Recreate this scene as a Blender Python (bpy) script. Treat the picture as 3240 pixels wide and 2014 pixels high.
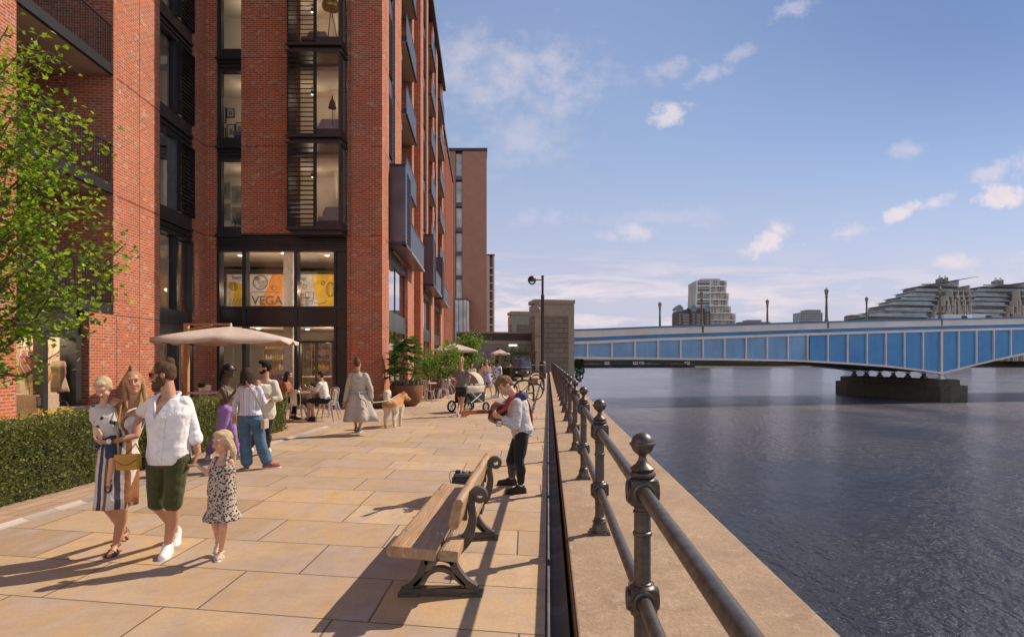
import bpy, bmesh, math, random
from mathutils import Vector, Matrix, noise
V = Vector
PI = math.pi
random.seed(7)
for _o in list(bpy.data.objects):
    bpy.data.objects.remove(_o)
SC = bpy.context.scene
COL = SC.collection
CAM_H = 1.7
FPX = 1980.0

def P(u, v, Y):
    """photo position at a known distance -> world point"""
    return V(((u - 1734) / FPX * Y, Y, CAM_H - (v - 1135) / FPX * Y))

def rng(a, b):
    return random.uniform(a, b)

# ---------------------------------------------------------------- mesh builder
class MB:
    def __init__(s):
        s.v = []; s.f = []; s.m = []; s.uv = None
    def add(s, vs, fs, mi=0):
        b = len(s.v)
        s.v.extend([tuple(p) for p in vs])
        for f in fs:
            s.f.append(tuple(i + b for i in f)); s.m.append(mi)
        return s
    def hexa(s, p, mi=0):
        return s.add(p, [(0, 3, 2, 1), (4, 5, 6, 7), (0, 1, 5, 4), (1, 2, 6, 5), (2, 3, 7, 6), (3, 0, 4, 7)], mi)
    def box(s, x0, x1, y0, y1, z0, z1, mi=0):
        return s.hexa([(x0, y0, z0), (x1, y0, z0), (x1, y1, z0), (x0, y1, z0), (x0, y0, z1), (x1, y0, z1), (x1, y1, z1), (x0, y1, z1)], mi)
    def obox(s, c, ax, ay, az, mi=0):
        c = V(c); ax = V(ax); ay = V(ay); az = V(az)
        q = []
        for k in (-1, 1):
            for i, j in ((-1, -1), (1, -1), (1, 1), (-1, 1)):
                q.append(c + ax * i + ay * j + az * k)
        return s.hexa(q, mi)
    def fbox(s, F, s0, s1, o0, o1, z0, z1, mi=0):
        """box in a wall frame: along, outward, up"""
        a = [F(s0, o0), F(s0, o1), F(s1, o1), F(s1, o0)]
        q = [(p[0], p[1], z0) for p in a] + [(p[0], p[1], z1) for p in a]
        return s.hexa(q, mi)
    def quad(s, a, b, c, d, mi=0):
        return s.add([a, b, c, d], [(0, 1, 2, 3)], mi)
    def loft(s, rings, closed=True, cap=True, mi=0):
        n = len(rings[0]); vs = []; fs = []
        for r in rings: vs.extend(r)
        for i in range(len(rings) - 1):
            for j in range(n if closed else n - 1):
                k = (j + 1) % n
                fs.append((i * n + j, i * n + k, (i + 1) * n + k, (i + 1) * n + j))
        if cap:
            fs.append(tuple(range(n - 1, -1, -1)))
            fs.append(tuple((len(rings) - 1) * n + j for j in range(n)))
        return s.add(vs, fs, mi)
    def tube(s, path, r, n=8, mi=0, cap=True):
        path = [V(p) for p in path]
        rs = r if isinstance(r, (list, tuple)) else [r] * len(path)
        rings = []; up = None
        for i, p in enumerate(path):
            t = (path[min(i + 1, len(path) - 1)] - path[max(i - 1, 0)])
            if t.length < 1e-9: t = V((0, 0, 1))
            t.normalize()
            if up is None:
                up = V((0, 0, 1)) if abs(t.z) < .9 else V((0, 1, 0))
            a = t.cross(up)
            if a.length < 1e-6: a = t.orthogonal()
            a.normalize(); b = a.cross(t).normalized(); up = b
            rings.append([p + (a * math.cos(2 * PI * k / n) + b * math.sin(2 * PI * k / n)) * rs[i] for k in range(n)])
        return s.loft(rings, mi=mi, cap=cap)
    def rcone(s, p0, r0, p1, r1, n=10, mi=0):
        """tapered limb with round ends"""
        p0 = V(p0); p1 = V(p1); t = p1 - p0
        L = t.length
        if L < 1e-6: t = V((0, 0, 1))
        t.normalize(); a = t.orthogonal().normalized(); b = t.cross(a)
        rings = []
        def ring(c, r): rings.append([c + (a * math.cos(2 * PI * k / n) + b * math.sin(2 * PI * k / n)) * r for k in range(n)])
        for q in (80, 50, 25, 0):
            ring(p0 - t * r0 * math.sin(math.radians(q)), r0 * math.cos(math.radians(q)))
        for q in (0, 25, 50, 80):
            ring(p1 + t * r1 * math.sin(math.radians(q)), r1 * math.cos(math.radians(q)))
        return s.loft(rings, mi=mi)
    def chain(s, pts, rs, n=10):
        for i in range(len(pts) - 1): s.rcone(pts[i], rs[i], pts[i + 1], rs[i + 1], n)
        return s
    def ell(s, c, ax, ay, az, n=12, m=8, mi=0):
        c = V(c); ax = V(ax); ay = V(ay); az = V(az); rings = []
        for i in range(m + 1):
            th = -PI / 2 + PI * (i + (.12 if i == 0 else -.12 if i == m else 0)) / m
            rings.append([c + az * math.sin(th) + (ax * math.cos(2 * PI * k / n) + ay * math.sin(2 * PI * k / n)) * math.cos(th) for k in range(n)])
        return s.loft(rings, mi=mi)
    def ball(s, c, r, n=14, m=9, mi=0):
        return s.ell(c, (r, 0, 0), (0, r, 0), (0, 0, r), n, m, mi)
    def lathe(s, prof, c=(0, 0, 0), n=20, mi=0, cap=True):
        c = V(c)
        return s.loft([[c + V((r * math.cos(2 * PI * k / n), r * math.sin(2 * PI * k / n), z)) for k in range(n)] for r, z in prof], mi=mi, cap=cap)
    def prism(s, poly, F, d0, d1, mi=0):
        """poly: 2d points, F(a,b,d) -> 3d; extruded from d0 to d1"""
        n = len(poly)
        vs = [F(a, b, d0) for a, b in poly] + [F(a, b, d1) for a, b in poly]
        fs = [tuple(range(n - 1, -1, -1)), tuple(range(n, 2 * n))] + [(i, (i + 1) % n, n + (i + 1) % n, n + i) for i in range(n)]
        return s.add(vs, fs, mi)
    def stroke(s, pts, ws, F, d0, d1, mi=0):
        """a bar following a 2d path with varying width, extruded between d0 and d1"""
        L = []; R = []
        for i, p in enumerate(pts):
            a = pts[max(i - 1, 0)]; b = pts[min(i + 1, len(pts) - 1)]
            tx, ty = b[0] - a[0], b[1] - a[1]; l = math.hypot(tx, ty) or 1
            w = (ws[i] if isinstance(ws, (list, tuple)) else ws) / 2
            L.append((p[0] - ty / l * w, p[1] + tx / l * w)); R.append((p[0] + ty / l * w, p[1] - tx / l * w))
        rings = [[F(L[i][0], L[i][1], d0), F(R[i][0], R[i][1], d0), F(R[i][0], R[i][1], d1), F(L[i][0], L[i][1], d1)] for i in range(len(pts))]
        return s.loft(rings, mi=mi)
    def bar(s, a, b, w, h, mi=0):
        """rectangular bar from a to b"""
        a = V(a); b = V(b); t = (b - a); L = t.length; t.normalize()
        up = V((0, 0, 1)) if abs(t.z) < .95 else V((0, 1, 0))
        x = t.cross(up).normalized(); y = x.cross(t)
        return s.obox((a + b) / 2, x * w / 2, t * L / 2, y * h / 2, mi)

def catmull(pts, k=6):
    pts = [V(p) for p in pts]; out = []
    for i in range(len(pts) - 1):
        p0 = pts[max(i - 1, 0)]; p1 = pts[i]; p2 = pts[i + 1]; p3 = pts[min(i + 2, len(pts) - 1)]
        for j in range(k):
            t = j / k
            out.append(.5 * ((2 * p1) + (p2 - p0) * t + (2 * p0 - 5 * p1 + 4 * p2 - p3) * t * t + (3 * p1 - p0 - 3 * p2 + p3) * t ** 3))
    out.append(pts[-1])
    return out

def mset(name, m):
    MATS[name] = m; return m

def root_loc(o):
    p = V((0, 0, 0))
    while o is not None:
        p = p + o.location; o = o.parent
    return p

def build(name, mb, mats, parent=None, smooth=False, bevel=0, kind=None, label=None):
    me = bpy.data.meshes.new(name)
    off = root_loc(parent)
    if off.length > 0:
        me.from_pydata([(x - off.x, y - off.y, z - off.z) for x, y, z in mb.v], [], mb.f)
    else:
        me.from_pydata(mb.v, [], mb.f)
    if not isinstance(mats, (list, tuple)): mats = [mats]
    for m in mats: me.materials.append(m)
    if len(mats) > 1: me.polygons.foreach_set('material_index', mb.m)
    me.update()
    bm = bmesh.new(); bm.from_mesh(me)
    bmesh.ops.recalc_face_normals(bm, faces=bm.faces)
    if bevel > 0:
        bmesh.ops.bevel(bm, geom=[e for e in bm.edges if len(e.link_faces) == 2 and e.calc_face_angle(0) > .5], offset=bevel, segments=2, affect='EDGES', profile=.6)
    bm.to_mesh(me); bm.free()
    if smooth:
        me.polygons.foreach_set('use_smooth', [True] * len(me.polygons))
        if smooth != 'all':
            try: me.set_sharp_from_angle(angle=math.radians(40))
            except Exception: pass
    o = bpy.data.objects.new(name, me); COL.objects.link(o)
    if parent: o.parent = parent
    if kind: o['kind'] = kind
    if label: o['label'] = label
    return o

def thing(name, label, cat, loc=(0, 0, 0), group=None, rz=0):
    o = bpy.data.objects.new(name, None); COL.objects.link(o)
    o.empty_display_size = .2
    o.location = loc; o.rotation_euler = (0, 0, rz)
    o['label'] = label; o['category'] = cat
    if group: o['group'] = group
    return o

def tag(o, label, cat, group=None):
    o['label'] = label; o['category'] = cat
    if group: o['group'] = group
    return o

def struct(name, mb, m, **k):
    o = build(name, mb, m, **k); o['kind'] = 'structure'; return o

def dup(root, loc, rz=0, label=None, group=None, scale=None):
    def cp(o, par):
        c = o.copy(); COL.objects.link(c); c.parent = par
        for ch in list(o.children): cp(ch, c)
        return c
    r = cp(root, None); r.location = loc; r.rotation_euler = (0, 0, rz)
    if scale: r.scale = (scale,) * 3
    if label: r['label'] = label
    if group: r['group'] = group
    return r

def fuse(name, mb, m, parent=None, voxel=.01, it=3, wob=0, wobs=8, floor=None, smooth=True, label=None, cut=None):
    """melt overlapping solids into one continuous skin"""
    off = root_loc(parent)
    me = bpy.data.meshes.new('tmp'); me.from_pydata(mb.v, [], mb.f); me.update()
    bm = bmesh.new(); bm.from_mesh(me); bmesh.ops.recalc_face_normals(bm, faces=bm.faces); bm.to_mesh(me); bm.free()
    o = bpy.data.objects.new('tmp', me); COL.objects.link(o)
    md = o.modifiers.new('r', 'REMESH'); md.mode = 'VOXEL'; md.voxel_size = voxel
    if it:
        ms = o.modifiers.new('s', 'SMOOTH'); ms.iterations = it; ms.factor = .5
    dg = bpy.context.evaluated_depsgraph_get()
    ev = o.evaluated_get(dg)
    m2 = bpy.data.meshes.new_from_object(ev)
    bpy.data.objects.remove(o); bpy.data.meshes.remove(me)
    nrms = [vv.normal.copy() for vv in m2.vertices] if wob else None
    for vi, vv in enumerate(m2.vertices):
        c = vv.co.copy()
        if wob:
            c += nrms[vi] * (noise.noise(c * wobs) * wob + noise.noise(c * wobs * 2.3) * wob * .5)
        if floor is not None and c.z < floor: c.z = floor
        vv.co = c - off
    if cut:
        bm = bmesh.new(); bm.from_mesh(m2)
        bmesh.ops.delete(bm, geom=[v_ for v_ in bm.verts if cut(v_.co + off)], context='VERTS')
        bm.to_mesh(m2); bm.free()
    m2.materials.clear(); m2.materials.append(m)
    m2.polygons.foreach_set('use_smooth', [smooth] * len(m2.polygons))
    m2.name = name
    r = bpy.data.objects.new(name, m2); COL.objects.link(r)
    if parent: r.parent = parent
    if label: r['label'] = label
    return r

# ---------------------------------------------------------------- materials
class NT:
    """small node-tree writer"""
    def __init__(s, tree): s.t = tree; s.n = tree.nodes; s.l = tree.links
    def new(s, typ, **k):
        n = s.n.new(typ)
        for a, b in k.items(): setattr(n, a, b)
        return n
    def put(s, sock, val):
        if isinstance(val, bpy.types.NodeSocket): s.l.new(val, sock)
        elif val is not None:
            try: sock.default_value = val
            except Exception: sock.default_value = tuple(val) + (1,) if len(val) == 3 else val
    def math(s, op, a, b=None, c=None, clamp=False):
        n = s.new('ShaderNodeMath', operation=op, use_clamp=clamp)
        s.put(n.inputs[0], a)
        if b is not None: s.put(n.inputs[1], b)
        if c is not None: s.put(n.inputs[2], c)
        return n.outputs[0]
    def mix(s, f, a, b, blend='MIX'):
        n = s.new('ShaderNodeMix', data_type='RGBA', blend_type=blend)
        s.put(n.inputs[0], f); s.put(n.inputs[6], a); s.put(n.inputs[7], b)
        return n.outputs[2]
    def noise(s, vec, scale, detail=3, rough=.55, dist=0):
        n = s.new('ShaderNodeTexNoise')
        if vec is not None: s.l.new(vec, n.inputs['Vector'])
        n.inputs['Scale'].default_value = scale; n.inputs['Detail'].default_value = detail
        n.inputs['Roughness'].default_value = rough; n.inputs['Distortion'].default_value = dist
        return n.outputs['Fac']
    def maprange(s, x, a, b, c=0, d=1, smooth=False):
        n = s.new('ShaderNodeMapRange', interpolation_type='SMOOTHSTEP' if smooth else 'LINEAR')
        s.put(n.inputs[0], x)
        for i, q in enumerate((a, b, c, d)): s.put(n.inputs[i + 1], q)
        return n.outputs[0]
    def mapping(s, vec, scale=(1, 1, 1), rot=(0, 0, 0), loc=(0, 0, 0)):
        n = s.new('ShaderNodeMapping'); s.l.new(vec, n.inputs[0])
        n.inputs['Scale'].default_value = scale; n.inputs['Rotation'].default_value = rot; n.inputs['Location'].default_value = loc
        return n.outputs[0]
    def sep(s, vec):
        n = s.new('ShaderNodeSeparateXYZ'); s.l.new(vec, n.inputs[0]); return n.outputs
    def comb(s, x, y, z=0):
        n = s.new('ShaderNodeCombineXYZ'); s.put(n.inputs[0], x); s.put(n.inputs[1], y); s.put(n.inputs[2], z); return n.outputs[0]
    def bump(s, h, strength=.3, dist=.02, normal=None):
        n = s.new('ShaderNodeBump'); s.l.new(h, n.inputs['Height'])
        n.inputs['Strength'].default_value = strength; n.inputs['Distance'].default_value = dist
        if normal is not None: s.l.new(normal, n.inputs['Normal'])
        return n.outputs[0]
    def ramp(s, f, stops):
        n = s.new('ShaderNodeValToRGB'); s.l.new(f, n.inputs[0]); e = n.color_ramp.elements
        while len(e) < len(stops): e.new(.5)
        for i, (p, c) in enumerate(stops): e[i].position = p; e[i].color = tuple(c) + (1,)
        return n.outputs[0]

MATS = {}
def base_mat(name):
    m = bpy.data.materials.new(name); m.use_nodes = True
    w = NT(m.node_tree); b = m.node_tree.nodes['Principled BSDF']
    MATS[name] = m
    return m, w, b

def mat(name, col, rough=.6, metal=0, var=.15, vs=6, bump=0, bs=60, spec=.5, sheen=0, stretch=None, col2=None, space='Object', sss=0, coat=0):
    if name in MATS: return MATS[name]
    m, w, b = base_mat(name)
    tc = w.new('ShaderNodeTexCoord').outputs[space] if space != 'World' else w.new('ShaderNodeNewGeometry').outputs['Position']
    vec = w.mapping(tc, scale=stretch) if stretch else tc
    n = w.noise(vec, vs, 4, .6)
    c2 = col2 or tuple(max(0, x * (1 - var)) for x in col)
    c1 = col if col2 else tuple(min(1, x * (1 + var * .6)) for x in col)
    f = w.maprange(n, .35, .65)
    w.put(b.inputs['Base Color'], w.mix(f, c1 + (1,), c2 + (1,)))
    w.put(b.inputs['Roughness'], w.maprange(n, .3, .7, max(.02, rough - .07), min(1, rough + .07)))
    b.inputs['Metallic'].default_value = metal
    b.inputs['Specular IOR Level'].default_value = spec
    if bump:
        w.put(b.inputs['Normal'], w.bump(w.noise(vec, bs, 4, .6), bump, .01))
    if sheen:
        b.inputs['Sheen Weight'].default_value = sheen
    if sss:
        b.inputs['Subsurface Weight'].default_value = sss; b.inputs['Subsurface Radius'].default_value = (.02, .008, .004)
    if coat: b.inputs['Coat Weight'].default_value = coat
    return m

def cloth(name, col, bump=.35, bs=14, rough=.85, var=.12):
    """woven cloth with soft creases"""
    if name in MATS: return MATS[name]
    m, w, b = base_mat(name)
    tc = w.new('ShaderNodeTexCoord').outputs['Object']
    n = w.noise(tc, bs, 3, .5, .6); f = w.noise(tc, 220, 2)
    w.put(b.inputs['Base Color'], w.mix(w.maprange(n, .3, .7), tuple(min(1, x * (1 + var * .4)) for x in col) + (1,), tuple(x * (1 - var) for x in col) + (1,)))
    b.inputs['Roughness'].default_value = rough; b.inputs['Sheen Weight'].default_value = .15; b.inputs['Specular IOR Level'].default_value = .25
    w.put(b.inputs['Normal'], w.bump(f, .12, .003, w.bump(n, bump, .04)))
    return m

def emit(name, col, s):
    if name in MATS: return MATS[name]
    m = bpy.data.materials.new(name); m.use_nodes = True; MATS[name] = m
    w = NT(m.node_tree); m.node_tree.nodes.clear()
    e = w.new('ShaderNodeEmission'); e.inputs[0].default_value = col + (1,); e.inputs[1].default_value = s
    w.l.new(e.outputs[0], w.new('ShaderNodeOutputMaterial').inputs[0])
    return m

def glass(name, tint=(.85, .9, .88), ior=1.5, boost=1.0, rough=0.0):
    """thin pane: looks through, mirrors at a grazing view"""
    if name in MATS: return MATS[name]
    m = bpy.data.materials.new(name); m.use_nodes = True; MATS[name] = m
    w = NT(m.node_tree); m.node_tree.nodes.clear()
    fr = w.new('ShaderNodeFresnel'); fr.inputs[0].default_value = ior
    t = w.new('ShaderNodeBsdfTransparent'); t.inputs[0].default_value = tint + (1,)
    g = w.new('ShaderNodeBsdfGlossy'); g.inputs['Roughness'].default_value = rough
    mx = w.new('ShaderNodeMixShader'); w.l.new(w.math('MULTIPLY', fr.outputs[0], boost, clamp=True), mx.inputs[0])
    w.l.new(t.outputs[0], mx.inputs[1]); w.l.new(g.outputs[0], mx.inputs[2])
    w.l.new(mx.outputs[0], w.new('ShaderNodeOutputMaterial').inputs[0])
    return m

def wallcoord(w):
    """running length and height on any upright wall, in metres"""
    g = w.new('ShaderNodeNewGeometry'); p = w.sep(g.outputs['Position']); n = w.sep(g.outputs['True Normal'])
    k = w.math('GREATER_THAN', w.math('ABSOLUTE', n[0]), w.math('ABSOLUTE', n[1]))
    u = w.math('ADD', w.math('MULTIPLY', p[1], k), w.math('MULTIPLY', p[0], w.math('SUBTRACT', 1, k)))
    return w.comb(u, p[2], 0), g.outputs['Position']

def brick(name, c1, c2, mortar, bw=.225, bh=.075, ms=.011, pale=None, bumpk=.6, offset=.5, joint_rough=.9, rock=0):
    if name in MATS: return MATS[name]
    m, w, b = base_mat(name)
    uv, pos = wallcoord(w)
    def bt(a, c, mo):
        n = w.new('ShaderNodeTexBrick'); w.l.new(uv, n.inputs['Vector'])
        n.offset = offset; n.inputs['Scale'].default_value = 1
        n.inputs['Color1'].default_value = a + (1,); n.inputs['Color2'].default_value = c + (1,); n.inputs['Mortar'].default_value = mo + (1,)
        n.inputs['Mortar Size'].default_value = ms; n.inputs['Brick Width'].default_value = bw; n.inputs['Row Height'].default_value = bh
        n.inputs['Mortar Smooth'].default_value = .2
        return n
    t = bt(c1, c2, mortar)
    col = t.outputs['Color']
    big = w.noise(pos, .8, 4); fine = w.noise(pos, 30, 3)
    col = w.mix(w.maprange(big, .35, .7, 0, .35), col, tuple(x * .62 for x in c1) + (1,))
    if pale:
        q = bt((0, 0, 0), (1, 1, 1), (0, 0, 0))
        k = w.maprange(w.math('MULTIPLY', q.outputs['Color'], 1), .80, .9)
        smear = w.maprange(w.noise(pos, 9, 4), .42, .62)
        col = w.mix(w.math('MULTIPLY', w.math('MULTIPLY', k, smear), .8), col, pale + (1,))
    col = w.mix(w.maprange(fine, .3, .75, 0, .3), col, tuple(x * .7 for x in c2) + (1,))
    w.put(b.inputs['Base Color'], col)
    b.inputs['Roughness'].default_value = .85; b.inputs['Specular IOR Level'].default_value = .25
    h = w.math('SUBTRACT', w.math('MULTIPLY', fine, .35 + rock), t.outputs['Fac'])
    if rock: h = w.math('ADD', h, w.math('MULTIPLY', w.noise(pos, 9, 5, .7), rock * 3))
    w.put(b.inputs['Normal'], w.bump(h, bumpk, .008 + rock * .05))
    return m

M_METAL = mat('dark_grey_metal', (.055, .055, .058), .38, .6, .2, 3)
M_FRAME = mat('window_frame_metal', (.045, .043, .048), .35, .4, .15, 4)
M_BRONZE = mat('cast_iron_bronze', (.115, .10, .09), .42, .65, .3, 18, .12, 50)
M_BRICK = brick('red_brick', (.57, .130, .050), (.24, .082, .055), (.54, .37, .26), pale=(.58, .39, .29))
M_BRICK2 = brick('brown_brick', (.56, .255, .165), (.47, .205, .135), (.52, .34, .25))
M_SKIN = mat('skin_fair', (.62, .36, .25), .5, 0, .07, 20, .05, 90, .35, sss=.08)
M_SKIN_TAN = mat('skin_tan', (.50, .26, .165), .5, 0, .07, 20, .05, 90, .35, sss=.08)
M_SKIN_DARK = mat('skin_dark', (.10, .045, .028), .42, 0, .12, 20, .05, 90, .45)
M_WHITE = cloth('white_linen', (.80, .79, .80), .45, 12)
M_BLACK = cloth('black_cloth', (.018, .018, .02), .3, 14)
M_SHOEW = mat('white_leather', (.75, .74, .72), .5, 0, .08, 10)
M_SHOEB = mat('black_canvas', (.018, .018, .019), .7, 0, .2, 20)
M_GLASS = glass('window_glass', (.92, .94, .93), 1.5, 1.7)
M_GLASSR = glass('river_side_glass', (.20, .22, .23), 1.9, 3.0)
M_CREAM = mat('cream_plaster', (.62, .53, .43), .8, 0, .05, 2)
M_CANVAS = cloth('taupe_canvas', (.56, .46, .39), .12, 5)
M_WOODT = mat('oak_timber', (.46, .26, .13), .6, 0, .3, 3, .2, 30, stretch=(12, 12, 1))
M_GALV = mat('galvanised_steel', (.62, .60, .57), .3, .85, .15, 12)
# ---------------------------------------------------------------- camera, sun, sky
cam = bpy.data.cameras.new('camera'); camo = bpy.data.objects.new('camera', cam); COL.objects.link(camo)
camo.location = (0, 0, CAM_H); camo.rotation_euler = (PI / 2, 0, 0)
cam.sensor_width = 36; cam.lens = 36 * FPX / 3240
cam.shift_x = (1620 - 1734) / 3240; cam.shift_y = (1135 - 1007) / 3240
cam.clip_start = .05; cam.clip_end = 6000
SC.camera = camo
SC.view_settings.view_transform = 'Standard'; SC.view_settings.look = 'None'
SC.view_settings.exposure = EXPOSURE = 0.15; SC.view_settings.gamma = 1
SC.cycles.max_bounces = 8; SC.cycles.diffuse_bounces = 3; SC.cycles.glossy_bounces = 3; SC.cycles.transparent_max_bounces = 24
SC.cycles.transmission_bounces = 4
SC.cycles.use_denoising = True
SC.cycles.sample_clamp_indirect = 4; SC.cycles.sample_clamp_direct = 5
SUN_AZ = math.radians(59.7); SUN_EL = math.radians(43)
sun = bpy.data.lights.new('sun', 'SUN'); suno = bpy.data.objects.new('sun', sun); COL.objects.link(suno)
sun.energy = 4.9; sun.angle = math.radians(.55); sun.color = (1, .83, .65)
sd = V((math.sin(SUN_AZ) * math.cos(SUN_EL), math.cos(SUN_AZ) * math.cos(SUN_EL), math.sin(SUN_EL)))
suno.rotation_euler = sd.to_track_quat('Z', 'Y').to_euler(); suno.location = sd * 60

wd = bpy.data.worlds.new('World'); SC.world = wd; wd.use_nodes = True
w = NT(wd.node_tree); wd.node_tree.nodes.clear()
sky = w.new('ShaderNodeTexSky', sky_type='NISHITA'); sky.sun_disc = False
sky.sun_elevation = SUN_EL; sky.sun_rotation = SUN_AZ
sky.altitude = 0; sky.air_density = 1.0; sky.dust_density = 1.2; sky.ozone_density = 2.2
dirv = w.new('ShaderNodeTexCoord').outputs['Generated']
d = w.sep(dirv)
yy = w.math('MAXIMUM', d[1], .02)
ta = w.math('DIVIDE', d[0], yy); te = w.math('DIVIDE', d[2], yy)
fw = w.math('GREATER_THAN', d[1], .05)
pl = w.comb(ta, te, 0)
n1 = w.noise(w.mapping(pl, scale=(1, 1.5, 1)), 13, 7, .62)
n2 = w.noise(pl, 36, 5, .6)
nn = w.math('ADD', w.math('MULTIPLY', w.math('SUBTRACT', n1, .5), 3.4), w.math('MULTIPLY', w.math('SUBTRACT', n2, .5), 1.8))
def puff(u, v, hw, hh, dens, soft=1.5, tilt=0.0, nz=1.0):
    cx = (u - 1734) / FPX; cz = (1135 - v) / FPX
    dx = w.math('DIVIDE', w.math('SUBTRACT', ta, cx), hw * 1.35 / FPX)
    dz = w.math('DIVIDE', w.math('SUBTRACT', w.math('SUBTRACT', te, cz), w.math('MULTIPLY', w.math('SUBTRACT', ta, cx), tilt)), hh * 1.35 / FPX)
    r = w.math('SQRT', w.math('ADD', w.math('MULTIPLY', dx, dx), w.math('MULTIPLY', dz, dz)))
    k = w.math('ADD', w.math('SUBTRACT', 1, r), w.math('MULTIPLY', nn, nz))
    return w.math('MULTIPLY', w.maprange(k, .0, soft, 0, 1, True), dens)
cl = None
for a in ((2020, 735, 75, 30, .75), (1925, 748, 60, 14, .5), (2420, 772, 62, 42, .9, .8, .5), (2465, 735, 45, 40, .7), (2540, 775, 60, 20, .45), (2690, 735, 75, 26, .6, 1, .25),
          (2870, 665, 70, 30, .85, .8, .2), (2960, 640, 60, 20, .7, 1, .3), (3170, 628, 95, 32, .9, .8), (3030, 838, 120, 24, .85), (2930, 850, 50, 14, .5), (2880, 478, 55, 24, .45), (3150, 540, 70, 30, .5, 1, .3),
          (3225, 520, 35, 45, .7), (2120, 355, 62, 34, .75, .9, .35), (2235, 245, 70, 30, .42, 1, .3), (2110, 225, 90, 40, .4), (2330, 170, 60, 24, .3, 1, .4), (2520, 875, 60, 12, .5), (3200, 820, 60, 26, .5), (2510, 18, 60, 30, .4, 1, .3)):
    p = puff(*a)
    cl = p if cl is None else w.math('MAXIMUM', cl, p)
for a in ((1650, 250, 280, 140, .55, 1.5, 0, .7), (1440, 210, 190, 130, .5, 1.5, 0, .7), (1640, 430, 190, 130, .36, 1.5, 0, .7), (1700, 690, 150, 26, .3, 1.3), (2080, 690, 190, 30, .22, 1.3)):
    cl = w.math('MAXIMUM', cl, puff(*a))
# long thin streaks low over the river
st = w.noise(w.mapping(pl, scale=(1, 7, 1), loc=(.3, .1, 0)), 5.5, 6, .6, .5)
band = w.math('MULTIPLY', w.maprange(te, .015, .06, 0, 1, True), w.maprange(te, .10, .19, 1, 0, True))
left = w.maprange(ta, -.1, .75, 1, .35)
streak = w.math('MULTIPLY', w.math('MULTIPLY', w.maprange(st, .42, .62, 0, 1.0, True), band), left)
cl = w.math('MAXIMUM', cl, streak)
cl = w.math('MULTIPLY', cl, fw)
# bright low cloud added behind the view, as fill for shaded fronts
zz = w.math('MAXIMUM', d[2], .05)
ov = w.noise(w.comb(w.math('DIVIDE', d[0], zz), w.math('DIVIDE', d[1], zz), 0), 1.3, 6, .55)
oc = w.math('MULTIPLY', w.maprange(ov, .38, .62, .55, 1.0, True), w.math('MULTIPLY', w.maprange(d[1], .10, -.12, 0, 1, True), w.maprange(d[2], .22, .62, 1, .0, True)))
cl = w.math('MAXIMUM', cl, w.math('MULTIPLY', oc, w.math('GREATER_THAN', d[2], .02)))
# thin high veil that thickens and warms toward the skyline
veil = w.maprange(te, -.02, .36, .74, .0, True)
veil2 = w.maprange(te, .0, .75, .66, .28, True)
skyc = w.mix(w.math('MULTIPLY', w.math('MAXIMUM', veil2, 0), 1), w.mix(1, sky.outputs[0], (.80, .93, 1.22, 1), 'MULTIPLY'), (5.4, 6.5, 8.2, 1))
skyc = w.mix(veil, skyc, (6.9, 6.2, 7.5, 1))
cloudc = w.mix(n2, (10.2, 9.0, 9.0, 1), (8.0, 7.1, 7.9, 1))
# the sky deepens toward the upper right of the view
deep = w.math('MULTIPLY', w.maprange(ta, -.1, .75, 0, 1, True), w.maprange(te, .12, .6, 0, 1, True))
skyc = w.mix(w.math('MULTIPLY', deep, fw), skyc, w.mix(1, skyc, (.44, .54, .66, 1), 'MULTIPLY'))
zen = w.maprange(d[2], .50, .80, 0, .62, True)
skyc = w.mix(zen, skyc, w.mix(1, skyc, (.22, .25, .32, 1), 'MULTIPLY'))
bright = w.mix(ov, (12.6, 12.0, 11.8, 1), (10.4, 10.0, 9.9, 1))
cloudc = w.mix(fw, bright, cloudc)
skyc = w.mix(cl, skyc, cloudc)
bg = w.new('ShaderNodeBackground'); w.l.new(skyc, bg.inputs[0]); bg.inputs[1].default_value = .085
w.l.new(bg.outputs[0], w.new('ShaderNodeOutputWorld').inputs[0])
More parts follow.
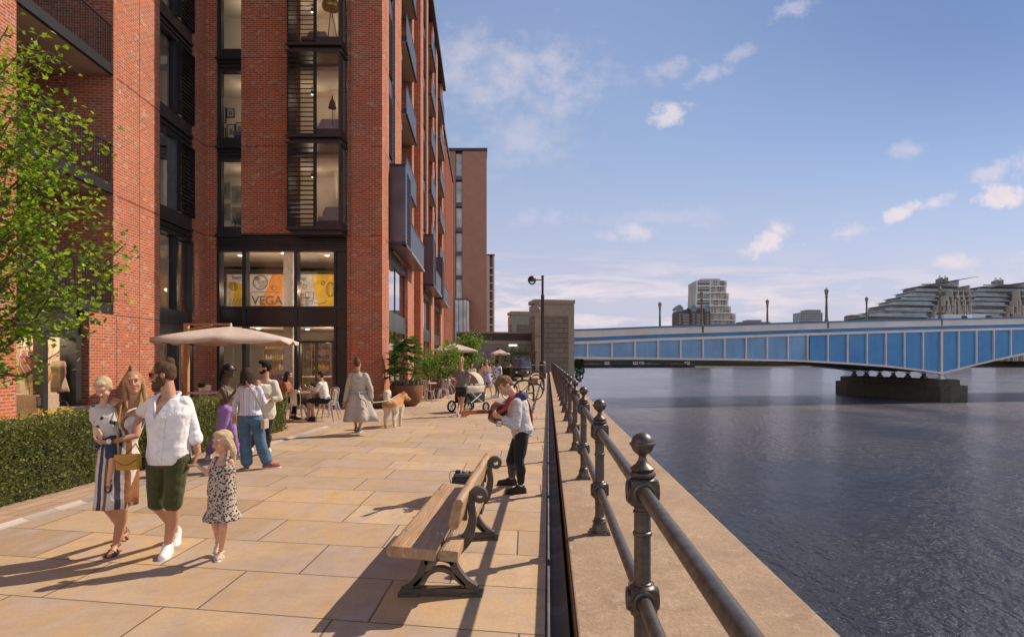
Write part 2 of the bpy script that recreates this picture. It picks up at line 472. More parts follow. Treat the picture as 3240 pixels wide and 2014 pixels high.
# ---------------------------------------------------------------- ground, quay and river
def paving_mat():
    m, w, b = base_mat('sandstone_paving')
    g = w.new('ShaderNodeNewGeometry'); pos = g.outputs['Position']; p = w.sep(pos)
    a = w.math('DIVIDE', w.math('ADD', p[1], w.math('MULTIPLY', p[0], .17)), .77)
    row = w.math('FLOOR', a)
    wn = w.new('ShaderNodeTexWhiteNoise', noise_dimensions='1D'); w.l.new(row, wn.inputs['W'])
    c = w.math('ADD', w.math('DIVIDE', w.math('ADD', p[0], w.math('MULTIPLY', p[1], .037)), 1.22), w.math('MULTIPLY', wn.outputs['Value'], 7.0))
    colm = w.math('FLOOR', c)
    wn2 = w.new('ShaderNodeTexWhiteNoise', noise_dimensions='2D'); w.l.new(w.comb(row, colm, 0), wn2.inputs['Vector'])
    r = wn2.outputs['Value']
    fa = w.math('MULTIPLY', w.math('FRACT', a), .77); fc = w.math('MULTIPLY', w.math('FRACT', c), 1.22)
    j1 = w.math('MINIMUM', fa, w.math('SUBTRACT', .77, fa)); j2 = w.math('MINIMUM', fc, w.math('SUBTRACT', 1.22, fc))
    j = w.math('MINIMUM', j1, j2)
    joint = w.maprange(j, .0045, .009, 1, 0)
    # riven bands of ochre, buff and lilac grey that run a different way in each slab
    off = w.comb(w.math('MULTIPLY', r, 37), w.math('MULTIPLY', r, 71), 0)
    vm = w.new('ShaderNodeVectorMath', operation='ADD'); w.l.new(pos, vm.inputs[0]); w.l.new(off, vm.inputs[1])
    sw = w.noise(w.mapping(vm.outputs[0], scale=(1.9, .55, 1), rot=(0, 0, .25)), 1.7, 4, .6, .8)
    fine = w.noise(pos, 38, 5, .65)
    mid = w.noise(vm.outputs[0], 4, 4, .6)
    col = w.ramp(r, [(0, (.52, .38, .225)), (.22, (.37, .27, .18)), (.42, (.58, .44, .285)), (.6, (.44, .33, .235)), (.8, (.56, .395, .215)), (1, (.41, .32, .25))])
    col = w.mix(w.maprange(sw, .5, .64, 0, .75), col, (.44, .36, .32, 1))
    col = w.mix(w.maprange(sw, .46, .36, 0, .5), col, (.50, .33, .15, 1))
    col = w.mix(w.maprange(mid, .48, .70, 0, .42), col, (.31, .22, .155, 1))
    grime = w.noise(pos, .7, 5, .65)
    col = w.mix(w.maprange(grime, .5, .72, 0, .45), col, (.27, .20, .15, 1))
    col = w.mix(w.maprange(fine, .4, .7, 0, .28), col, (.26, .17, .11, 1))
    col = w.mix(joint, col, (.13, .095, .065, 1))
    w.put(b.inputs['Base Color'], col)
    w.put(b.inputs['Roughness'], w.maprange(mid, .3, .7, .55, .8)); b.inputs['Specular IOR Level'].default_value = .35
    h = w.math('ADD', w.math('MULTIPLY', fine, .18), w.math('SUBTRACT', w.math('MULTIPLY', r, .3), w.math('MULTIPLY', joint, 1.2)))
    w.put(b.inputs['Normal'], w.bump(h, .5, .006))
    return m
def setts_mat():
    m, w, b = base_mat('granite_pavers')
    g = w.new('ShaderNodeNewGeometry'); pos = g.outputs['Position']
    t = w.new('ShaderNodeTexBrick'); w.l.new(w.mapping(pos, rot=(0, 0, PI / 2)), t.inputs['Vector'])
    t.inputs['Scale'].default_value = 1; t.inputs['Brick Width'].default_value = .62; t.inputs['Row Height'].default_value = .18
    t.inputs['Mortar Size'].default_value = .006; t.offset = .37
    t.inputs['Color1'].default_value = (.52, .35, .235, 1); t.inputs['Color2'].default_value = (.40, .265, .18, 1); t.inputs['Mortar'].default_value = (.10, .07, .05, 1)
    f = w.noise(pos, 120, 3, .7)
    w.put(b.inputs['Base Color'], w.mix(w.maprange(f, .4, .7, 0, .4), t.outputs['Color'], (.24, .17, .12, 1)))
    b.inputs['Roughness'].default_value = .75
    w.put(b.inputs['Normal'], w.bump(w.math('SUBTRACT', w.math('MULTIPLY', f, .3), t.outputs['Fac']), .5, .006))
    return m
def concrete_mat(name, c1, c2, c3, scale=1.0, bump=.5):
    m, w, b = base_mat(name)
    pos = w.new('ShaderNodeNewGeometry').outputs['Position']
    a = w.noise(pos, 1.3 * scale, 5, .65, .3); f = w.noise(pos, 34 * scale, 6, .72); q = w.noise(pos, 7 * scale, 5, .7, .6)
    col = w.mix(w.maprange(a, .35, .65), c1 + (1,), c2 + (1,))
    col = w.mix(w.maprange(q, .5, .72, 0, .75), col, c3 + (1,))
    s2 = w.noise(pos, 2.6 * scale, 6, .7, .8)
    col = w.mix(w.maprange(s2, .54, .68, 0, .5), col, tuple(x * .62 for x in c2) + (1,))
    col = w.mix(w.maprange(f, .42, .66, 0, .5), col, tuple(x * .5 for x in c1) + (1,))
    w.put(b.inputs['Base Color'], col); b.inputs['Roughness'].default_value = .85; b.inputs['Specular IOR Level'].default_value = .25
    w.put(b.inputs['Normal'], w.bump(w.math('ADD', f, w.math('MULTIPLY', q, .6)), bump, .012))
    return m
M_PAVE = paving_mat(); M_SETT = setts_mat()
M_COPE = concrete_mat('coping_concrete', (.43, .315, .215), (.34, .245, .17), (.53, .41, .295), 1.0, .8)
M_STONE = brick('rusticated_stone', (.42, .365, .275), (.33, .285, .215), (.11, .095, .07), bw=1.35, bh=.62, ms=.028, bumpk=1.0, rock=1.1)
M_STONEP = concrete_mat('smooth_stone', (.42, .365, .28), (.35, .305, .235), (.46, .41, .32), .5, .4)
M_DARKCON = concrete_mat('stained_concrete', (.30, .28, .26), (.22, .21, .20), (.40, .37, .34), .4, .4)

mb = MB(); mb.box(-5.45, -.02, -6, 76, -.6, 0); struct('promenade', mb, M_PAVE)
mb = MB(); mb.box(-14, -5.65, -6, 76, -.6, .0); struct('granite_path', mb, M_SETT)
# dished granite channels along both edges of the promenade
def channel_mat(name, c, k):
    m, w, b = base_mat(name)
    pos = w.new('ShaderNodeNewGeometry').outputs['Position']; p = w.sep(pos)
    cell = w.math('FLOOR', w.math('DIVIDE', p[1], k)); fr = w.math('FRACT', w.math('DIVIDE', p[1], k))
    wn = w.new('ShaderNodeTexWhiteNoise', noise_dimensions='1D'); w.l.new(cell, wn.inputs['W'])
    f = w.noise(pos, 160, 3, .7)
    col = w.mix(wn.outputs['Value'], tuple(x * .6 for x in c) + (1,), tuple(min(1, x * 1.45) for x in c) + (1,))
    col = w.mix(w.maprange(f, .38, .66, 0, .6), col, tuple(x * .45 for x in c) + (1,))
    jt = w.maprange(fr, .0, .035, 1, 0)
    w.put(b.inputs['Base Color'], w.mix(jt, col, tuple(x * .25 for x in c) + (1,))); b.inputs['Roughness'].default_value = .7
    w.put(b.inputs['Normal'], w.bump(w.math('SUBTRACT', w.math('MULTIPLY', f, .4), jt), .5, .006))
    return m
def channel(x0, x1, name, m, dip):
    mb = MB(); n = 8
    sec = [(x0 + (x1 - x0) * i / n, -dip * math.sin(PI * i / n) + .001) for i in range(n + 1)]
    poly = sec + [(x1, -.5), (x0, -.5)]
    mb.prism(poly, lambda a, b, d: V((a, d, b)), -6, 76)
    struct(name, mb, m, smooth=True)
channel(-5.65, -5.45, 'dished_channel', channel_mat('pale_granite_setts', (.42, .36, .31), .42), .028)
channel(-.018, .135, 'drain_channel', channel_mat('dark_granite_setts', (.115, .10, .105), .17), .045)
mb = MB(); mb.box(.135, .162, -6, 76, -.6, -.12); struct('drain_slot', mb, mat('slot_dark', (.012, .011, .01), .9))

# river wall: coping slab, rusty edge strip and face down to the water
rw = thing('river_wall', 'long low river wall with a broad buff concrete coping under the railing', 'wall', (.9, 10, 0))
mb = MB(); mb.box(.172, 1.64, -6, 77.2, -.25, .15); build('coping', mb, M_COPE, rw, bevel=.012)
mb = MB(); mb.box(.1622, .1718, -6, 77, -.2, .135); build('edge_strip', mb, mat('rusty_steel', (.16, .085, .045), .8, .2, .4, 8, .3, 60), rw)
mb = MB(); mb.box(.18, 1.45, -6, 77, -9, -.25); build('wall_face', mb, M_DARKCON, rw)

# water
def water_mat():
    m, w, b = base_mat('river_water')
    pos = w.new('ShaderNodeNewGeometry').outputs['Position']
    b.inputs['Base Color'].default_value = (.05, .052, .064, 1)
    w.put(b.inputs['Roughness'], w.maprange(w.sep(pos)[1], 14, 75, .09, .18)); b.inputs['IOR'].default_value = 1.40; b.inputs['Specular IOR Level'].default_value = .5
    big = w.noise(w.mapping(pos, scale=(1, .55, 1), rot=(0, 0, .5)), .05, 3, .5, .4)
    a = w.noise(w.mapping(pos, scale=(1, .5, 1), rot=(0, 0, .35)), .55, 4, .6, .5)
    c = w.noise(w.mapping(pos, scale=(1, .6, 1), rot=(0, 0, -.3)), 2.6, 4, .6, .3)
    f = w.noise(pos, 9, 3, .55)
    h = w.math('ADD', w.math('ADD', w.math('MULTIPLY', a, 1.0), w.math('MULTIPLY', c, .6)), w.math('MULTIPLY', f, .16))
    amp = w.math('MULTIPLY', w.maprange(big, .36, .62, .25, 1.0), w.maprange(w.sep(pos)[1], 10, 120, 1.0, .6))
    w.put(b.inputs['Base Color'], w.mix(w.math('ADD', w.math('MULTIPLY', w.maprange(big, .36, .62, 0, 1, True), .62), w.maprange(w.sep(pos)[1], 18, 80, -.1, .5), clamp=True), (.030, .032, .044, 1), (.125, .125, .155, 1)))  # far water and patches paler in base colour, standing in for sky reflection
    w.put(b.inputs['Normal'], w.bump(w.math('MULTIPLY', h, amp), 1.0, .95))
    return m
WZ = -4.4
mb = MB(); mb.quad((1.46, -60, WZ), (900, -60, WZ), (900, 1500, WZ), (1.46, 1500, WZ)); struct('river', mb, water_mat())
mb = MB(); mb.quad((-900, 76.05, -.02), (1.4, 76.05, -.02), (1.4, 470, -.02), (-900, 470, -.02))
mb.quad((-900, -60, -.65), (-5, -60, -.65), (-5, 76.05, -.65), (-900, 76.05, -.65))
struct('ground', mb, mat('town_ground', (.16, .15, .13), .9, 0, .3, .2, space='World'))
# ground across the river, reaching the skyline
mb = MB(); mb.box(-900, 1600, 484, 3500, -8, .6); struct('far_bank', mb, mat('far_ground', (.10, .10, .08), .9, 0, .3, .02, space='World'))
ew = MB(); ew.box(1.0, 1600, 480, 485, -9, 1.0)
tag(build('embankment_wall', ew, concrete_mat('tidal_wall_stone', (.075, .07, .055), (.055, .055, .04), (.10, .095, .075), .12, .5)), 'dark tidal embankment wall of the far bank seen under the bridge', 'wall')
mb = MB(); mb.loft([[V((x, 466 + 6 * math.sin(x * .05), WZ - .3)), V((x, 481, WZ + .9))] for x in range(90, 700, 10)], closed=False, cap=False)
struct('mud_foreshore', mb, mat('river_mud', (.12, .095, .07), .7, 0, .4, .3, space='World'))

# ---------------------------------------------------------------- railing
def rail_post(rt, first_y):
    pb = MB(); q = []
    c = (0, 0, 0)
    pb.box(-.088, .088, -.088, .088, 0, .018)
    for i in (-1, 1):
        for j in (-1, 1): pb.lathe([(.011, .018), (.011, .028), (.004, .031)], (i * .07, j * .07, 0), 6)
    pb.lathe([(.074, .017), (.074, .03), (.070, .05), (.060, .085), (.060, .095), (.064, .10), (.064, .112), (.050, .118), (.050, .128), (.054, .133), (.050, .139), (.0415, .145), (.0415, .295),
              (.046, .298), (.047, .306), (.046, .313), (.0415, .316)], c, 20)
    pb.lathe([(.0415, .45), (.047, .455), (.047, .463), (.0415, .468), (.0405, .69), (.0465, .694), (.048, .702), (.0465, .71), (.041, .714), (.041, .80), (.046, .804), (.0465, .812), (.041, .818), (.041, .835)], c, 20)
    pb.lathe([(.0415, .316), (.0415, .335)], c, 20)
    for z in (.386, .908):
        # octagonal casting with a round boss on each face
        pb.lathe([(.05, z - .075), (.068, z - .06), (.072, z - .05), (.072, z + .05), (.068, z + .058), (.05, z + .07)], c, 8)
        pb.box(-.062, .062, -.062, .062, z - .058, z + .058)
        for a in range(4):
            ang = a * PI / 2; dx, dy = math.cos(ang), math.sin(ang)
            F = lambda r, t: V((dx * r, dy * r, z)) + V((-dy, dx, 0)) * (t[0]) + V((0, 0, t[1]))
            rings = []
            for r, rad in ((.058, .055), (.074, .055), (.078, .05), (.078, .043), (.073, .04)):
                rings.append([F(r, (rad * math.cos(2 * PI * k / 16), rad * math.sin(2 * PI * k / 16))) for k in range(16)])
            pb.loft(rings)
    pb.lathe([(.05, .975), (.062, .98), (.066, .99), (.062, 1.0), (.05, 1.005), (.058, 1.012), (.060, 1.02), (.05, 1.028), (.034, 1.04), (.022, 1.058), (.018, 1.072), (.02, 1.082), (.03, 1.09)], c, 20)
    post = build('post', pb, M_BRONZE, rt, smooth=True)
    fb = MB()
    prof = [(.0565 * math.cos(t), 1.137 + .0565 * math.sin(t)) for t in [math.radians(-84 + 12 * i) for i in range(15)]]
    fb.lathe(prof, c, 20)
    fb.lathe([(.055, 1.128), (.0625, 1.131), (.064, 1.137), (.0625, 1.143), (.055, 1.146)], c, 20)
    fin = build('ball_finial', fb, M_BRONZE, post, smooth=True)
    return post
rail = thing('riverside_railing', 'cast bronze riverside railing with ball topped posts and two round rails', 'railing', (.46, 3.05, .15))
post0 = rail_post(rail, 3.05)
POST_Y = [3.05 + 2.527 * k for k in range(29)] + [.523]
def at_rail(o, y):
    o.location = (0, y - 3.05, 0)
# vertices were shifted by the parent's place: undo for the prototype, then copy it along the wall
for o in (post0, post0.children[0]):
    for v_ in o.data.vertices: v_.co += V((.46, 3.05, .15))
for k, y in enumerate(POST_Y[1:]):
    c = post0.copy(); COL.objects.link(c); c.parent = rail; at_rail(c, y)
    f = post0.children[0].copy(); COL.objects.link(f); f.parent = c
for z in (.386, .908):
    mb = MB(); mb.tube([(.46, -1.5, .15 + z), (.46, 76.6, .15 + z)], .034, 16); build('rail', mb, M_BRONZE, rail, smooth=True)
# ---------------------------------------------------------------- brick apartment building on the left
bld = thing('apartment_building', 'large red brick apartment block with dark metal bays, balconies and a glazed shop corner', 'building', (-8, 30, 0))
LV = [2.90, 6.15, 9.37, 12.58, 15.79, 19.0, 22.2, 25.4]
TOP = 26.2
KX = .011414
YF = 22.6
def fx(u): return (u - 1734) * KX
def F1(s, o): return V((s, YF - o, 0))                                   # facade toward the camera: s = x
def F2(s, o): return V((-10.04 - .103 * s + o * .9947, s + o * .1025, 0))  # left wing, river side: s = y
def F3(s, o): return V((-3.66 - .103 * s + o * .9947, s + o * .1025, 0))   # main wing, river side: s = y
M_ROOM = mat('room_plaster', (.84, .74, .63), .85, 0, .05, 2)
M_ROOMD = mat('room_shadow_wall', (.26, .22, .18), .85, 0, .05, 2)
M_SOFFIT = mat('soffit_panel', (.36, .29, .22), .7, 0, .06, 2)
M_SPAN = mat('spandrel_panel', (.05, .046, .042), .22, .5, .15, .6)
M_SPANG = mat('green_grey_spandrel', (.10, .115, .105), .3, .4, .15, .6)
M_BAY = mat('bay_cladding', (.105, .085, .10), .34, .65, .12, 1.0)
M_RAILG = mat('perforated_balustrade', (.065, .07, .08), .4, .5, .25, 90)
M_LOUV = mat('louvre_metal', (.03, .028, .028), .4, .5, .2, 8)
def fb(F, *a, mb=None):
    m = mb or MB(); m.fbox(F, *a); return m
def joint(mb, F, s0, s1, z, o=.0):
    pass
# ---- walls as brick slabs between openings (outer face at o = 0)
wl = MB()
D = -.45
# facade toward the camera
xA, xB, xC, xD, xE = fx(650), fx(683), fx(763), fx(908), fx(1098)
xR = fx(1209)
wl.fbox(F1, xA, xB, D, 0, 0, TOP)                                  # strip beside the inner corner
wl.fbox(F1, xC, -9.12, D, 0, 6.15, TOP)                             # between the window column and the bays
wl.fbox(F1, xE, xR, D, 0, 0, TOP)                                  # corner pier
for i in range(1, 8):
    wl.fbox(F1, -9.12, xE, D, 0, LV[i] + (0 if i > 1 else 0), LV[i] + .10)
# left wing
def wl2(a, b, z0, z1, o0=D, o1=0.0): wl.fbox(F2, a, b, o0, o1, z0, z1)
wl2(2.0, 13.45, 0, TOP)
wl2(15.94, 17.12, 0, 2.90)
wl2(17.13, 19.4, 0, TOP)
wl2(21.77, 22.7, 0, TOP, D, 0)
wl2(16.98, 17.13, 2.9, TOP, -2.2, -.0)                                # balcony cheek
wl.fbox(F2, 13.3, 16.98, -2.5, -2.2, 2.9, TOP)
# river side of the main wing
Y0 = 22.64
PIERS = [(Y0, 24.2), (25.9, 27.9), (32.0, 32.9), (36.4, 38.0), (40.2, 41.4), (45.0, 46.4), (48.3, 49.9), (55.0, 56.5)]
for a, b in PIERS: wl.fbox(F3, a, b, -1.1, 0, 6.15 if a in (25.9, 40.2, 48.3) else 0, 25.9)
for a, b in ((30.2, 31.99), (43.6, 44.99), (53.4, 54.99)): wl.fbox(F3, a, b, -1.1, 0, 0, 6.15)
wl.fbox(F3, 32.9, 36.4, -1.1, -.42, 0, 25.2)
for a in (27.9, 41.4, 49.9):
    b = {27.9: 32.0, 41.4: 45.0, 49.9: 55.0}[a]
    wl.fbox(F3, a, b, -2.3, -2.0, 6.15, 25.6)                          # back of the balcony recess
wl.fbox(F3, 56.5, 74, -4, -1.0, 6.1, 21.8)
for k in range(9): wl.fbox(F3, 56.9 + k * 2.05, 57.6 + k * 2.05, -1.0, 0, 0, 22.6)
wall = build('wall', wl, M_BRICK, bld)
# movement joints: thin dark grooves standing for the shadow gaps in the brick
jm = MB()
def jline(F, s0, s1, z): jm.fbox(F, s0, s1, -.01, .0035, z - .009, z + .009)
def jvert(F, s, z0, z1): jm.fbox(F, s - .010, s + .010, -.01, .0032, z0, z1)
for z in LV:
    jline(F2, 17.13, 19.4, z); jline(F1, xC, xD, z) if z > 7 else None; jline(F1, xE, xR, z); jline(F1, xA, xB, z)
    jline(F2, 21.77, 22.55, z)
    for a, b in PIERS:
        if z > 6 or a not in (25.9, 40.2, 48.3): jline(F3, a, b, z)
    jline(F2, 9, 13.45, z)
jvert(F2, 18.25, 0, TOP); jvert(F1, fx(1168), 0, TOP); jvert(F3, 23.4, 0, 25.8); jvert(F2, 17.126, 0, 2.9)
for a, b in PIERS[1:]: jvert(F3, (a + b) / 2, 6.2, 25.8)
build('movement_joint', jm, mat('joint_shadow', (.03, .022, .018), .95), bld)

# ---- floors, rooms behind the glass and roof
fl = MB()
for z in LV[1:]:
    fl.box(-18.5, -6.75, YF + .46, 29, z - .28, z - .02)
    fl.fbox(F3, 29.1, 56, -9, -1.15, z - .28, z - .02)
    fl.fbox(F2, 2, 22.0, -8, -2.55, z - .28, z - .02)
    fl.fbox(F2, 17.2, 22.0, -2.55, -.5, z - .28, z - .02)
build('floor_slab', fl, M_ROOM, bld)
iw = MB()
iw.box(-18.5, -6.9, 25.4, 25.6, 6.2, TOP)                 # back wall of the flats
iw.box(fx(1003) - .12, fx(1003), YF + 2.0, 25.3, 6.2, TOP)
iw.box(-11.2, -11.1, YF + .5, 25.3, 6.2, TOP)
iw.fbox(F3, 24.3, 56, -4.1, -4.0, 6.2, 25)
iw.fbox(F2, 13.5, 22, -4.2, -4.1, 6.2, 25); 
build('interior_wall', iw, M_ROOM, bld)
rf = MB()
rf.box(-18.5, -6.2, YF + .05, 29, TOP, TOP + .3)
rf.fbox(F3, 22.7, 56.6, -12, .25, 25.9, 26.25)
rf.fbox(F2, 2, 22.5, -9, .1, TOP, TOP + .3)
rf.fbox(F3, 56.6, 74.2, -9, .12, 22.6, 22.95)
roof = build('roof', rf, mat('roof_edge_metal', (.06, .06, .065), .45, .5, .15, 2), bld)
pm = MB(); pm.fbox(F3, 56.6, 64, -6, -1.2, 23, 26.4)
for k in range(9): pm.fbox(F3, 56.6, 64.0, -1.2, -1.0, 23.2 + k * .35, 23.32 + k * .35)
build('plant_screen', pm, M_METAL, bld)

# ---- window column on the camera-facing wall
def pane(F, s0, s1, o, z0, z1, par, m=None):
    q = MB(); a = F(s0, o); b = F(s1, o)
    q.quad((a.x, a.y, z0), (b.x, b.y, z0), (b.x, b.y, z1), (a.x, a.y, z1))
    return build('pane', q, m or M_GLASS, par)
for i in range(1, 7):
    z0, z1 = LV[i], LV[i + 1]
    m = MB()
    m.fbox(F1, xB, xC, -.30, -.06, z0 + .0, z0 + .34)          # sill panel
    m.fbox(F1, xB - .02, xC, -.30, .05, z0 - .06, z0 - .0)
    m.fbox(F1, xB, xB + .14, -.30, -.10, z0 + .34, z1 - .46)
    m.fbox(F1, xC - .05, xC, -.30, -.10, z0 + .34, z1 - .46)
    m.fbox(F1, xB, xC, -.30, -.10, z1 - .12, z1 - .06)
    for k in range(5): m.fbox(F1, xB, xC, -.30, -.08 - .03 * (k % 2), z1 - .46 + k * .07, z1 - .41 + k * .07)
    m.fbox(F1, xB, xC, -.33, -.305, z1 - .47, z1 - .05)
    fr = build('window', m, M_FRAME, bld)
    pane(F1, xB + .13, xC - .04, -.2, z0 + .33, z1 - .45, fr)
# ---- projecting bays
for i in range(2, 8):
    z0, z1 = LV[i - 1] + (.06), LV[i] - .06
    if i == 2: z0 += .0
    o0, o1 = -.40, .72
    s0, s1 = -9.13, -7.26
    m = MB()
    zb, zt = z0 + .02, z1 + .03
    if i == 2: zb = 6.22
    m.fbox(F1, s0 - .03, s1 + .03, o0, o1 + .04, zb, zb + .07); m.fbox(F1, s0 - .03, s1 + .03, o0, o1 + .04, zt - .12, zt - .03)
    m.fbox(F1, s0 + .12, s1 - .0, o0, o1 - .12, zb - .15, zb - .002)
    for a in (s0, s1 - .07): m.fbox(F1, a, a + .07, o1 - .07, o1, zb + .07, zt - .12)
    xm = fx(1000) - .02
    xm = s0 + (996 - 908) / (1077 - 908) * (s1 - s0)
    m.fbox(F1, xm - .03, xm + .05, o1 - .07, o1 + .006, zb + .07, zt - .12)
    m.fbox(F1, xm + .05, s1 - .07, o1 - .06, o1 - .004, zb + .07, zb + .30)
    m.fbox(F1, s0 + .07, xm - .03, o1 - .06, o1 - .004, zb + .07, zb + .14)
    m.fbox(F1, s1 - .05, s1, .003, o1 - .07, zb + .07, zb + .30); m.fbox(F1, s1 - .05, s1 - .002, .003, .09, zb + .30, zt - .12)
    m.fbox(F1, s0, s0 + .05, .003, o1 - .07, zb + .07, zt - .12)
    m.fbox(F1, s1 - .06, s1 + .004, o1 - .30, o1 - .24, zb + .30, zt - .12)
    by = build('bay_window', m, M_BAY if 0 else M_FRAME, bld)
    pane(F1, s0 + .07, s1 - .07, o1 - .05, zb + .07, zt - .12, by)
    q = MB(); a = F1(s1 - .03, .09); b = F1(s1 - .03, o1 - .07); q.quad((a.x, a.y, zb + .3), (b.x, b.y, zb + .3), (b.x, b.y, zt - .12), (a.x, a.y, zt - .12)); build('pane', q, M_GLASS, by)
    lm = MB()
    n = 17
    for k in range(n):
        z = zb + .19 + (zt - .14 - zb - .19) * k / n
        p = [F1(s0 + .07, o1 + .0), F1(s0 + .07, o1 + .055), F1(xm - .03, o1 + .055), F1(xm - .03, o1 + .0)]
        h = .035
        lm.hexa([(p[0].x, p[0].y, z + .02), (p[1].x, p[1].y, z - .012), (p[2].x, p[2].y, z - .012), (p[3].x, p[3].y, z + .02),
                 (p[0].x, p[0].y, z + .02 + h), (p[1].x, p[1].y, z - .012 + h), (p[2].x, p[2].y, z - .012 + h), (p[3].x, p[3].y, z + .02 + h)])
    for a in (s0 + .02, xm - .03): lm.fbox(F1, a, a + .05, o1 + .007, o1 + .06, zb + .12, zt - .13)
    build('louvre', lm, M_LOUV, by)
# ---- glazed shop corner, two storeys high
sh = MB()
zs = LV[0]
sh.fbox(F1, xB, xE, -.42, -.08, 5.72, 6.15)
for k in range(5): sh.fbox(F1, xB, xE, -.08, -.03, 5.74 + k * .085, 5.79 + k * .085)
sh.fbox(F1, xB - .02, xE, -.42, .03, 6.15, 6.218)
MUL = [xB, fx(763), fx(928), fx(1054)]
zU0, zU1 = 1.7 - (968 - 1135) * KX, 1.7 - (785 - 1135) * KX
zL1 = 1.7 - (1033 - 1135) * KX
for a, wd_ in zip(MUL, (.10, .14, .12, .08)):
    sh.fbox(F1, a, a + wd_, -.36, -.06, .16, 5.72)
sh.fbox(F1, fx(1060), xE, -.2, -.14, .16, 5.72)
sh.fbox(F1, xB, xE, -.36, -.05, 5.60, 5.72); sh.fbox(F1, xB, xE, -.36, -.05, zU0 - .09, zU0); sh.fbox(F1, xB, xE, -.36, -.05, zL1, zL1 + .06)
sh.fbox(F1, xB, xE, -.40, .06, .0, .16)
# door in the right light
dx0, dx1 = fx(930), fx(1054)
sh.fbox(F1, dx0, dx1, -.3, -.07, 2.28, 2.36)
sf = build('shopfront', sh, M_FRAME, bld)
spn = MB(); spn.fbox(F1, xB + .01, xE - .01, -.3, -.10, zL1 + .06, zU0 - .09); build('spandrel', spn, M_SPAN, sf)
for a, b in ((MUL[0] + .1, MUL[1]), (MUL[1] + .14, MUL[2]), (MUL[2] + .12, MUL[3])):
    pane(F1, a, b, -.2, zU0, 5.60, sf); 
    pane(F1, a, b, -.2, .16, zL1, sf)
dm = MB()
for a in (dx0 + .02 + .1, (dx0 + dx1) / 2 + .02, dx1 - .07): dm.fbox(F1, a, a + .06, -.27, -.10, .165, 2.277)
dm.fbox(F1, dx0 + .12, dx1 - .02, -.27, -.10, .165, .30)
build('shop_door', dm, mat('grey_green_frame', (.09, .10, .085), .4, .3), sf)
# shop interior: floors, walls, column, counter
si = MB()
si.box(-16, -7.0, 29, 29.15, 0, 5.8)
si.box(-16, -15.9, 23.2, 29, 0, 6.0); si.box(-7.2, -7.05, 23.2, 29, 0, 6)
si.box(-16, -6.9, 23.1, 29, 2.95, 3.35)
build('shop_interior_wall', si, M_CREAM, bld)
sc = MB(); sc.box(fx(893) - .55, fx(930) - .62, 24.0, 24.7, 0, 5.9); build('shop_column', sc, mat('white_column', (.78, .72, .68), .7), bld)
# downlights that are lit inside the shop
M_LIT = emit('downlight_glow', (1, .82, .58), 14)
for i, (x, y, z) in enumerate(((-12.4, 25.2, 5.86), (-10.4, 24.6, 5.86), (-8.9, 25.2, 5.86), (-7.8, 24.6, 5.86), (-11.8, 25.5, 2.93), (-10.0, 26, 2.93), (-8.2, 25.5, 2.93))):
    q = MB(); q.lathe([(.001, z - .02), (.07, z - .02), (.08, z)], (x, y, 0), 12); build('downlight', q, M_LIT, bld)
def lamp(x, y, z, e, r=.07):
    l = bpy.data.lights.new('shop_lamp', 'POINT'); l.energy = e; l.color = (1, .80, .58); l.shadow_soft_size = r
    o = bpy.data.objects.new('shop_lamp', l); COL.objects.link(o); o.location = (x, y, z)
lamp(-11.0, 23.9, 4.3, 48); lamp(-8.6, 23.9, 4.3, 44); lamp(-11.6, 25.0, 2.1, 42); lamp(-8.8, 25.0, 2.1, 42)
# track spots in the flats, with point lights added to brighten the rooms
for i in (1, 2, 3, 4):
    for x in (-11.75, -9.2, -7.8):
        q = MB(); z = LV[i + 1 if i < 7 else i] - .32; y_ = 24.4
        q.tube([(x, y_, z + .04), (x, y_, z - .12)], .012, 5); q.lathe([(.045, z - .12), (.05, z - .26), (.03, z - .262)], (x, y_, 0), 10); sp = build('track_spot', q, mat('spot_black', (.03, .03, .03), .5), bld)
        q = MB(); q.lathe([(.001, z - .268), (.04, z - .266)], (x, y_, 0), 10, cap=False); build('spot_lens', q, M_LIT, sp)
        lamp(x, y_, z - .5, 6.5, .1)
lamp(-12.75, 13.9, 2.6, 110); lamp(-12.85, 15.3, 2.6, 110); lamp(-13.1, 20.6, 2.3, 40)

# ---- strip windows of the left wing
a0, a1 = 19.4, 21.77
am = 19.4 + (21.77 - 19.4) * .53
for i in range(0, 7):
    z0, z1 = LV[i], LV[i + 1]
    m = MB()
    m.fbox(F2, a0, a1, -.32, -.04, z0 - .05, z0 + .05); m.fbox(F2, a0, a1, -.32, -.10, z0 + .05, z0 + .42)
    for k in range(4): m.fbox(F2, a0, a1, -.32, -.07 - .03 * (k % 2), z1 - .40 + k * .085, z1 - .345 + k * .085)
    m.fbox(F2, a0, a1, -.35, -.33, z1 - .45, z1 - .05)
    for s in (a0, am - .07, a1 - .10): m.fbox(F2, s, s + .13, -.30, -.05, z0 + .42, z1 - .40)
    fr = build('window', m, M_FRAME, bld)
    pane(F2, a0 + .13, am - .07, -.2, z0 + .42, z1 - .4, fr); pane(F2, am + .06, a1 - .1, -.2, z0 + .42, z1 - .4, fr)
    if i > 0:
        lm = MB()
        for k in range(18): lm.fbox(F2, am + .08, a1 - .02, -.045, .01, z0 + .5 + k * .132, z0 + .535 + k * .132)
        for s in (am + .05, a1 - .06): lm.fbox(F2, s, s + .04, -.045, .015, z0 + .42, z1 - .40)
        build('louvre', lm, M_LOUV, fr)
    q = MB()
    for s in (a0 + .5, am + .5):
        q.loft([[F2(s + .05 * j, -.62 + .03 * (j % 2)) + V((0, 0, z)) for j in range(9)] for z in (z0 + .05, z1 - .34)], closed=False, cap=False)
    build('curtain', q, mat('pale_curtain', (.62, .58, .58), .9), fr)
m = MB()
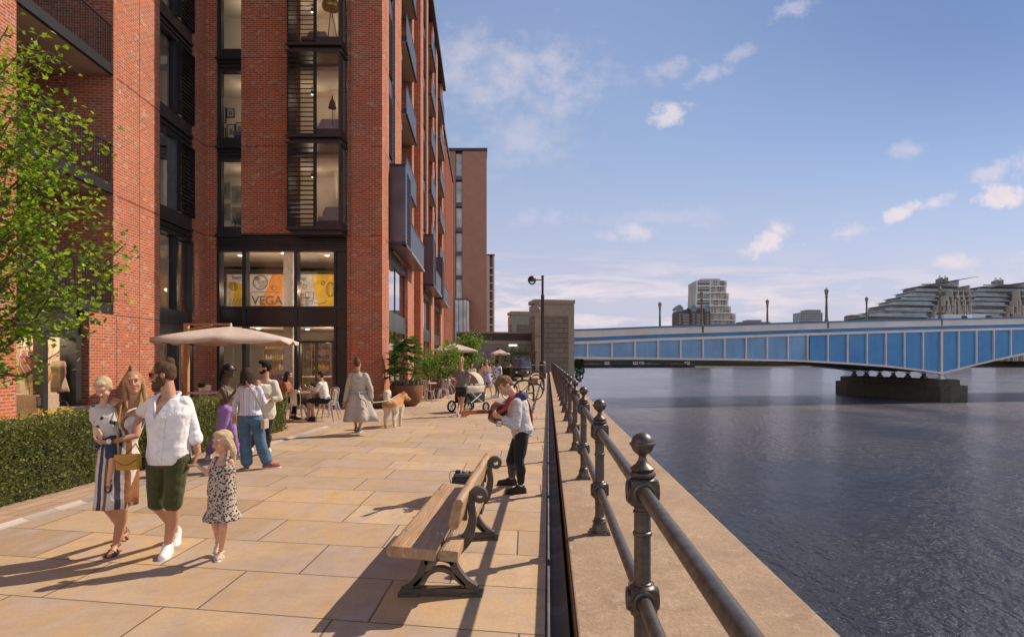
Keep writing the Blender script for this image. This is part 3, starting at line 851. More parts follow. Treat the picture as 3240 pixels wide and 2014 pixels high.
m.fbox(F2, a0, a1, -.32, -.06, 2.2, 2.84); m.fbox(F2, am - .1, am + .1, -.3, -.06, 0, 2.2); m.fbox(F2, a1 - .06, a1, -.3, -.06, 0, 2.2); m.fbox(F2, a0, a0 + .04, -.3, -.06, 0, 2.2)
fr = build('window', m, M_FRAME, bld); pane(F2, a0 + .04, am - .1, -.2, 0.02, 2.2, fr); pane(F2, am + .1, a1 - .06, -.2, .02, 2.2, fr)
q = MB(); q.fbox(F2, 19.0, 22.2, -1.6, -1.5, 0, 2.6); build('lobby_wall', q, M_CREAM, bld)
# ---- balconies of the left wing
def balcony(F, s0, s1, z, o_out, o_in, bars=True, par=None, soffit=True):
    m = MB(); m.fbox(F, s0, s1, o_out - .05, o_out, z, z + .30); m.fbox(F, s0, s1, o_out - .055, o_out + .03, z + .02, z + .05)
    m.fbox(F, s0, s1, o_in, o_out - .051, z + .06, z + .28)
    b = build('balcony', m, M_METAL, bld)
    if soffit:
        q = MB(); q.fbox(F, s0, s1, o_in, o_out - .06, z + .03, z + .055); build('soffit', q, M_SOFFIT, b)
    r = MB()
    if bars:
        n = int((s1 - s0) / .105)
        for k in range(n + 1):
            s = s0 + .03 + (s1 - s0 - .06) * k / n
            r.fbox(F, s - .008, s + .008, o_out - .045, o_out - .03, z + .30, z + 1.34)
        r.fbox(F, s0, s1, o_out - .06, o_out - .015, z + 1.34, z + 1.375)
        build('railing', r, M_METAL, b)
    else:
        r.fbox(F, s0 + .02, s1 - .02, o_out - .03, o_out - .015, z + .32, z + 1.32)
        r.fbox(F, s0, s1, o_out - .05, o_out, z + 1.32, z + 1.36)
        build('railing', r, M_RAILG, b)
    return b
for z in LV[:7]:
    balcony(F2, 13.46, 16.97, z, -.02, -2.19)
    m = MB()
    m.fbox(F2, 13.6, 13.75, -2.19, -2.12, z + .3, z + 2.7); m.fbox(F2, 15.0, 15.12, -2.19, -2.12, z + .3, z + 2.7); m.fbox(F2, 16.3, 16.42, -2.19, -2.12, z + .3, z + 2.7); m.fbox(F2, 13.6, 16.42, -2.19, -2.11, z + 2.7, z + 2.82)
    fr = build('balcony_door', m, M_FRAME, bld)
    q = MB(); q.fbox(F2, 13.75, 16.3, -2.19, -2.15, z + .3, z + 2.7); build('pane', q, mat('dark_glass', (.02, .018, .018), .08, .0), fr)
# ---- shop window with the mannequins
m = MB()
s0, s1 = 13.46, 15.93
m.fbox(F2, s0, 15.6, -.35, -.10, 2.30, 2.88); m.fbox(F2, s0, s1, -.35, -.06, 2.22, 2.30)
m.fbox(F2, 14.42, 14.58, -.32, -.1, .1, 2.22); m.fbox(F2, 15.45, 15.66, -.40, -.02, 0, 2.22); m.fbox(F2, 15.66, 15.93, -.42, -.2, 0, 2.88); m.fbox(F2, s0, 15.45, -.32, -.08, 0, .16)
sw = build('display_window', m, M_METAL, bld)
pane(F2, s0, 14.42, -.2, .16, 2.22, sw); pane(F2, 14.58, 15.45, -.2, .16, 2.22, sw)
q = MB(); q.fbox(F2, 12.4, 17.0, -2.4, -2.3, 0, 2.8); q.fbox(F2, 12.3, 12.4, -2.4, -.5, 0, 2.8); q.fbox(F2, 16.9, 17, -2.3, -.5, 0, 2.8); q.fbox(F2, 12.3, 17, -2.4, -.46, 2.8, 2.88); build('display_room', q, M_CREAM, bld)

# ---- river side: louvred strips, balconies, big bays, ground-floor glazing
for a, b in ((24.2, 25.9), (38.0, 40.2), (46.4, 48.3)):
    for i in range(1, 7):
        z0, z1 = LV[i], LV[i + 1]
        m = MB(); m.fbox(F3, a, b, -.35, -.08, z0 - .06, z0 + .30); m.fbox(F3, a, b, -.35, -.08, z1 - .36, z1 - .06)
        m.fbox(F3, b - .45, b, -.30, -.06, z0 + .3, z1 - .36); m.fbox(F3, a, a + .08, -.30, -.06, z0 + .3, z1 - .36)
        fr = build('window', m, M_FRAME, bld); pane(F3, a + .08, b - .45, -.2, z0 + .3, z1 - .36, fr, M_GLASSR)
        if b < 45:
            lm = MB()
            for k in range(17): lm.fbox(F3, a + .04, b - .5, -.05, -.01, z0 + .4 + k * .135, z0 + .435 + k * .135)
            build('louvre', lm, M_LOUV, fr)
for a, b in ((27.9, 32.0), (41.4, 45.0), (49.9, 55.0)):
    for i in range(2, 7): balcony(F3, a, b, LV[i], -.02 + .25, -1.95, bars=False)
for a, b, c in ((24.3, 26.3, 32.0), (38.0, 40.3, 45.1), (46.6, 48.5, 55.0)):
    m = MB(); z0, z1 = 6.15, 9.28
    m.fbox(F3, a, a + .10, .004, .62, z0, z1); m.fbox(F3, a, c, .004, .62, z0, z0 + .12); m.fbox(F3, a, b, .004, .60, z1 - .12, z1)
    m.fbox(F3, a + .1, a + .45, .5, .62, z0, z1)
    m.fbox(F3, b - .08, b, .4, .6, z0 + .12, z1)
    bb = build('metal_bay', m, M_BAY, bld)
    lm = MB()
    for k in range(20): lm.fbox(F3, a + .47, b - .1, .54, .60, z0 + .22 + k * .142, z0 + .27 + k * .142)
    build('louvre', lm, M_LOUV, bb)
    r = MB(); r.fbox(F3, b, c, .58, .60, z0 + .14, z0 + 1.25); r.fbox(F3, b, c, .56, .625, z0 + 1.25, z0 + 1.29); build('railing', r, M_RAILG, bb)
    r = MB(); r.fbox(F3, b, c, .60, .645, z0 - .01, z0 + .10); build('edge_trim', r, mat('pale_metal', (.28, .29, .32), .35, .5), bb)
for a, b in ((24.2, 30.2), (38.0, 43.6), (46.4, 53.4), (56.5, 74.0)):
    m = MB(); m.fbox(F3, a, b, -.8, -.12, 5.6, 6.12)
    for k in range(5): m.fbox(F3, a, b, -.12, -.08, 5.65 + k * .09, 5.70 + k * .09)
    n = max(1, round((b - a) / 3.0))
    for k in range(n + 1):
        s = a + (b - a - .06) * k / n; m.fbox(F3, s, s + .05, -.30, -.17, 0, 5.6)
    fr = build('shopfront', m, M_FRAME, bld)
    q = MB(); q.fbox(F3, a, b, -.30, -.09, 2.85, 3.62); build('spandrel', q, M_SPANG, fr)
    pane(F3, a, b, -.2, 3.62, 5.6, fr, M_GLASSR); pane(F3, a, b, -.2, .1, 2.85, fr, M_GLASSR)
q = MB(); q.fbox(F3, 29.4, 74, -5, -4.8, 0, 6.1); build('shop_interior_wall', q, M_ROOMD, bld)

# ---- things seen inside
mu = thing('wall_mural', 'yellow, orange and white food doodle mural lettered VEGA inside the upper shop floor', 'mural', (-9.5, 25.6, 3.36))
mz0, mz1 = 3.80, 5.15
MY = 25.55
def mx(u): return (u - 1734) * MY / FPX
q = MB(); q.box(mx(718), mx(1075), MY, MY + .08, mz0, mz1); build('panel', q, mat('mural_white', (.66, .60, .58), .8), mu)
M_YEL = mat('mural_yellow', (.75, .48, .05), .8); M_ORA = mat('mural_orange', (.74, .30, .07), .8); M_INK = mat('mural_ink', (.16, .12, .11), .8)
def patch(pts, m, nm):
    q = MB(); q.prism(pts, lambda a, b, d: V((a, MY - d, b)), .002, .006); build(nm, q, m, mu)
def mzv(v): return CAM_H - (v - 1135) * MY / FPX
zt_, zb_ = mz1 - .002, mz0 + .02
patch([(mx(722), zb_), (mx(798), zb_), (mx(776), (zb_ + zt_) / 2 + .15), (mx(752), zt_ - .3), (mx(722), zt_ - .3)], M_YEL, 'yellow_field')
patch([(mx(820), zb_), (mx(890), zb_), (mx(900), zt_), (mx(862), zt_)], M_ORA, 'orange_field')
patch([(mx(925), zb_), (mx(960), zb_), (mx(948), zt_), (mx(925), zt_)], M_ORA, 'orange_field')
patch([(mx(1008), zb_), (mx(1068), zb_), (mx(1068), zt_), (mx(985), zt_)], M_YEL, 'yellow_field')
def text(name, body, loc, size, m, par, rot=(PI / 2, 0, 0), ext=.004, align='LEFT', bold=0):
    c = bpy.data.curves.new(name, 'FONT'); c.body = body; c.size = size; c.extrude = ext; c.align_x = align; c.offset = bold
    o = bpy.data.objects.new('tmp', c); COL.objects.link(o)
    me = bpy.data.meshes.new_from_object(o.evaluated_get(bpy.context.evaluated_depsgraph_get()))
    bpy.data.objects.remove(o)
    me.materials.clear(); me.materials.append(m)
    r = bpy.data.objects.new(name, me); COL.objects.link(r); r.rotation_euler = rot
    r.location = V(loc) - root_loc(par)
    r.parent = par
    return r
text('lettering', 'VEGA', (mx(797), MY - .02, mz0 + .12), .50, M_INK, mu, bold=.008)
text('lettering', 'FAST\nME', (mx(941), MY - .02, mz1 - .25), .17, M_INK, mu)
text('lettering', 'ADD\nBANANA\nSPIRULINA\nBERRIES', (mx(941), MY - .02, mz0 + .48), .13, M_INK, mu)
text('lettering', 'burrito', (mx(735), MY - .02, mz1 - .20), .22, M_INK, mu)
dd = MB()
def circ(cu, z, r, n=22, a=1.0): dd.tube([V((mx(cu) + r * a * math.cos(2 * PI * k / n), MY - .015, z + r * math.sin(2 * PI * k / n))) for k in range(n + 1)], .009, 4)
circ(824, mz1 - .33, .30); circ(824, mz1 - .33, .27)
for k in range(8): circ(824 + 14 * math.cos(k * 2.4), mz1 - .33 + .17 * math.sin(k * 2.1), .05)
for k in range(3): circ(739, mz1 - .5, .16, 18, .35 + .35 * k)
for k in range(3): circ(1046, mz1 - .62, .30, 18, .22 + .2 * k)
circ(1022, mz1 - .35, .08); circ(1022, mz1 - .35, .05); circ(965, mz1 - .5, .08); circ(868, mz1 - .55, .1)
for k in range(14): circ(725 + k * 3.4, mz0 + .13 + .09 * (k % 3), .03, 8)
dd.tube([V((mx(a), MY - .015, b)) for a, b in ((793, mz0 + .62), (793, mz0 + .06), (892, mz0 + .06))], .01, 4)
dd.tube([V((mx(a), MY - .015, b)) for a, b in ((793, mz0 + .62), (892, mz0 + .62))], .01, 4)
dd.tube([V((mx(a), MY - .015, b)) for a, b in ((966, mz0 + .62), (970, mz0 + .15), (988, mz0 + .15), (994, mz0 + .62), (966, mz0 + .62))], .01, 4)
dd.tube([V((mx(1012 + 22 * math.sin(t)), MY - .015, mz0 + .32 - .16 * math.cos(t))) for t in [i * .3 for i in range(-3, 6)]], .011, 4)
build('doodle', dd, M_INK, mu)
# shelves with goods in the shop
def shelf(x0, x1, y, label, seed):
    r = random.Random(seed)
    t = thing('display_shelf', label, 'shelf', ((x0 + x1) / 2, y, 0))
    m = MB()
    for z in (.3, .75, 1.2, 1.65, 2.1): m.box(x0, x1, y, y + .3, z, z + .035)
    for x in (x0 - .04, x1): m.box(x, x + .04, y, y + .3, 0, 2.5)
    build('rack', m, M_WOODT, t)
    cs = [mat('jar_orange', (.55, .17, .04), .4), mat('jar_white', (.7, .66, .6), .4), mat('jar_brown', (.2, .10, .05), .4), mat('jar_purple', (.16, .08, .2), .4), mat('jar_yellow', (.6, .4, .08), .4)]
    bs = [MB() for _ in cs]
    for z in (.335, .785, 1.235, 1.685, 2.135):
        x = x0 + .05; k = r.randrange(5)
        while x < x1 - .08:
            if r.random() < .2: k = r.randrange(5)
            h = r.uniform(.12, .26)
            bs[k].lathe([(.04, z), (.045, z + .02), (.045, z + h * .75), (.03, z + h * .85), (.032, z + h)], (x, y + .12, 0), 8); x += .1
    for b_, c_ in zip(bs, cs):
        if b_.v: build('jar', b_, c_, t)
shelf(-12.35, -10.8, 27.2, 'tall wooden shelf of jars and cups behind the left shop pane', 1); shelf(-10.4, -9.6, 27.6, 'narrow wooden shelf of jars left of the white shop column', 2); shelf(-8.9, -7.6, 26.8, 'shelf of pale packets seen through the shop door', 3)
t = thing('shop_counter', 'timber shop counter below the downlights inside the ground floor', 'counter', (-9.5, 25.5, 0)); m = MB(); m.box(-10.6, -7.7, 25.2, 25.8, 0, .95); build('front', m, M_WOODT, t); m = MB(); m.box(-10.7, -7.6, 25.15, 25.85, .952, 1.0); build('worktop', m, M_ROOM, t)
# pictures, lamps and chairs in the flats
M_FRB = mat('black_frame', (.02, .02, .02), .5); M_PAPER = mat('picture_paper', (.62, .58, .52), .8)
def picture(c, w_, h_, label, border):
    t = thing('framed_picture', label, 'picture', c, 'framed pictures in the flats')
    c = V(c); m = MB(); b = .03
    for a in (-1, 1): m.obox(c + V((a * (w_ / 2 - b / 2), 0, 0)), (b / 2, 0, 0), (0, .015, 0), (0, 0, h_ / 2)); m.obox(c + V((0, 0, a * (h_ / 2 - b / 2))), (w_ / 2 - b, 0, 0), (0, .015, 0), (0, 0, b / 2))
    build('frame', m, M_FRB if border else M_PAPER, t)
    m = MB(); m.obox(c, (w_ / 2 - b, 0, 0), (0, .008, 0), (0, 0, h_ / 2 - b)); build('mount', m, M_PAPER if border else mat('print_grey', (.36, .33, .30), .8), t)
    m = MB(); m.obox(c + V((0, -.009, 0)), (w_ / 5, 0, 0), (0, .003, 0), (0, 0, h_ / 5)); build('print', m, mat('print_dark', (.25, .23, .21), .8), t)
yb = 25.37
for i, (dx, dz, w_, h_) in enumerate(((0, 1.75, .34, .62), (.42, 1.85, .32, .36), (0, .95, .3, .42), (.45, 1.0, .34, .62), (.86, 1.15, .3, .5), (1.25, .85, .3, .55), (.9, .5, .28, .3))):
    picture((fx(697) - 1.38 + dx * .82, yb, LV[2] + .62 + dz * .9), w_, h_, 'thin black framed print in the %s gallery wall cluster, second floor window' % ('top left', 'upper', 'lower left', 'central', 'right', 'far right', 'bottom')[i], True)
for i, (dx, dz) in enumerate(((0, 1.6), (.72, 1.45), (0, .75), (.72, .6))):
    picture((fx(700) - 1.35 + dx * .85, yb, LV[1] + .75 + dz), .6, .72, 'white mounted square print, %s of four in the first floor window' % ('upper left', 'upper right', 'lower left', 'lower right')[i], False)
def floor_lamp(x, y, z, shade, label, tri=True, h=1.75):
    t = thing('floor_lamp', label, 'lamp', (x, y, z)); m = MB()
    if tri:
        for k in range(3):
            a = k * 2.1 + .4; m.tube([(x, y, z + h - .3), (x + .28 * math.cos(a), y + .28 * math.sin(a), z)], .013, 6)
        build('tripod', m, M_FRB, t); m = MB()
        m.lathe([(.30, z + h - .32), (.31, z + h - .22), (.27, z + h - .08), (.17, z + h + .02), (.02, z + h + .05)], (x, y, 0), 18)
    else:
        m.tube([(x, y, z), (x, y, z + h - .2)], .012, 6); m.lathe([(.14, z), (.14, z + .02)], (x, y, 0), 14); build('stand', m, M_FRB, t); m = MB()
        m.lathe([(.14, z + h - .35), (.10, z + h - .15), (.03, z + h - .02), (.012, z + h + .1)], (x, y, 0), 14)
    build('lamp_shade', m, shade, t, smooth=True)
def inbay(u): return (u - 1734) * 22.35 / FPX
floor_lamp(inbay(1049), 22.3, LV[3] + .15, mat('gold_shade', (.45, .28, .08), .3, .8), 'tripod floor lamp with a big gold dome shade in the top bay window')
floor_lamp(inbay(1053), 22.3, LV[2] + .15, M_FRB, 'slim black floor lamp with a pointed shade in the middle bay window', False, 1.45)
def armchair(x, y, z, m_, label):
    t = thing('armchair', label, 'chair', (x, y, z)); m = MB()
    m.loft([[V((x + .36 * a, y + b * .33, z + zz)) for a, b in ((-1, -1), (1, -1), (1, 1), (-1, 1))] for zz in (.3, .46)]); build('seat', m, m_, t, bevel=.05)
    m = MB(); m.loft([[V((x + .38 * a * k, y + .3 + b * .07 + zz * .12, z + .4 + zz)) for a, b in ((-1, -1), (1, -1), (1, 1), (-1, 1))] for zz, k in ((0, 1), (.3, 1.05), (.55, .8))]); build('backrest', m, m_, t, bevel=.05)
    for i in (-1, 1):
        for j in (-1, 1):
            m = MB(); m.tube([(x + .28 * i, y + .25 * j, z + .31), (x + .33 * i, y + .3 * j, z)], .018, 6); build('leg', m, M_FRB, t)
armchair(inbay(1040), 22.55, LV[1] + .16, cloth('grey_weave', (.30, .29, .32)), 'grey woven armchair in the lowest bay window')
armchair(inbay(985), 22.6, LV[3] + .16, cloth('mauve_cloth', (.34, .22, .24)), 'mauve armchair behind the louvres of the top bay window')
armchair(inbay(1025), 22.6, LV[2] + .16, cloth('lilac_cloth', (.36, .34, .42)), 'lilac armchair below the shelf in the middle bay window')
armchair(fx(742), 23.5, LV[1] + .3, cloth('navy_cloth', (.16, .18, .24)), 'navy armchair behind the first floor corner window')
armchair(fx(742), 23.5, LV[2] + .3, cloth('slate_cloth', (.20, .22, .27)), 'slate armchair below the black framed prints on the second floor')
# ---------------------------------------------------------------- bridge over the river
CB, SB = math.cos(math.radians(12.5)), math.sin(math.radians(12.5))
def B(s, o, z=0): return V((5.03 + CB * s - SB * o, 80 + SB * s + CB * o, z))     # s along the bridge, o across it (away from us)
def s_at(u):
    """distance along the near side of the bridge seen at photo column u"""
    k = (u - 1734) / FPX
    return (80 * k - 5.03) / (CB - SB * k)
def zat(u, v):
    s = s_at(u); return CAM_H - (v - 1135) / FPX * (80 + SB * s)
def interp(tab, s):
    for (a, b), (c, d_) in zip(tab, tab[1:]):
        if s <= c: return b + (d_ - b) * (s - a) / (c - a)
    return tab[-1][1]
tops = [(s_at(u), zat(u, v)) for u, v in ((1815, 1041), (1858, 1040), (2088, 1031), (2300, 1025.5), (2500, 1019), (2800, 1011), (3000, 1007), (3240, 1002.5))]
bots = [(s_at(u), zat(u, v)) for u, v in ((1815, 1134), (1858, 1135), (2100, 1137.5), (2300, 1139.5), (2493, 1143), (2554, 1145), (2680, 1152), (2801, 1160.5), (2920, 1174.5), (2978, 1182.5), (3033, 1169.5), (3088, 1155), (3143, 1142), (3198, 1130), (3240, 1121))]
s0b = tops[0][0] - 2.2; s1b = tops[-1][0]
slope_t = (tops[-1][1] - tops[-2][1]) / (tops[-1][0] - tops[-2][0])
for k in range(1, 14):
    ss = s1b + k * 6.0; tops.append((ss, tops[7][1] + slope_t * k * 6 - .012 * k * k)); 
bb_ = bots[-1][1]
for k in range(1, 14):
    x = k / 13; bots.append((s1b + k * 6.0, bb_ + 2.4 * math.sin(min(1, x * 1.6) * PI / 2) - max(0, (k - 8)) * .5))
def zt(s): return interp(tops, s)
def zb(s): return interp(bots, s)
SE = s1b + 72
br = thing('road_bridge', 'long blue and cream steel girder road bridge over the river', 'bridge', (30, 86, 0))
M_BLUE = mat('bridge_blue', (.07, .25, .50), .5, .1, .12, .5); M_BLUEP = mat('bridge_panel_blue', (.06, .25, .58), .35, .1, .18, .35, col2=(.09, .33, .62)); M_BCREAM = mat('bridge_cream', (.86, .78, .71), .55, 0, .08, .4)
N = 60
SS = [s0b + (SE - s0b) * i / N for i in range(N + 1)]
# follow the chord breakpoints closely
SS = sorted(set([round(x, 3) for x in SS] + [round(a, 3) for a, b in bots if s0b < a < SE]))
def band(o0, o1, fz0, fz1, mats, name, par, W=None):
    m = MB()
    m.loft([[B(s, o0, fz0(s)), B(s, o1, fz0(s)), B(s, o1, fz1(s)), B(s, o0, fz1(s))] for s in SS]); return build(name, m, mats, par)
for side in (0, 1):
    def O(a, b): return (a, b) if side == 0 else (18.6 - b, 18.6 - a)
    band(*O(-.16, .12), lambda s: zt(s) - .2, lambda s: zt(s), M_BLUE, 'handrail', br)
    band(*O(-.02, .08), lambda s: zt(s) - 1.0, lambda s: zt(s) - .2, M_BCREAM, 'parapet', br)
    band(*O(-.10, .1), lambda s: zt(s) - 1.08, lambda s: zt(s) - 1.003, M_BCREAM, 'cornice', br)
    band(*O(-.04, .1), lambda s: zt(s) - 1.56, lambda s: zt(s) - 1.083, M_BLUE, 'fascia_band', br)
    band(*O(-.14, .1), lambda s: zt(s) - 1.92, lambda s: zt(s) - 1.563, M_BCREAM, 'top_chord', br)
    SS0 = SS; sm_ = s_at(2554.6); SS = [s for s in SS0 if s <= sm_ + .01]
    band(*O(.12, .2), lambda s: zb(s) + .25, lambda s: zt(s) - 1.9, mat('bridge_pale_blue', (.22, .42, .66), .35, .1, .16, .3), 'girder_web', br)  # left span paler: reflected light put into its blue
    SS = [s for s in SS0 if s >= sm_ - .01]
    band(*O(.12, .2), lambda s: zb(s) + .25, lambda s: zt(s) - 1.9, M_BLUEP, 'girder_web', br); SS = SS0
    band(*O(-.16, .3), lambda s: zb(s), lambda s: zb(s) + .26, M_BCREAM, 'bottom_chord', br)
m = MB()
m.loft([[B(s, .32, zt(s) - 2.1), B(s, 18.28, zt(s) - 2.1), B(s, 18.28, zt(s) - 1.25), B(s, .32, zt(s) - 1.25)] for s in SS]); build('deck', m, mat('bridge_deck', (.09, .085, .08), .8), br)
m = MB()
for o in (3, 6, 9, 12, 15): m.loft([[B(s, o, zb(s) + .1), B(s, o + .3, zb(s) + .1), B(s, o + .3, zt(s) - 2.12), B(s, o, zt(s) - 2.12)] for s in SS])
build('inner_girder', m, mat('girder_grey', (.16, .16, .17), .6, .2, .2, 1), br)
stif = [1858.4, 1935.3, 2008.4, 2081.2, 2152.8, 2223.9, 2291.9, 2360, 2426.6, 2493, 2554.6, 2618.4, 2680.8, 2742.3, 2801.8, 2861, 2919.9, 2978.4, 3032.9, 3088.5, 3143.7, 3197.6, 3250, 3302]
sx = [s_at(u) for u in stif]; 
while sx[-1] < SE - 3: sx.append(sx[-1] + 3.15)
for s in sx:
    w_ = .36 if abs(s - s_at(2978.4)) < .1 else .2
    m = MB(); m.hexa([B(s - w_ / 2, -.135, zb(s - w_ / 2) + .2), B(s + w_ / 2, -.135, zb(s + w_ / 2) + .2), B(s + w_ / 2, .13, zb(s + w_ / 2) + .2), B(s - w_ / 2, .13, zb(s - w_ / 2) + .2),
                      B(s - w_ / 2, -.135, zt(s) - 1.8), B(s + w_ / 2, -.135, zt(s) - 1.8), B(s + w_ / 2, .13, zt(s) - 1.8), B(s - w_ / 2, .13, zt(s) - 1.8)])
    build('stiffener', m, M_BCREAM, br)
rv = MB()
for a, b in zip(sx, sx[1:]):
    mid = (a + b) / 2 - .1
    h = zt(mid) - 1.95 - zb(mid) - .3; n = int(h / .16)
    for k in range(n):
        for d_ in (-.09, .09): rv.obox(B(mid + d_, .115, zb(mid) + .32 + k * .16), V((CB, SB, 0)) * .022, V((-SB, CB, 0)) * .012, V((0, 0, .022)))
build('rivets', rv, mat('rivet_pale', (.14, .30, .44), .4, .2), br)
hs = s_at(2978.4)
for o in (.1, 3.2, 6.3, 9.3, 12.3, 15.4, 18.4):
    m = MB(); z1 = zb(hs) - .0
    m.loft([[B(hs + a * w_, o + b * w_, z) for a, b in ((-1, -1), (1, -1), (1, 1), (-1, 1))] for z, w_ in ((z1 - .75, .38), (z1 - .45, .30), (z1 - .30, .16), (z1 - .12, .22), (z1 + .02, .3))])
    build('bearing', m, M_BCREAM if o < 1 else mat('girder_grey', (.16, .16, .17), .6), br)
pr = thing('bridge_pier', 'weathered grey concrete river pier under the blue bridge', 'pier', tuple(B(hs, 9, WZ)))
def hexring(hw, o0, o1, z, tip):
    return [B(hs - hw, o0 + tip * .5, z), B(hs - hw * .55, o0, z), B(hs + hw * .55, o0, z), B(hs + hw, o0 + tip * .5, z), B(hs + hw, o1 - tip * .5, z), B(hs + hw * .55, o1, z), B(hs - hw * .55, o1, z), B(hs - hw, o1 - tip * .5, z)]
zc = zb(hs) - .76
M_PIER = concrete_mat('pier_concrete', (.15, .13, .095), (.105, .095, .065), (.20, .175, .13), .25, .5)
m = MB(); m.loft([hexring(2.35, -3.0, 21, z, 1.6) for z in (WZ - 3, WZ + 1.0, zc - .95)] + [hexring(2.25, -2.9, 20.9, zc - .85, 1.6)]); build('pier_body', m, M_PIER, pr)
m = MB(); m.loft([hexring(1.85, -2.0, 20.2, zc - .9, 1.2), hexring(1.85, -2.0, 20.2, zc - .15, 1.2), hexring(1.6, -1.7, 19.9, zc, 1.0)]); build('pier_cap', m, M_PIER, pr)
# lamps along the bridge
def bridge_lamp(u, v0, v1, o, label):
    k = (u - 1734) / FPX
    s = (80 * k + CB * o * k - 5.03 + SB * o) / (CB - SB * k)
    b = B(s, o); zbse = zt(s) - .25; h = CAM_H + (1135 - v0) / FPX * b.y - zbse
    t = thing('bridge_lamp', label, 'street lamp', (b.x, b.y, zbse), 'lamp standards along the bridge')
    m = MB(); m.lathe([(.42, zbse - .9), (.42, zbse + .15), (.3, zbse + .25), (.24, zbse + .5), (.2, zbse + .7), (.17, zbse + h * .45), (.13, zbse + h - 1.4), (.2, zbse + h - 1.33), (.2, zbse + h - 1.25), (.1, zbse + h - 1.2)], (b.x, b.y, 0), 10)
    build('column', m, mat('bronze_lamp_paint', (.20, .16, .095), .5, .3, .2, 1), t)
    m = MB(); m.lathe([(.16, zbse + h - 1.2), (.32, zbse + h - .45), (.36, zbse + h - .42), (.2, zbse + h - .2), (.06, zbse + h - .12), (.05, zbse + h)], (b.x, b.y, 0), 6)
    build('lantern', m, mat('lantern_glass', (.34, .29, .19), .3, .2), t)
for a in ((2088, 953, 0, 18.2, 'lamp standard standing alone above the bridge left of the tall white tower'), (2220, 918, 0, .35, 'lamp standard on the bridge in front of the tall white tower'), (2428, 945, 0, 18.2, 'lamp standard above the bridge just right of the tall white tower'),
          (2615, 910, 0, .35, 'tall lamp standard on the bridge right beside the pale office block'), (2742, 937, 0, 18.2, 'lamp standard on the bridge at the low end of the larger stepped glass block'), (2974, 905, 0, .35, 'tall lamp standard on the bridge before the stepped glass block with twin chimneys'), (3029, 935, 0, 18.2, 'slender lamp standard on the bridge between the two stepped glass blocks')):
    bridge_lamp(*a)
def van(u, o, ln, label):
    k = (u - 1734) / FPX; s = (80 * k + CB * o * k - 5.03 + SB * o) / (CB - SB * k); z = zt(s) - 1.25
    t = thing('white_van', label, 'van', tuple(B(s, o, z))); m = MB()
    pr_ = [(-ln / 2, .35), (ln / 2 - .9, .35), (ln / 2, .4), (ln / 2, .9), (ln / 2 - .7, 1.15), (ln / 2 - 1.3, 1.95), (-ln / 2 + .1, 2.0), (-ln / 2, 1.8)]
    m.prism(pr_, lambda a, b, d_: B(s + a, o + d_, z + b), -.9, .9); build('body', m, mat('white_paint', (.72, .72, .74), .3), t, bevel=.06)
    for a in (-ln * .3, ln * .3):
        for d_ in (-.86, .86):
            m = MB(); m.prism([(a + .33 * math.cos(q * PI / 8), .33 + .33 * math.sin(q * PI / 8)) for q in range(16)], lambda x, y, e: B(s + x, o + e, z + y), d_ - .1, d_ + .1); build('wheel', m, M_BLACK, t)
    m = MB(); m.prism([(ln / 2 - .72, 1.18), (ln / 2 - 1.28, 1.88), (ln / 2 - 2.2, 1.88), (ln / 2 - 2.2, 1.18)], lambda x, y, e: B(s + x, o + e, z + y), -.91, .91); build('cab_window', m, M_SPAN, t)
van(3018, 5, 5.4, 'white van driving on the bridge left of the slender lamp'); van(3100, 5, 4.6, 'white van on the bridge ahead of another van, right of the slender lamp')

# ---------------------------------------------------------------- stone towers and the approach wall at the bridge end
def T(a, o, z=0): return V((-1.65 + CB * a - SB * o, 78.0 + SB * a + CB * o, z))   # a along, o away
def stone_tower(oa, w_, d_, h, label, z0=-5):
    t = thing('stone_tower', label, 'tower', tuple(T(w_ / 2, oa + d_ / 2, 0)), 'stone towers at the bridge end')
    q = lambda e, z: [T(-e, oa - e, z), T(w_ + e, oa - e, z), T(w_ + e, oa + d_ + e, z), T(-e, oa + d_ + e, z)]
    m = MB(); m.loft([q(0, z0), q(0, h - 2.05)]); build('block_course', m, M_STONE, t)
    m = MB(); m.loft([q(.02, h - 2.045), q(.02, h - .66), ]); m.loft([q(.10, h - .5), q(.12, h - .05), q(.06, h)])
    for a in (0, w_ - .75): m.fbox(lambda s_, o_: T(s_, oa - o_), a, a + .75, -.3, .055, z0, h - 2.0)
    build('dressed_top', m, M_STONEP, t)
    m = MB()
    n = int(w_ / .19)
    for k in range(n): m.fbox(lambda s_, o_: T(s_, oa - o_), .04 + k * w_ / n, .04 + (k + .55) * w_ / n, -.3, .09, h - .655, h - .503)
    m.fbox(lambda s_, o_: T(s_, oa - o_), .03, w_ - .03, -.3, .035, h - .655, h - .503)
    build('dentil_course', m, M_STONEP, t)
    return t
stone_tower(0, 5.06, 3.7, 9.15, 'nearer stone block tower at the end of the blue bridge beside the railing')
stone_tower(18.0, 4.6, 3.6, 9.0, 'smaller looking stone tower half hidden behind the nearer one, left of the lamp post')
ap = thing('approach_wall', 'stained concrete bridge approach wall with a dark brick parapet behind the cafe parasols', 'wall', tuple(T(-5, 2, 0)))
m = MB(); m.fbox(lambda s_, o_: T(s_, 2.2 - o_), -9.5, -.002, -16, 0, -.6, 4.05); build('wall', m, M_DARKCON, ap)
m = MB(); m.fbox(lambda s_, o_: T(s_, 2.2 - o_), -9.5, -.004, -.6, .03, 4.052, 4.95); build('parapet', m, brick('grey_brick', (.10, .085, .075), (.075, .065, .058), (.12, .11, .1)), ap)
m = MB(); m.fbox(lambda s_, o_: T(s_, 2.2 - o_), -9.5, -.004, -.65, .1, 4.952, 5.12); m.fbox(lambda s_, o_: T(s_, 2.2 - o_), -9.5, -.003, -.1, .12, 3.6, 3.95); build('coping', m, M_STONEP, ap)
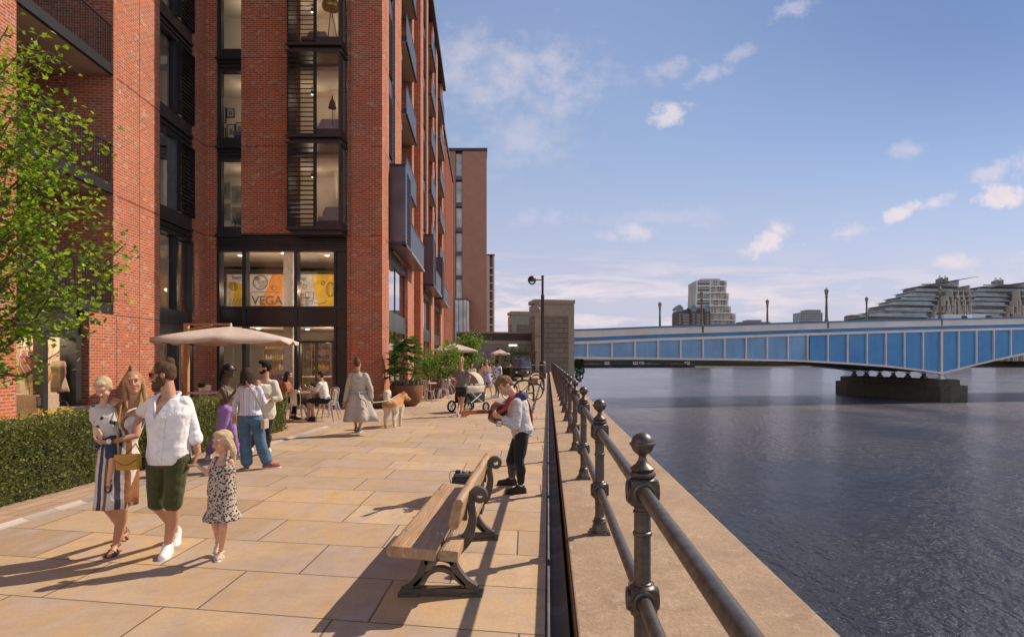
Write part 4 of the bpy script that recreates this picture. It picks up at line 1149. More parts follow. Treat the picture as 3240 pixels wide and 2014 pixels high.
m = MB(); m.fbox(lambda s_, o_: T(s_, 2.2 - o_), -2.9, -1.9, .002, .16, 3.36, 3.52); build('light_fitting', m, emit('tube_light', (1, .8, .5), 3), ap)
def wall_lamp(a, h, label):
    p = T(a, -.06, h); t = thing('globe_lamp', label, 'lamp', tuple(p)); m = MB(); m.bar(p + V((0, .06, 0)), p + V((0, -.45, .15)), .06, .06); build('bracket', m, M_METAL, t)
    m = MB(); m.ball(p + V((0, -.55, .1)), .27); build('globe', m, mat('lamp_globe', (.30, .28, .27), .3), t, smooth=True)
wall_lamp(.45, 7.75, 'grey globe lamp on the upper corner of the nearer stone tower'); wall_lamp(.5, 4.6, 'small globe lamp low on the left edge of the nearer stone tower')

# street lamp on the quay
lx, ly = -.47, 54.3
st_ = thing('street_lamp', 'tall dark street lamp with a half dome head on the quay', 'street lamp', (lx, ly, 0))
m = MB(); m.lathe([(.30, 0), (.30, 1.35), (.24, 1.42), (.15, 1.5), (.14, 6.9), (.155, 6.95), (.155, 7.2), (.10, 7.3), (.10, 8.75), (.13, 8.78), (.13, 8.9), (.02, 8.95)], (lx, ly, 0), 12); build('column', m, mat('lamp_brown', (.07, .055, .05), .45, .5, .15, 2), st_, smooth=True)
m = MB(); m.bar((lx, ly, 8.55), (lx - .62, ly, 8.55), .09, .09); build('arm', m, MATS['lamp_brown'], st_)
m = MB(); hx = lx - .92
m.lathe([(.36, 8.45), (.37, 8.51), (.345, 8.66), (.28, 8.80), (.17, 8.88), (.02, 8.91)], (hx, ly, 0), 18); build('lamp_shade', m, MATS['lamp_brown'], st_, smooth=True)
m = MB(); m.lathe([(.02, 8.13), (.17, 8.17), (.27, 8.26), (.325, 8.38), (.335, 8.449)], (hx, ly, 0), 18); build('lamp_bowl', m, glass('bowl_glass', (.8, .85, .9)), st_, smooth=True)

# ---------------------------------------------------------------- brick tower and grey block beyond the main block
def facade_block(name, label, x0, x1, y0, y1, z1, m_wall, z0=-.6):
    t = thing(name, label, 'building', ((x0 + x1) / 2, y0, 0)); return t
ft = facade_block('brick_tower', 'plain brown brick tower with one stacked column of windows beyond the main block', -16, -9.8, 100, 115, 35, M_BRICK2)
TY = 100
def tx(u): return (u - 1734) / FPX * TY
def tz(v): return CAM_H - (v - 1135) / FPX * TY
def lean(m, x0, x1, y0, y1, z0, z1):
    k = -.12 * (y1 - y0); m.hexa([(x0, y0, z0), (x1, y0, z0), (x1 + k, y1, z0), (x0 + k, y1, z0), (x0, y0, z1), (x1, y0, z1), (x1 + k, y1, z1), (x0 + k, y1, z1)])
m = MB(); lean(m, tx(1400), tx(1441), TY, 118, -.6, tz(478)); lean(m, tx(1463), tx(1540), TY, 118, -.6, tz(478)); lean(m, tx(1441) - .1, tx(1463) - .1, TY + .8, 118, -.6, tz(478)); build('wall', m, M_BRICK2, ft)
m = MB(); lean(m, tx(1400) - .1, tx(1540) + .12, TY - .15, 118.2, tz(478) + .003, tz(469)); build('roof', m, MATS['roof_edge_metal'], ft)
M_TWIN = mat('blind_cream', (.52, .46, .40), .5)
for v0, v1 in ((487, 556), (575, 640), (658, 720), (737, 795), (808, 870), (883, 947), (958, 1015)):
    m = MB(); m.box(tx(1441), tx(1463), TY + .05, TY + .2, tz(v1 + 13), tz(v1)); m.box(tx(1441), tx(1443), TY + .06, TY + .2, tz(v1), tz(v0)); m.box(tx(1461), tx(1463), TY + .06, TY + .2, tz(v1), tz(v0))
    fr = build('window', m, M_BAY, ft)
    q = MB(); q.box(tx(1443), tx(1461), TY + .22, TY + .25, tz(v1), tz(v0)); build('pane', q, mat('reflecting_glass', (.55, .51, .50), .12, .1, .5, .25), fr)
m = MB(); m.box(tx(1449), tx(1487), TY - 3.5, TY - .003, -.6, tz(955)); build('glazed_annexe', m, mat('reflecting_glass', (.55, .51, .50), .12, .1), ft)
m = MB(); m.box(tx(1448), tx(1489), TY - 3.6, TY - .002, tz(955) + .002, tz(950)); 
for u in (1449, 1461, 1474, 1486): m.box(tx(u), tx(u + 1.4), TY - 3.57, TY - 3.505, -.6, tz(955))
build('annexe_frame', m, M_BAY, ft)
gt = thing('grey_clad_block', 'slim grey panel clad block with stacked balconies behind the brown brick tower', 'building', (-11, 122, 0))
TY = 122
m = MB(); lean(m, tx(1500), tx(1549), TY, 135, -.6, tz(807)); lean(m, tx(1549) - .18, tx(1559) - .18, TY + 1.5, 135, -.6, tz(807)); lean(m, tx(1559), tx(1564.5), TY, 135, -.6, tz(807)); build('wall', m, mat('ribbed_zinc', (.56, .55, .53), .6, 0, .25, 6, stretch=(6, 6, .05), space='World'), gt)
m = MB(); lean(m, tx(1500), tx(1566), TY - .1, 135.1, tz(807) + .002, tz(804)); build('roof', m, M_METAL, gt)
for v in (845, 868, 893, 918, 950, 975, 1000, 1025):
    m = MB(); m.box(tx(1549.1), tx(1558.9), TY + .05, TY + 1.49, tz(v + 4), tz(v)); b_ = build('balcony', m, mat('ribbed_zinc', (.22, .215, .20)), gt)
    m = MB(); m.box(tx(1549.2), tx(1558.8), TY + 1.44, TY + 1.48, tz(v) + .01, tz(v - 18)); build('pane', m, mat('pale_glass', (.30, .36, .42), .1), b_)

# ---------------------------------------------------------------- skyline across the river
SY = 520
def sxp(u): return (u - 1734) / FPX * SY
def szp(v): return CAM_H - (v - 1135) / FPX * SY
M_TWC = mat('tower_white', (.86, .82, .78), .7, 0, .05, .05); M_TWB = mat('tower_beige', (.62, .54, .45), .75, 0, .08, .05); M_TWG = mat('tower_glass', (.16, .17, .18), .15, 0, .5, .2)
tw = thing('white_tower', 'tall stepped white apartment tower beyond the bridge', 'building', (sxp(2262), SY, 0))
steps = [(886, 905, 2205, 2298), (905, 925, 2205, 2296), (925, 947, 2204, 2304), (947, 967, 2203, 2302), (967, 990, 2204, 2311), (990, 1012, 2244, 2326), (1012, 1050, 2240, 2326)]
wb = MB(); gb = MB(); bb2 = MB()
for i, (v0, v1, u0, u1) in enumerate(steps):
    wb.box(sxp(u0), sxp(u1), SY + 2, SY + 32, szp(v1), szp(v0))
build('wall', wb, M_TWB, tw)
m = MB(); m.box(sxp(2220), sxp(2282), SY + 3, SY + 28, szp(886) + .02, szp(880)); build('roof', m, M_TWB, tw)
for i, (v0, v1, u0, u1) in enumerate(steps):
    nf = max(2, round((v1 - v0) / 8.5))
    m = MB()
    cu = sxp(2248)
    for k in range(nf):
        z = szp(v1) + (szp(v0) - szp(v1)) * k / nf; h = (szp(v0) - szp(v1)) / nf
        # dark glazing bays in shade on the left face, pale panels to the right
        ws_ = [(sxp(u0) + .3, min(cu, sxp(u1)) - .5)] if sxp(u0) < cu - 2 else []
        ws_ += [(x, x + (sxp(u1) - cu) * .085) for a in range(6) for x in (cu + 1.2 + (sxp(u1) - cu - 2) * a / 6,) if (a * 7 + k * 3 + i) % 3]
        for xa, xb_ in ws_: m = MB(); m.box(xa, xb_, SY + 1.85, SY + 1.98, z + .7, z + h - .4); build('window', m, M_TWG, tw)
    m = MB()
    for k in range(nf): 
        z = szp(v1) + (szp(v0) - szp(v1)) * k / nf
        m.box(sxp(u0) - .3, min(cu, sxp(u1)), SY - .2, SY + 1.84, z + .02, z + .3); m.box(sxp(u0) - .2, min(cu, sxp(u1)) - .1, SY - .15, SY - .05, z + .3, z + 1.2)
        if k % 2: m.box(sxp(u1) - 4.5, sxp(u1) + .2, SY + .6, SY + 1.84, z + .05, z + .35)
    build('balcony', m, mat('balcony_grey', (.48, .46, .44), .5), tw)
    m = MB(); m.box(sxp(u0) - .4, sxp(u1) + .4, SY - .4, SY + 1.8, szp(v1) - .55, szp(v1) + .55) if i < 6 else None
    for x in (u0, u1): m.box(sxp(x) - .5, sxp(x) + .5, SY - .35, SY + 1.7, szp(v1) + .56, szp(v0) - .56)
    m.box(cu - .6, cu + .6, SY + .4, SY + 1.83, szp(v1) + .58, szp(v0) - .58) if u0 < 2240 else None
    build('white_frame', m, M_TWC, tw)
# gabled brick block in front of the white tower
SY = 500
gb_ = thing('gabled_block', 'dark brick riverside block with three pointed gables left of the white tower', 'building', (sxp(2198), SY, 0))
M_GB = mat('dark_brick_far', (.17, .115, .09), .8, 0, .15, .1)
m = MB()
m.box(sxp(2142), sxp(2248), SY + 3, SY + 20, 0, szp(990)); 
for u in (2151, 2195, 2239): m.box(sxp(u - 9.5), sxp(u + 9.5), SY, SY + 18, 0, szp(985))
build('wall', m, M_GB, gb_)
m = MB(); m.prism([(sxp(2142), szp(990)), (sxp(2248), szp(990)), (sxp(2240), szp(978)), (sxp(2150), szp(978))], lambda a, b, d_: V((a, d_, b)), SY + 3.2, SY + 19); build('roof', m, mat('slate_far', (.10, .10, .12), .6), gb_)
for u in (2151, 2195, 2239):
    m = MB(); m.box(sxp(u - 8.5), sxp(u + 8.5), SY - .2, SY + 16, szp(985) + .01, szp(974)); m.prism([(sxp(u - 8.5), szp(974) + .01), (sxp(u + 8.5), szp(974) + .01), (sxp(u), szp(966))], lambda a, b, d_: V((a, d_, b)), SY - .2, SY + 16); g_ = build('gable', m, mat('gable_glass', (.22, .26, .28), .3), gb_)
    m = MB(); m.stroke([(sxp(u - 11), szp(976)), (sxp(u), szp(964.5)), (sxp(u + 11), szp(976))], .8, lambda a, b, d_: V((a, d_, b)), SY - .8, SY + 16.3); build('barge_board', m, mat('slate_pale', (.30, .30, .33), .6), g_)
for v in (994, 1003, 1012, 1021):
    for a, b in ((2162, 2184), (2206, 2228)):
        m = MB(); m.box(sxp(a), sxp(b), SY + 1.5, SY + 2.99, szp(v + 4.5), szp(v + 3.5)); w_ = build('balcony', m, M_TWC, gb_)
        m = MB()
        for k in range(5): m.box(sxp(a + 1 + k * 4.2), sxp(a + 3.8 + k * 4.2), SY + 2.9, SY + 2.98, szp(v + 3.2), szp(v - 3)); 
        build('pane', m, mat('far_window', (.34, .35, .36), .3), w_)
    m = MB()
    for u in (2151, 2195, 2239): m.box(sxp(u - 2.5), sxp(u + 2.5), SY - .12, SY - .02, szp(v + 3), szp(v - 2))
    build('window', m, mat('far_window', (.34, .35, .36), .3), gb_)
def block(label, u0, u1, v0, sy, col, rows, cols, name='office_block', cap=None):
    global SY
    SY = sy; t = thing(name, label, 'building', (sxp((u0 + u1) / 2), SY, 0)); m = MB(); m.box(sxp(u0), sxp(u1), SY, SY + 18, 0, szp(v0)); build('wall', m, mat(name + '_wall', col, .8, 0, .1, .05), t)
    h = (szp(v0) - szp(1036)) / rows
    for r_ in range(rows):
        m = MB()
        for c in range(cols):
            x = sxp(u0) + (sxp(u1) - sxp(u0)) * (c + .15) / cols; m.box(x, x + (sxp(u1) - sxp(u0)) * .7 / cols, SY - .1, SY - .02, szp(v0) - h * (r_ + .8), szp(v0) - h * (r_ + .35))
        build('window', m, M_TWG, t)
    m = MB(); a, b, v2 = cap or (u0 + 1, u1 - 1, v0 - 2); m.box(sxp(a), sxp(b), SY + 2, SY + 16, szp(v0) + .02, szp(v2)); build('roof', m, mat('roof_plant_grey', (.30, .29, .28), .7), t)
block('low flat roofed pale building peeping over the bridge beside the tall white tower', 2338, 2438, 1018, 560, (.30, .25, .21), 3, 22, 'low_building', (2366, 2412, 1011))
block('pale grey office block with a taller core peeping over the middle of the bridge', 2532, 2603, 988, 600, (.46, .45, .44), 6, 9, 'office_block', (2554, 2600, 979))
block('small dark brick block left of the larger stepped glass block', 2697, 2752, 997, 640, (.22, .17, .15), 5, 10, 'brick_block')
# stepped glass apartment blocks
M_SGL = mat('curtain_glass', (.24, .30, .33), .12, .2, .5, .12); M_SLAB = mat('terrace_slab', (.62, .59, .55), .6, 0, .1, .05); M_SDK = mat('terrace_dark', (.15, .16, .16), .4, 0, .3, .1)
def stepped(label, tiers, ur, vtop, sy, chim, seed):
    global SY
    SY = sy; r = random.Random(seed)
    t = thing('stepped_glass_block', label, 'building', (sxp((tiers[0][0] + ur) / 2), SY, 0), 'stepped glass blocks')
    n = len(tiers)
    for i, (u0, v) in enumerate(tiers):
        vb = tiers[i - 1][1] if i else 1040
        m = MB(); m.box(sxp(u0 + 6), sxp(ur), SY + i * 2.5 + 1, SY + 40, szp(vb) + .05, szp(v) - .5); fl = build('glazed_storey', m, M_SGL if i % 2 else M_SDK, t)
        m = MB(); x0 = sxp(u0 - 3); x1 = sxp(u0 + (ur - u0) * (.55 if i < n - 2 else .97)); 
        m.hexa([(x0, SY + i * 2.5 - 1.5, szp(v) - .15), (x1, SY + i * 2.5 - 2, szp(v + 2) - .35), (x1, SY + 40, szp(v + 2) - .35), (x0, SY + 40, szp(v) - .15), (x0, SY + i * 2.5 - 1.5, szp(v) + .15), (x1, SY + i * 2.5 - 2, szp(v + 2) + .45), (x1, SY + 40, szp(v + 2) + .45), (x0, SY + 40, szp(v) + .15)])
        build('roof_terrace', m, M_SLAB, t)
        m = MB(); m.box(sxp(u0 + 3), x1 - 1, SY + i * 2.5 - .6, SY + i * 2.5 - .5, szp(v) + .5, szp(v) + 1.7); build('glass_balustrade', m, mat('balustrade_glass', (.35, .42, .46), .15, .1, .3, .1), fl)
    k = 0
    for i, (u0, v) in enumerate(tiers[:-1]):
        # stone fins and balcony stacks on the taller right-hand part
        uu = u0 + (ur - u0) * .56
        while uu < ur - 4:
            m = MB(); m.box(sxp(uu), sxp(uu + 3.2), SY - 1 - (k % 2), SY + 6, 0, szp(v) - .6); build('stone_fin', m, M_TWB, t)
            m = MB(); m.box(sxp(uu + 4), sxp(uu + 11), SY - 2.6, SY + 5, szp(v + 7.5), szp(v + 6.8)); m.box(sxp(uu + 4), sxp(uu + 11), SY - 2.6, SY - 2.5, szp(v + 6.7), szp(v + 3.5)); build('balcony', m, mat('balcony_grey', (.32, .31, .30), .5), t)
            uu += 14 + r.random() * 5; k += 1
    m = MB(); uT = tiers[-1][0]
    m.hexa([(sxp(uT + 14), SY + 6, szp(vtop + 20)), (sxp(ur + 14), SY - 2, szp(vtop)), (sxp(ur + 14), SY + 40, szp(vtop)), (sxp(uT + 14), SY + 40, szp(vtop + 20)), (sxp(uT + 14), SY + 6, szp(vtop + 18)), (sxp(ur + 16), SY - 2, szp(vtop) + .3), (sxp(ur + 16), SY + 40, szp(vtop) + .3), (sxp(uT + 14), SY + 40, szp(vtop + 18))])
    build('sloping_roof', m, mat('roof_grey_far', (.24, .23, .22), .6), t)
    m = MB(); m.prism([(sxp(uT + 18), szp(tiers[-1][1]) + .5), (sxp(ur - .5), szp(tiers[-1][1]) + .5), (sxp(ur - .5), szp(vtop + 3)), (sxp(uT + 18), szp(vtop + 20))], lambda a, b, d_: V((a, d_, b)), SY + 14, SY + 38); build('glass_gable', m, mat('pale_curtain_glass', (.30, .38, .44), .12, .2, .4, .1), t)
    m = MB(); m.box(sxp(ur + .05), sxp(ur + 3.5), SY + 3, SY + 39, 0, szp(vtop + 24))
    build('end_wall', m, M_TWB, t)
    for i in range(n):
        v = tiers[i][1]; m = MB()
        for q in range(int((ur - tiers[i][0]) / 5)): m.box(sxp(tiers[i][0] + 8 + q * 5), sxp(tiers[i][0] + 8.7 + q * 5), SY + i * 2.5 + .85, SY + i * 2.5 + .98, szp((tiers[i - 1][1] if i else 1040)) + .3, szp(v) - .6)
        build('glazing_bars', m, mat('mullion_pale', (.33, .33, .33), .5), t)
    for u in chim:
        m = MB(); zc0 = szp(vtop + 12); m.prism([(sxp(u - 7), zc0), (sxp(u + 7), zc0), (sxp(u + 7), szp(vtop - 11)), (sxp(u - 7), szp(vtop - 5))], lambda a, b, d_: V((a, d_, b)), SY + 20, SY + 24); c_ = build('chimney', m, mat('chimney_zinc', (.20, .20, .21), .5, .3), t)
        m = MB(); m.lathe([(1.0, szp(vtop - 8)), (.9, szp(vtop - 14)), (.5, szp(vtop - 17)), (.15, szp(vtop - 20))], (sxp(u + 3), SY + 22, 0), 8); build('flue', m, M_TWC, c_)
stepped('larger stepped glass apartment block with twin chimneys and a sloping roof, left of its neighbour', [(2752, 1000), (2802, 981), (2830, 961), (2866, 945), (2890, 932), (2925, 915), (2950, 897)], 3075, 876, 450, (3032, 3050), 3)
stepped('stepped glass apartment block cut off by the right edge of the picture', [(3000, 1000), (3045, 986), (3072, 963), (3100, 947), (3118, 932), (3122, 915), (3150, 899)], 3300, 884, 470, (3214, 3230), 5)
# barges moored on the far shore
def barge(u, v, ln, y, label, col, wheel):
    z = WZ; x = (u - 1734) / FPX * y; t = thing('moored_barge', label, 'boat', (x, y, z), 'barges moored across the river'); h = 2.3
    m = MB(); rings = []
    for a, w_, zz in ((-ln / 2, .6, 2.7), (-ln / 2 + 2, 2.2, 2.2), (0, 2.5, 1.8), (ln / 2 - 3, 2.3, 2.1), (ln / 2, .5, 3.0)):
        rings.append([V((x + a, y - w_, z + zz)), V((x + a, y + w_, z + zz)), V((x + a, y + w_ * .8, z - .4)), V((x + a, y - w_ * .8, z - .4))])
    m.loft(rings); build('hull', m, mat('barge_black', (.03, .028, .028), .5, 0, .3, .5), t)
    m = MB(); m.box(x + wheel - 1.6, x + wheel + 1.6, y - 1.3, y + 1.3, z + 2.0, z + 4.1); w2 = build('wheelhouse', m, mat('barge_white', (.6, .58, .55), .5), t)
    m = MB(); m.box(x + wheel - 1.3, x + wheel + 1.3, y - 1.34, y - 1.31, z + 3.0, z + 3.7); build('pane', m, M_TWG, w2)
    m = MB(); m.prism([(x - ln * .3, z + 2), (x + ln * .25, z + 2), (x + ln * .22, z + 2.8), (x - ln * .05, z + 3.3), (x - ln * .25, z + 2.9)], lambda a, b, d_: V((a, d_, b)), y - 1.4, y + 1.4); build('cargo_cover', m, mat('cover_%s' % col[0], col[1], .8, 0, .4, .8), t)
    m = MB(); m.tube([(x - ln * .2, y, z + 2.5), (x - ln * .2, y, z + 7)], .12, 6); build('mast', m, M_BLACK, t)
barge(1880, 0, 26, 440, 'moored barge with a rust red cargo cover near the stone tower', ('rust', (.22, .09, .05)), 9)
barge(1975, 0, 24, 446, 'moored black barge with a dark green cover, second from the tower', ('green', (.05, .075, .06)), 8)
barge(2065, 0, 24, 452, 'moored black barge with a grey cover, between the green and white ones', ('grey', (.14, .14, .14)), -8)
barge(2150, 0, 22, 446, 'moored barge with a white wheelhouse, farthest from the stone tower', ('brown', (.14, .08, .05)), 5.5)
# ---------------------------------------------------------------- bench
def wood_mat():
    m, w, b = base_mat('weathered_plank')
    tc = w.new('ShaderNodeTexCoord').outputs['Object']
    v = w.mapping(tc, scale=(9, 1, 9))
    wv = w.new('ShaderNodeTexWave', wave_type='BANDS', bands_direction='X'); w.l.new(w.mapping(tc, scale=(1, .10, .6)), wv.inputs['Vector'])
    wv.inputs['Scale'].default_value = 14; wv.inputs['Distortion'].default_value = 9; wv.inputs['Detail'].default_value = 3; wv.inputs['Detail Scale'].default_value = 1.4
    n = w.noise(v, 2.2, 6, .65, .5); f = w.noise(w.mapping(tc, scale=(60, 3, 60)), 1.5, 4, .7)
    col = w.ramp(n, [(.3, (.27, .145, .065)), (.5, (.47, .27, .125)), (.68, (.60, .38, .20))])
    col = w.mix(w.math('MULTIPLY', wv.outputs['Fac'], .4), col, (.25, .14, .07, 1))
    col = w.mix(w.maprange(f, .55, .72, 0, .7), col, (.12, .07, .04, 1))
    col = w.mix(w.maprange(w.noise(tc, 3.5, 4, .6), .40, .62, 0, .7), col, (.34, .27, .20, 1))
    w.put(b.inputs['Base Color'], col); b.inputs['Roughness'].default_value = .6
    w.put(b.inputs['Normal'], w.bump(w.math('ADD', w.math('SUBTRACT', n, w.math('MULTIPLY', f, .7)), w.math('MULTIPLY', wv.outputs['Fac'], .3)), .5, .01))
    return m
M_PLANK = wood_mat()
M_IRON = mat('bench_iron', (.10, .088, .075), .45, .4, .15, 10, .05, 80)
bench = thing('park_bench', 'heavy wooden plank bench on scrolled cast iron ends facing away from the river', 'bench', (-.8, 5.2, 0))
def plank(name, poly, y0, y1):
    m = MB(); rings = []
    n = 14
    for i in range(n + 1):
        y = y0 + (y1 - y0) * i / n
        rings.append([V((x + .004 * noise.noise((x * 9, y * 3, z * 9)), y, z + .005 * noise.noise((x * 7, y * 2.5, 5)))) for x, z in poly])
    m.loft(rings); return build(name, m, M_PLANK, bench, smooth=True, bevel=.006)
YA, YB = 4.14, 6.26
def slab(c, hw, hh, tilt, rnd=0):
    ct, s_ = math.cos(tilt), math.sin(tilt); pts = []
    if rnd:
        base = [(hw * math.cos(a) , (hh - hw) * (1 if math.sin(a) > 0 else -1) + hw * math.sin(a)) for a in [math.radians(q) for q in range(0, 360, 24)]]
    else: base = [(-hw, -hh * .55), (-hw + .02, -hh), (hw, -hh), (hw, hh), (-hw + .03, hh), (-hw + .006, hh * .6), (-hw - .004, 0)]
    return [(c[0] + a * ct - b * s_, c[1] + a * s_ + b * ct) for a, b in base]
tl = math.radians(-6)
plank('seat_plank', slab((-.905, .415), .165, .037, tl), YA, YB)
plank('seat_plank', slab((-.665, .392), .066, .037, tl), YA + .02, YB - .02)
plank('backrest', slab((-.615, .665), .036, .105, math.radians(-12), 1), YA + .03, YB - .01)
def bench_end(y):
    m = MB(); F = lambda a, b, d: V((a, y + d, b)); d0, d1 = -.032, .032
    # foot rail with two pads
    m.stroke([(-1.06, .030), (-.50, .030)], .05, F, d0 * 1.25, d1 * 1.25); m.stroke([(-1.075, .012), (-.93, .012)], .022, F, d0 * 1.7, d1 * 1.7); m.stroke([(-.62, .012), (-.47, .012)], .022, F, d0 * 1.7, d1 * 1.7)
    m.stroke([(x.x, x.y) for x in catmull([(-1.04, .05, 0), (-.955, .10, 0), (-.90, .20, 0), (-.885, .30, 0), (-.90, .37, 0)], 5)], .05, F, d0, d1)
    back = catmull([(-.52, .05, 0), (-.60, .105, 0), (-.67, .20, 0), (-.685, .29, 0), (-.64, .35, 0), (-.575, .43, 0), (-.545, .55, 0), (-.556, .64, 0)], 6)
    nb_ = len(back)
    back += [V((-.497 - r_ * math.cos(t_), .715 + r_ * math.sin(t_), 0)) for t_, r_ in [(q * PI / 12, .0575 - .0012 * q) for q in range(-2, 33)]]
    n = len(back)
    ws = [.05 + .045 * math.exp(-((i / nb_ - .6) / .16) ** 2) if i < nb_ else .040 - .022 * (i - nb_) / (n - nb_) for i in range(n)]
    m.stroke([(p.x, p.y) for p in back], ws, F, d0, d1)
    m.stroke([(-1.0, .365), (-.88, .345), (-.62, .325)], .045, F, d0, d1)
    m.stroke([(p.x, p.y) for p in catmull([(-.885, .235, 0), (-.78, .265, 0), (-.68, .235, 0)], 4)], .03, F, d0, d1)
    m.stroke([(p.x, p.y) for p in catmull([(-.96, .07, 0), (-.85, .165, 0), (-.78, .19, 0), (-.70, .165, 0), (-.60, .07, 0)], 5)], .032, F, d0, d1)
    m.stroke([(-.60, .54), (-.60, .75)], .03, F, d0 * .8, d1 * .8)
    build('cast_end', m, M_IRON, bench, smooth=True)
bench_end(4.52); bench_end(5.92)
m = MB()
for y in (4.52, 5.92):
    for x, z in ((-1.02, .466), (-.80, .442), (-.765, .438), (-.69, .433), (-.64, .428)): m.lathe([(.014, z - .01), (.013, z + .004), (.006, z + .009)], (x, y, 0), 10)
build('bolt', m, M_GALV, bench, smooth=True)

# ---------------------------------------------------------------- tables, chairs, planters
def make_chair():
    t = thing('metal_chair', 'galvanised cafe chair', 'chair', (0, 0, 0), 'galvanised cafe chairs')
    m = MB()
    m.loft([[V((.19 * k * a - .0, .18 * k * b, z)) for a, b in ((-1, -1), (-.6, -1.1), (.6, -1.1), (1, -1), (1.02, 0), (.85, 1), (-.85, 1), (-1.02, 0))] for z, k in ((.435, .9), (.44, 1.0), (.455, 1.0), (.458, .85))])
    build('seat', m, M_GALV, t, smooth=True)
    for i in (-1, 1):
        for j in (-1, 1):
            m = MB(); rings = []
            for q, (w_, dd_) in zip((0, .25, 1), ((.045, .0), (.04, .02), (.016, .085))):
                c = V((i * (.165 + dd_), j * (.155 + dd_ * 1.1), .44 * (1 - q)))
                rings.append([c + V((a * w_ / 2, b * w_ / 2, 0)) for a, b in ((-1, -1), (1, -1), (1, 1), (-1, 1))])
            m.loft(rings); build('leg', m, M_GALV, t)
    m = MB(); m.tube(catmull([(-.165, -.165, .45), (-.175, -.20, .70), (-.165, -.225, .80), (-.10, -.24, .86), (0, -.245, .87), (.10, -.24, .86), (.165, -.225, .80), (.175, -.20, .70), (.165, -.165, .45)], 5), .0125, 8)
    build('back_frame', m, M_GALV, t, smooth=True)
    m = MB(); m.loft([[V((a * .085 * k, y + .012 * (b - abs(a) * .6), z)) for a, b in ((-1, -.3), (0, -.3), (1, -.3), (1, .1), (0, .1), (-1, .1))] for y, z, k in ((-.17, .455, 1.0), (-.20, .62, 1.02), (-.235, .855, 1.05))])
    build('backrest', m, M_GALV, t)
    m = MB()
    for a, b in (((-.2, -.19, .2), (.2, .19, .2)), ((.2, -.19, .2), (-.2, .19, .2))): m.bar(a, b, .02, .006)
    build('stretcher', m, M_GALV, t)
    return t
chair0 = make_chair(); _cu = [0]
def chair(x, y, rz, label):
    if not _cu[0]:
        _cu[0] = 1; chair0.location = (x, y, 0); chair0.rotation_euler = (0, 0, rz); chair0['label'] = label; return chair0
    return dup(chair0, (x, y, 0), rz, label)
M_TTOP = mat('table_top_oak', (.50, .38, .28), .5, 0, .25, 5, .1, 30, stretch=(1, 8, 1))
M_TLEG = mat('table_leg_steel', (.45, .42, .39), .4, .6)
def table(x, y, r, label, h=.75):
    t = thing('cafe_table', label, 'table', (x, y, 0), 'round cafe tables')
    m = MB(); m.lathe([(r - .02, h - .045), (r, h - .035), (r, h - .008), (r - .01, h)], (x, y, 0), 28); build('tabletop', m, M_TTOP, t, smooth=True)
    m = MB(); m.box(x - .05, x + .05, y - .05, y + .05, .026, h - .046); build('leg', m, M_TLEG, t)
    m = MB(); m.box(x - .22, x + .22, y - .22, y + .22, .0, .025); build('base', m, M_TLEG, t, bevel=.006)
def menu(x, y, z, label):
    t = thing('menu_holder', label, 'menu', (x, y, z)); m = MB()
    for k in range(3): m.box(x - .06, x + .06, y - .03 + k * .025, y - .022 + k * .025, z, z + .20)
    build('cards', m, mat('menu_paper', (.70, .64, .60), .7), t)
    m = MB(); m.box(x - .062, x + .062, y - .034, y + .03, z - .0, z + .05); build('stand', m, mat('menu_stand', (.35, .30, .28), .5), t)
    m = MB()
    for q in range(4): m.box(x - .04, x + .04, y - .0325, y - .0305, z + .07 + q * .03, z + .078 + q * .03)
    build('print', m, mat('menu_ink', (.15, .13, .13), .7), t)
def leafblob(mb, c, r, n, size, rs, flat=.8, up=.0):
    """spread single leaves through a volume"""
    for _ in range(n):
        while True:
            p = V((rs.uniform(-1, 1), rs.uniform(-1, 1), rs.uniform(-1, 1)))
            if p.length < 1: break
        q = V(c) + V((p.x * r[0], p.y * r[1], p.z * r[2]))
        leaf(mb, q, V((p.x + rs.uniform(-.8, .8), p.y + rs.uniform(-.8, .8), p.z * .5 + up + rs.uniform(-.5, .6))), size * rs.uniform(.6, 1.25), rs)
def leaf(mb, q, d, L, rs, wid=.34):
    d = d.normalized() if d.length > 1e-4 else V((1, 0, 0))
    n = V((rs.uniform(-1, 1), rs.uniform(-1, 1), rs.uniform(.2, 1.3))); s = d.cross(n)
    if s.length < 1e-3: s = d.orthogonal()
    s.normalize(); u = s.cross(d) * L * .10
    i = len(mb.v)
    mb.v.extend([tuple(q), tuple(q + d * L * .45 + s * L * wid + u), tuple(q + d * L), tuple(q + d * L * .45 - s * L * wid + u)])
    mb.f.append((i, i + 1, i + 2)); mb.m.append(0); mb.f.append((i, i + 2, i + 3)); mb.m.append(0)
def leaf_mat(name, c1, c2, c3, scale=6, trans=.35, sp=.35):
    if name in MATS: return MATS[name]
    m = bpy.data.materials.new(name); m.use_nodes = True; MATS[name] = m
    w = NT(m.node_tree); b = m.node_tree.nodes['Principled BSDF']
    g = w.new('ShaderNodeNewGeometry')
    col = w.ramp(g.outputs['Random Per Island'], [(0, c1), (.45, c2), (.8, c3), (1, tuple(min(1, x * 1.35) for x in c3))])
    b.inputs['Roughness'].default_value = .5; b.inputs['Specular IOR Level'].default_value = sp
    w.put(b.inputs['Base Color'], col)
    t = w.new('ShaderNodeBsdfTranslucent'); w.put(t.inputs[0], w.mix(1, col, (1.1, 1.25, .5, 1), 'MULTIPLY'))
    mx = w.new('ShaderNodeMixShader'); mx.inputs[0].default_value = trans; w.l.new(b.outputs[0], mx.inputs[1]); w.l.new(t.outputs[0], mx.inputs[2])
    out = [n for n in w.n if n.type == 'OUTPUT_MATERIAL'][0]; w.l.new(mx.outputs[0], out.inputs[0])
    return m
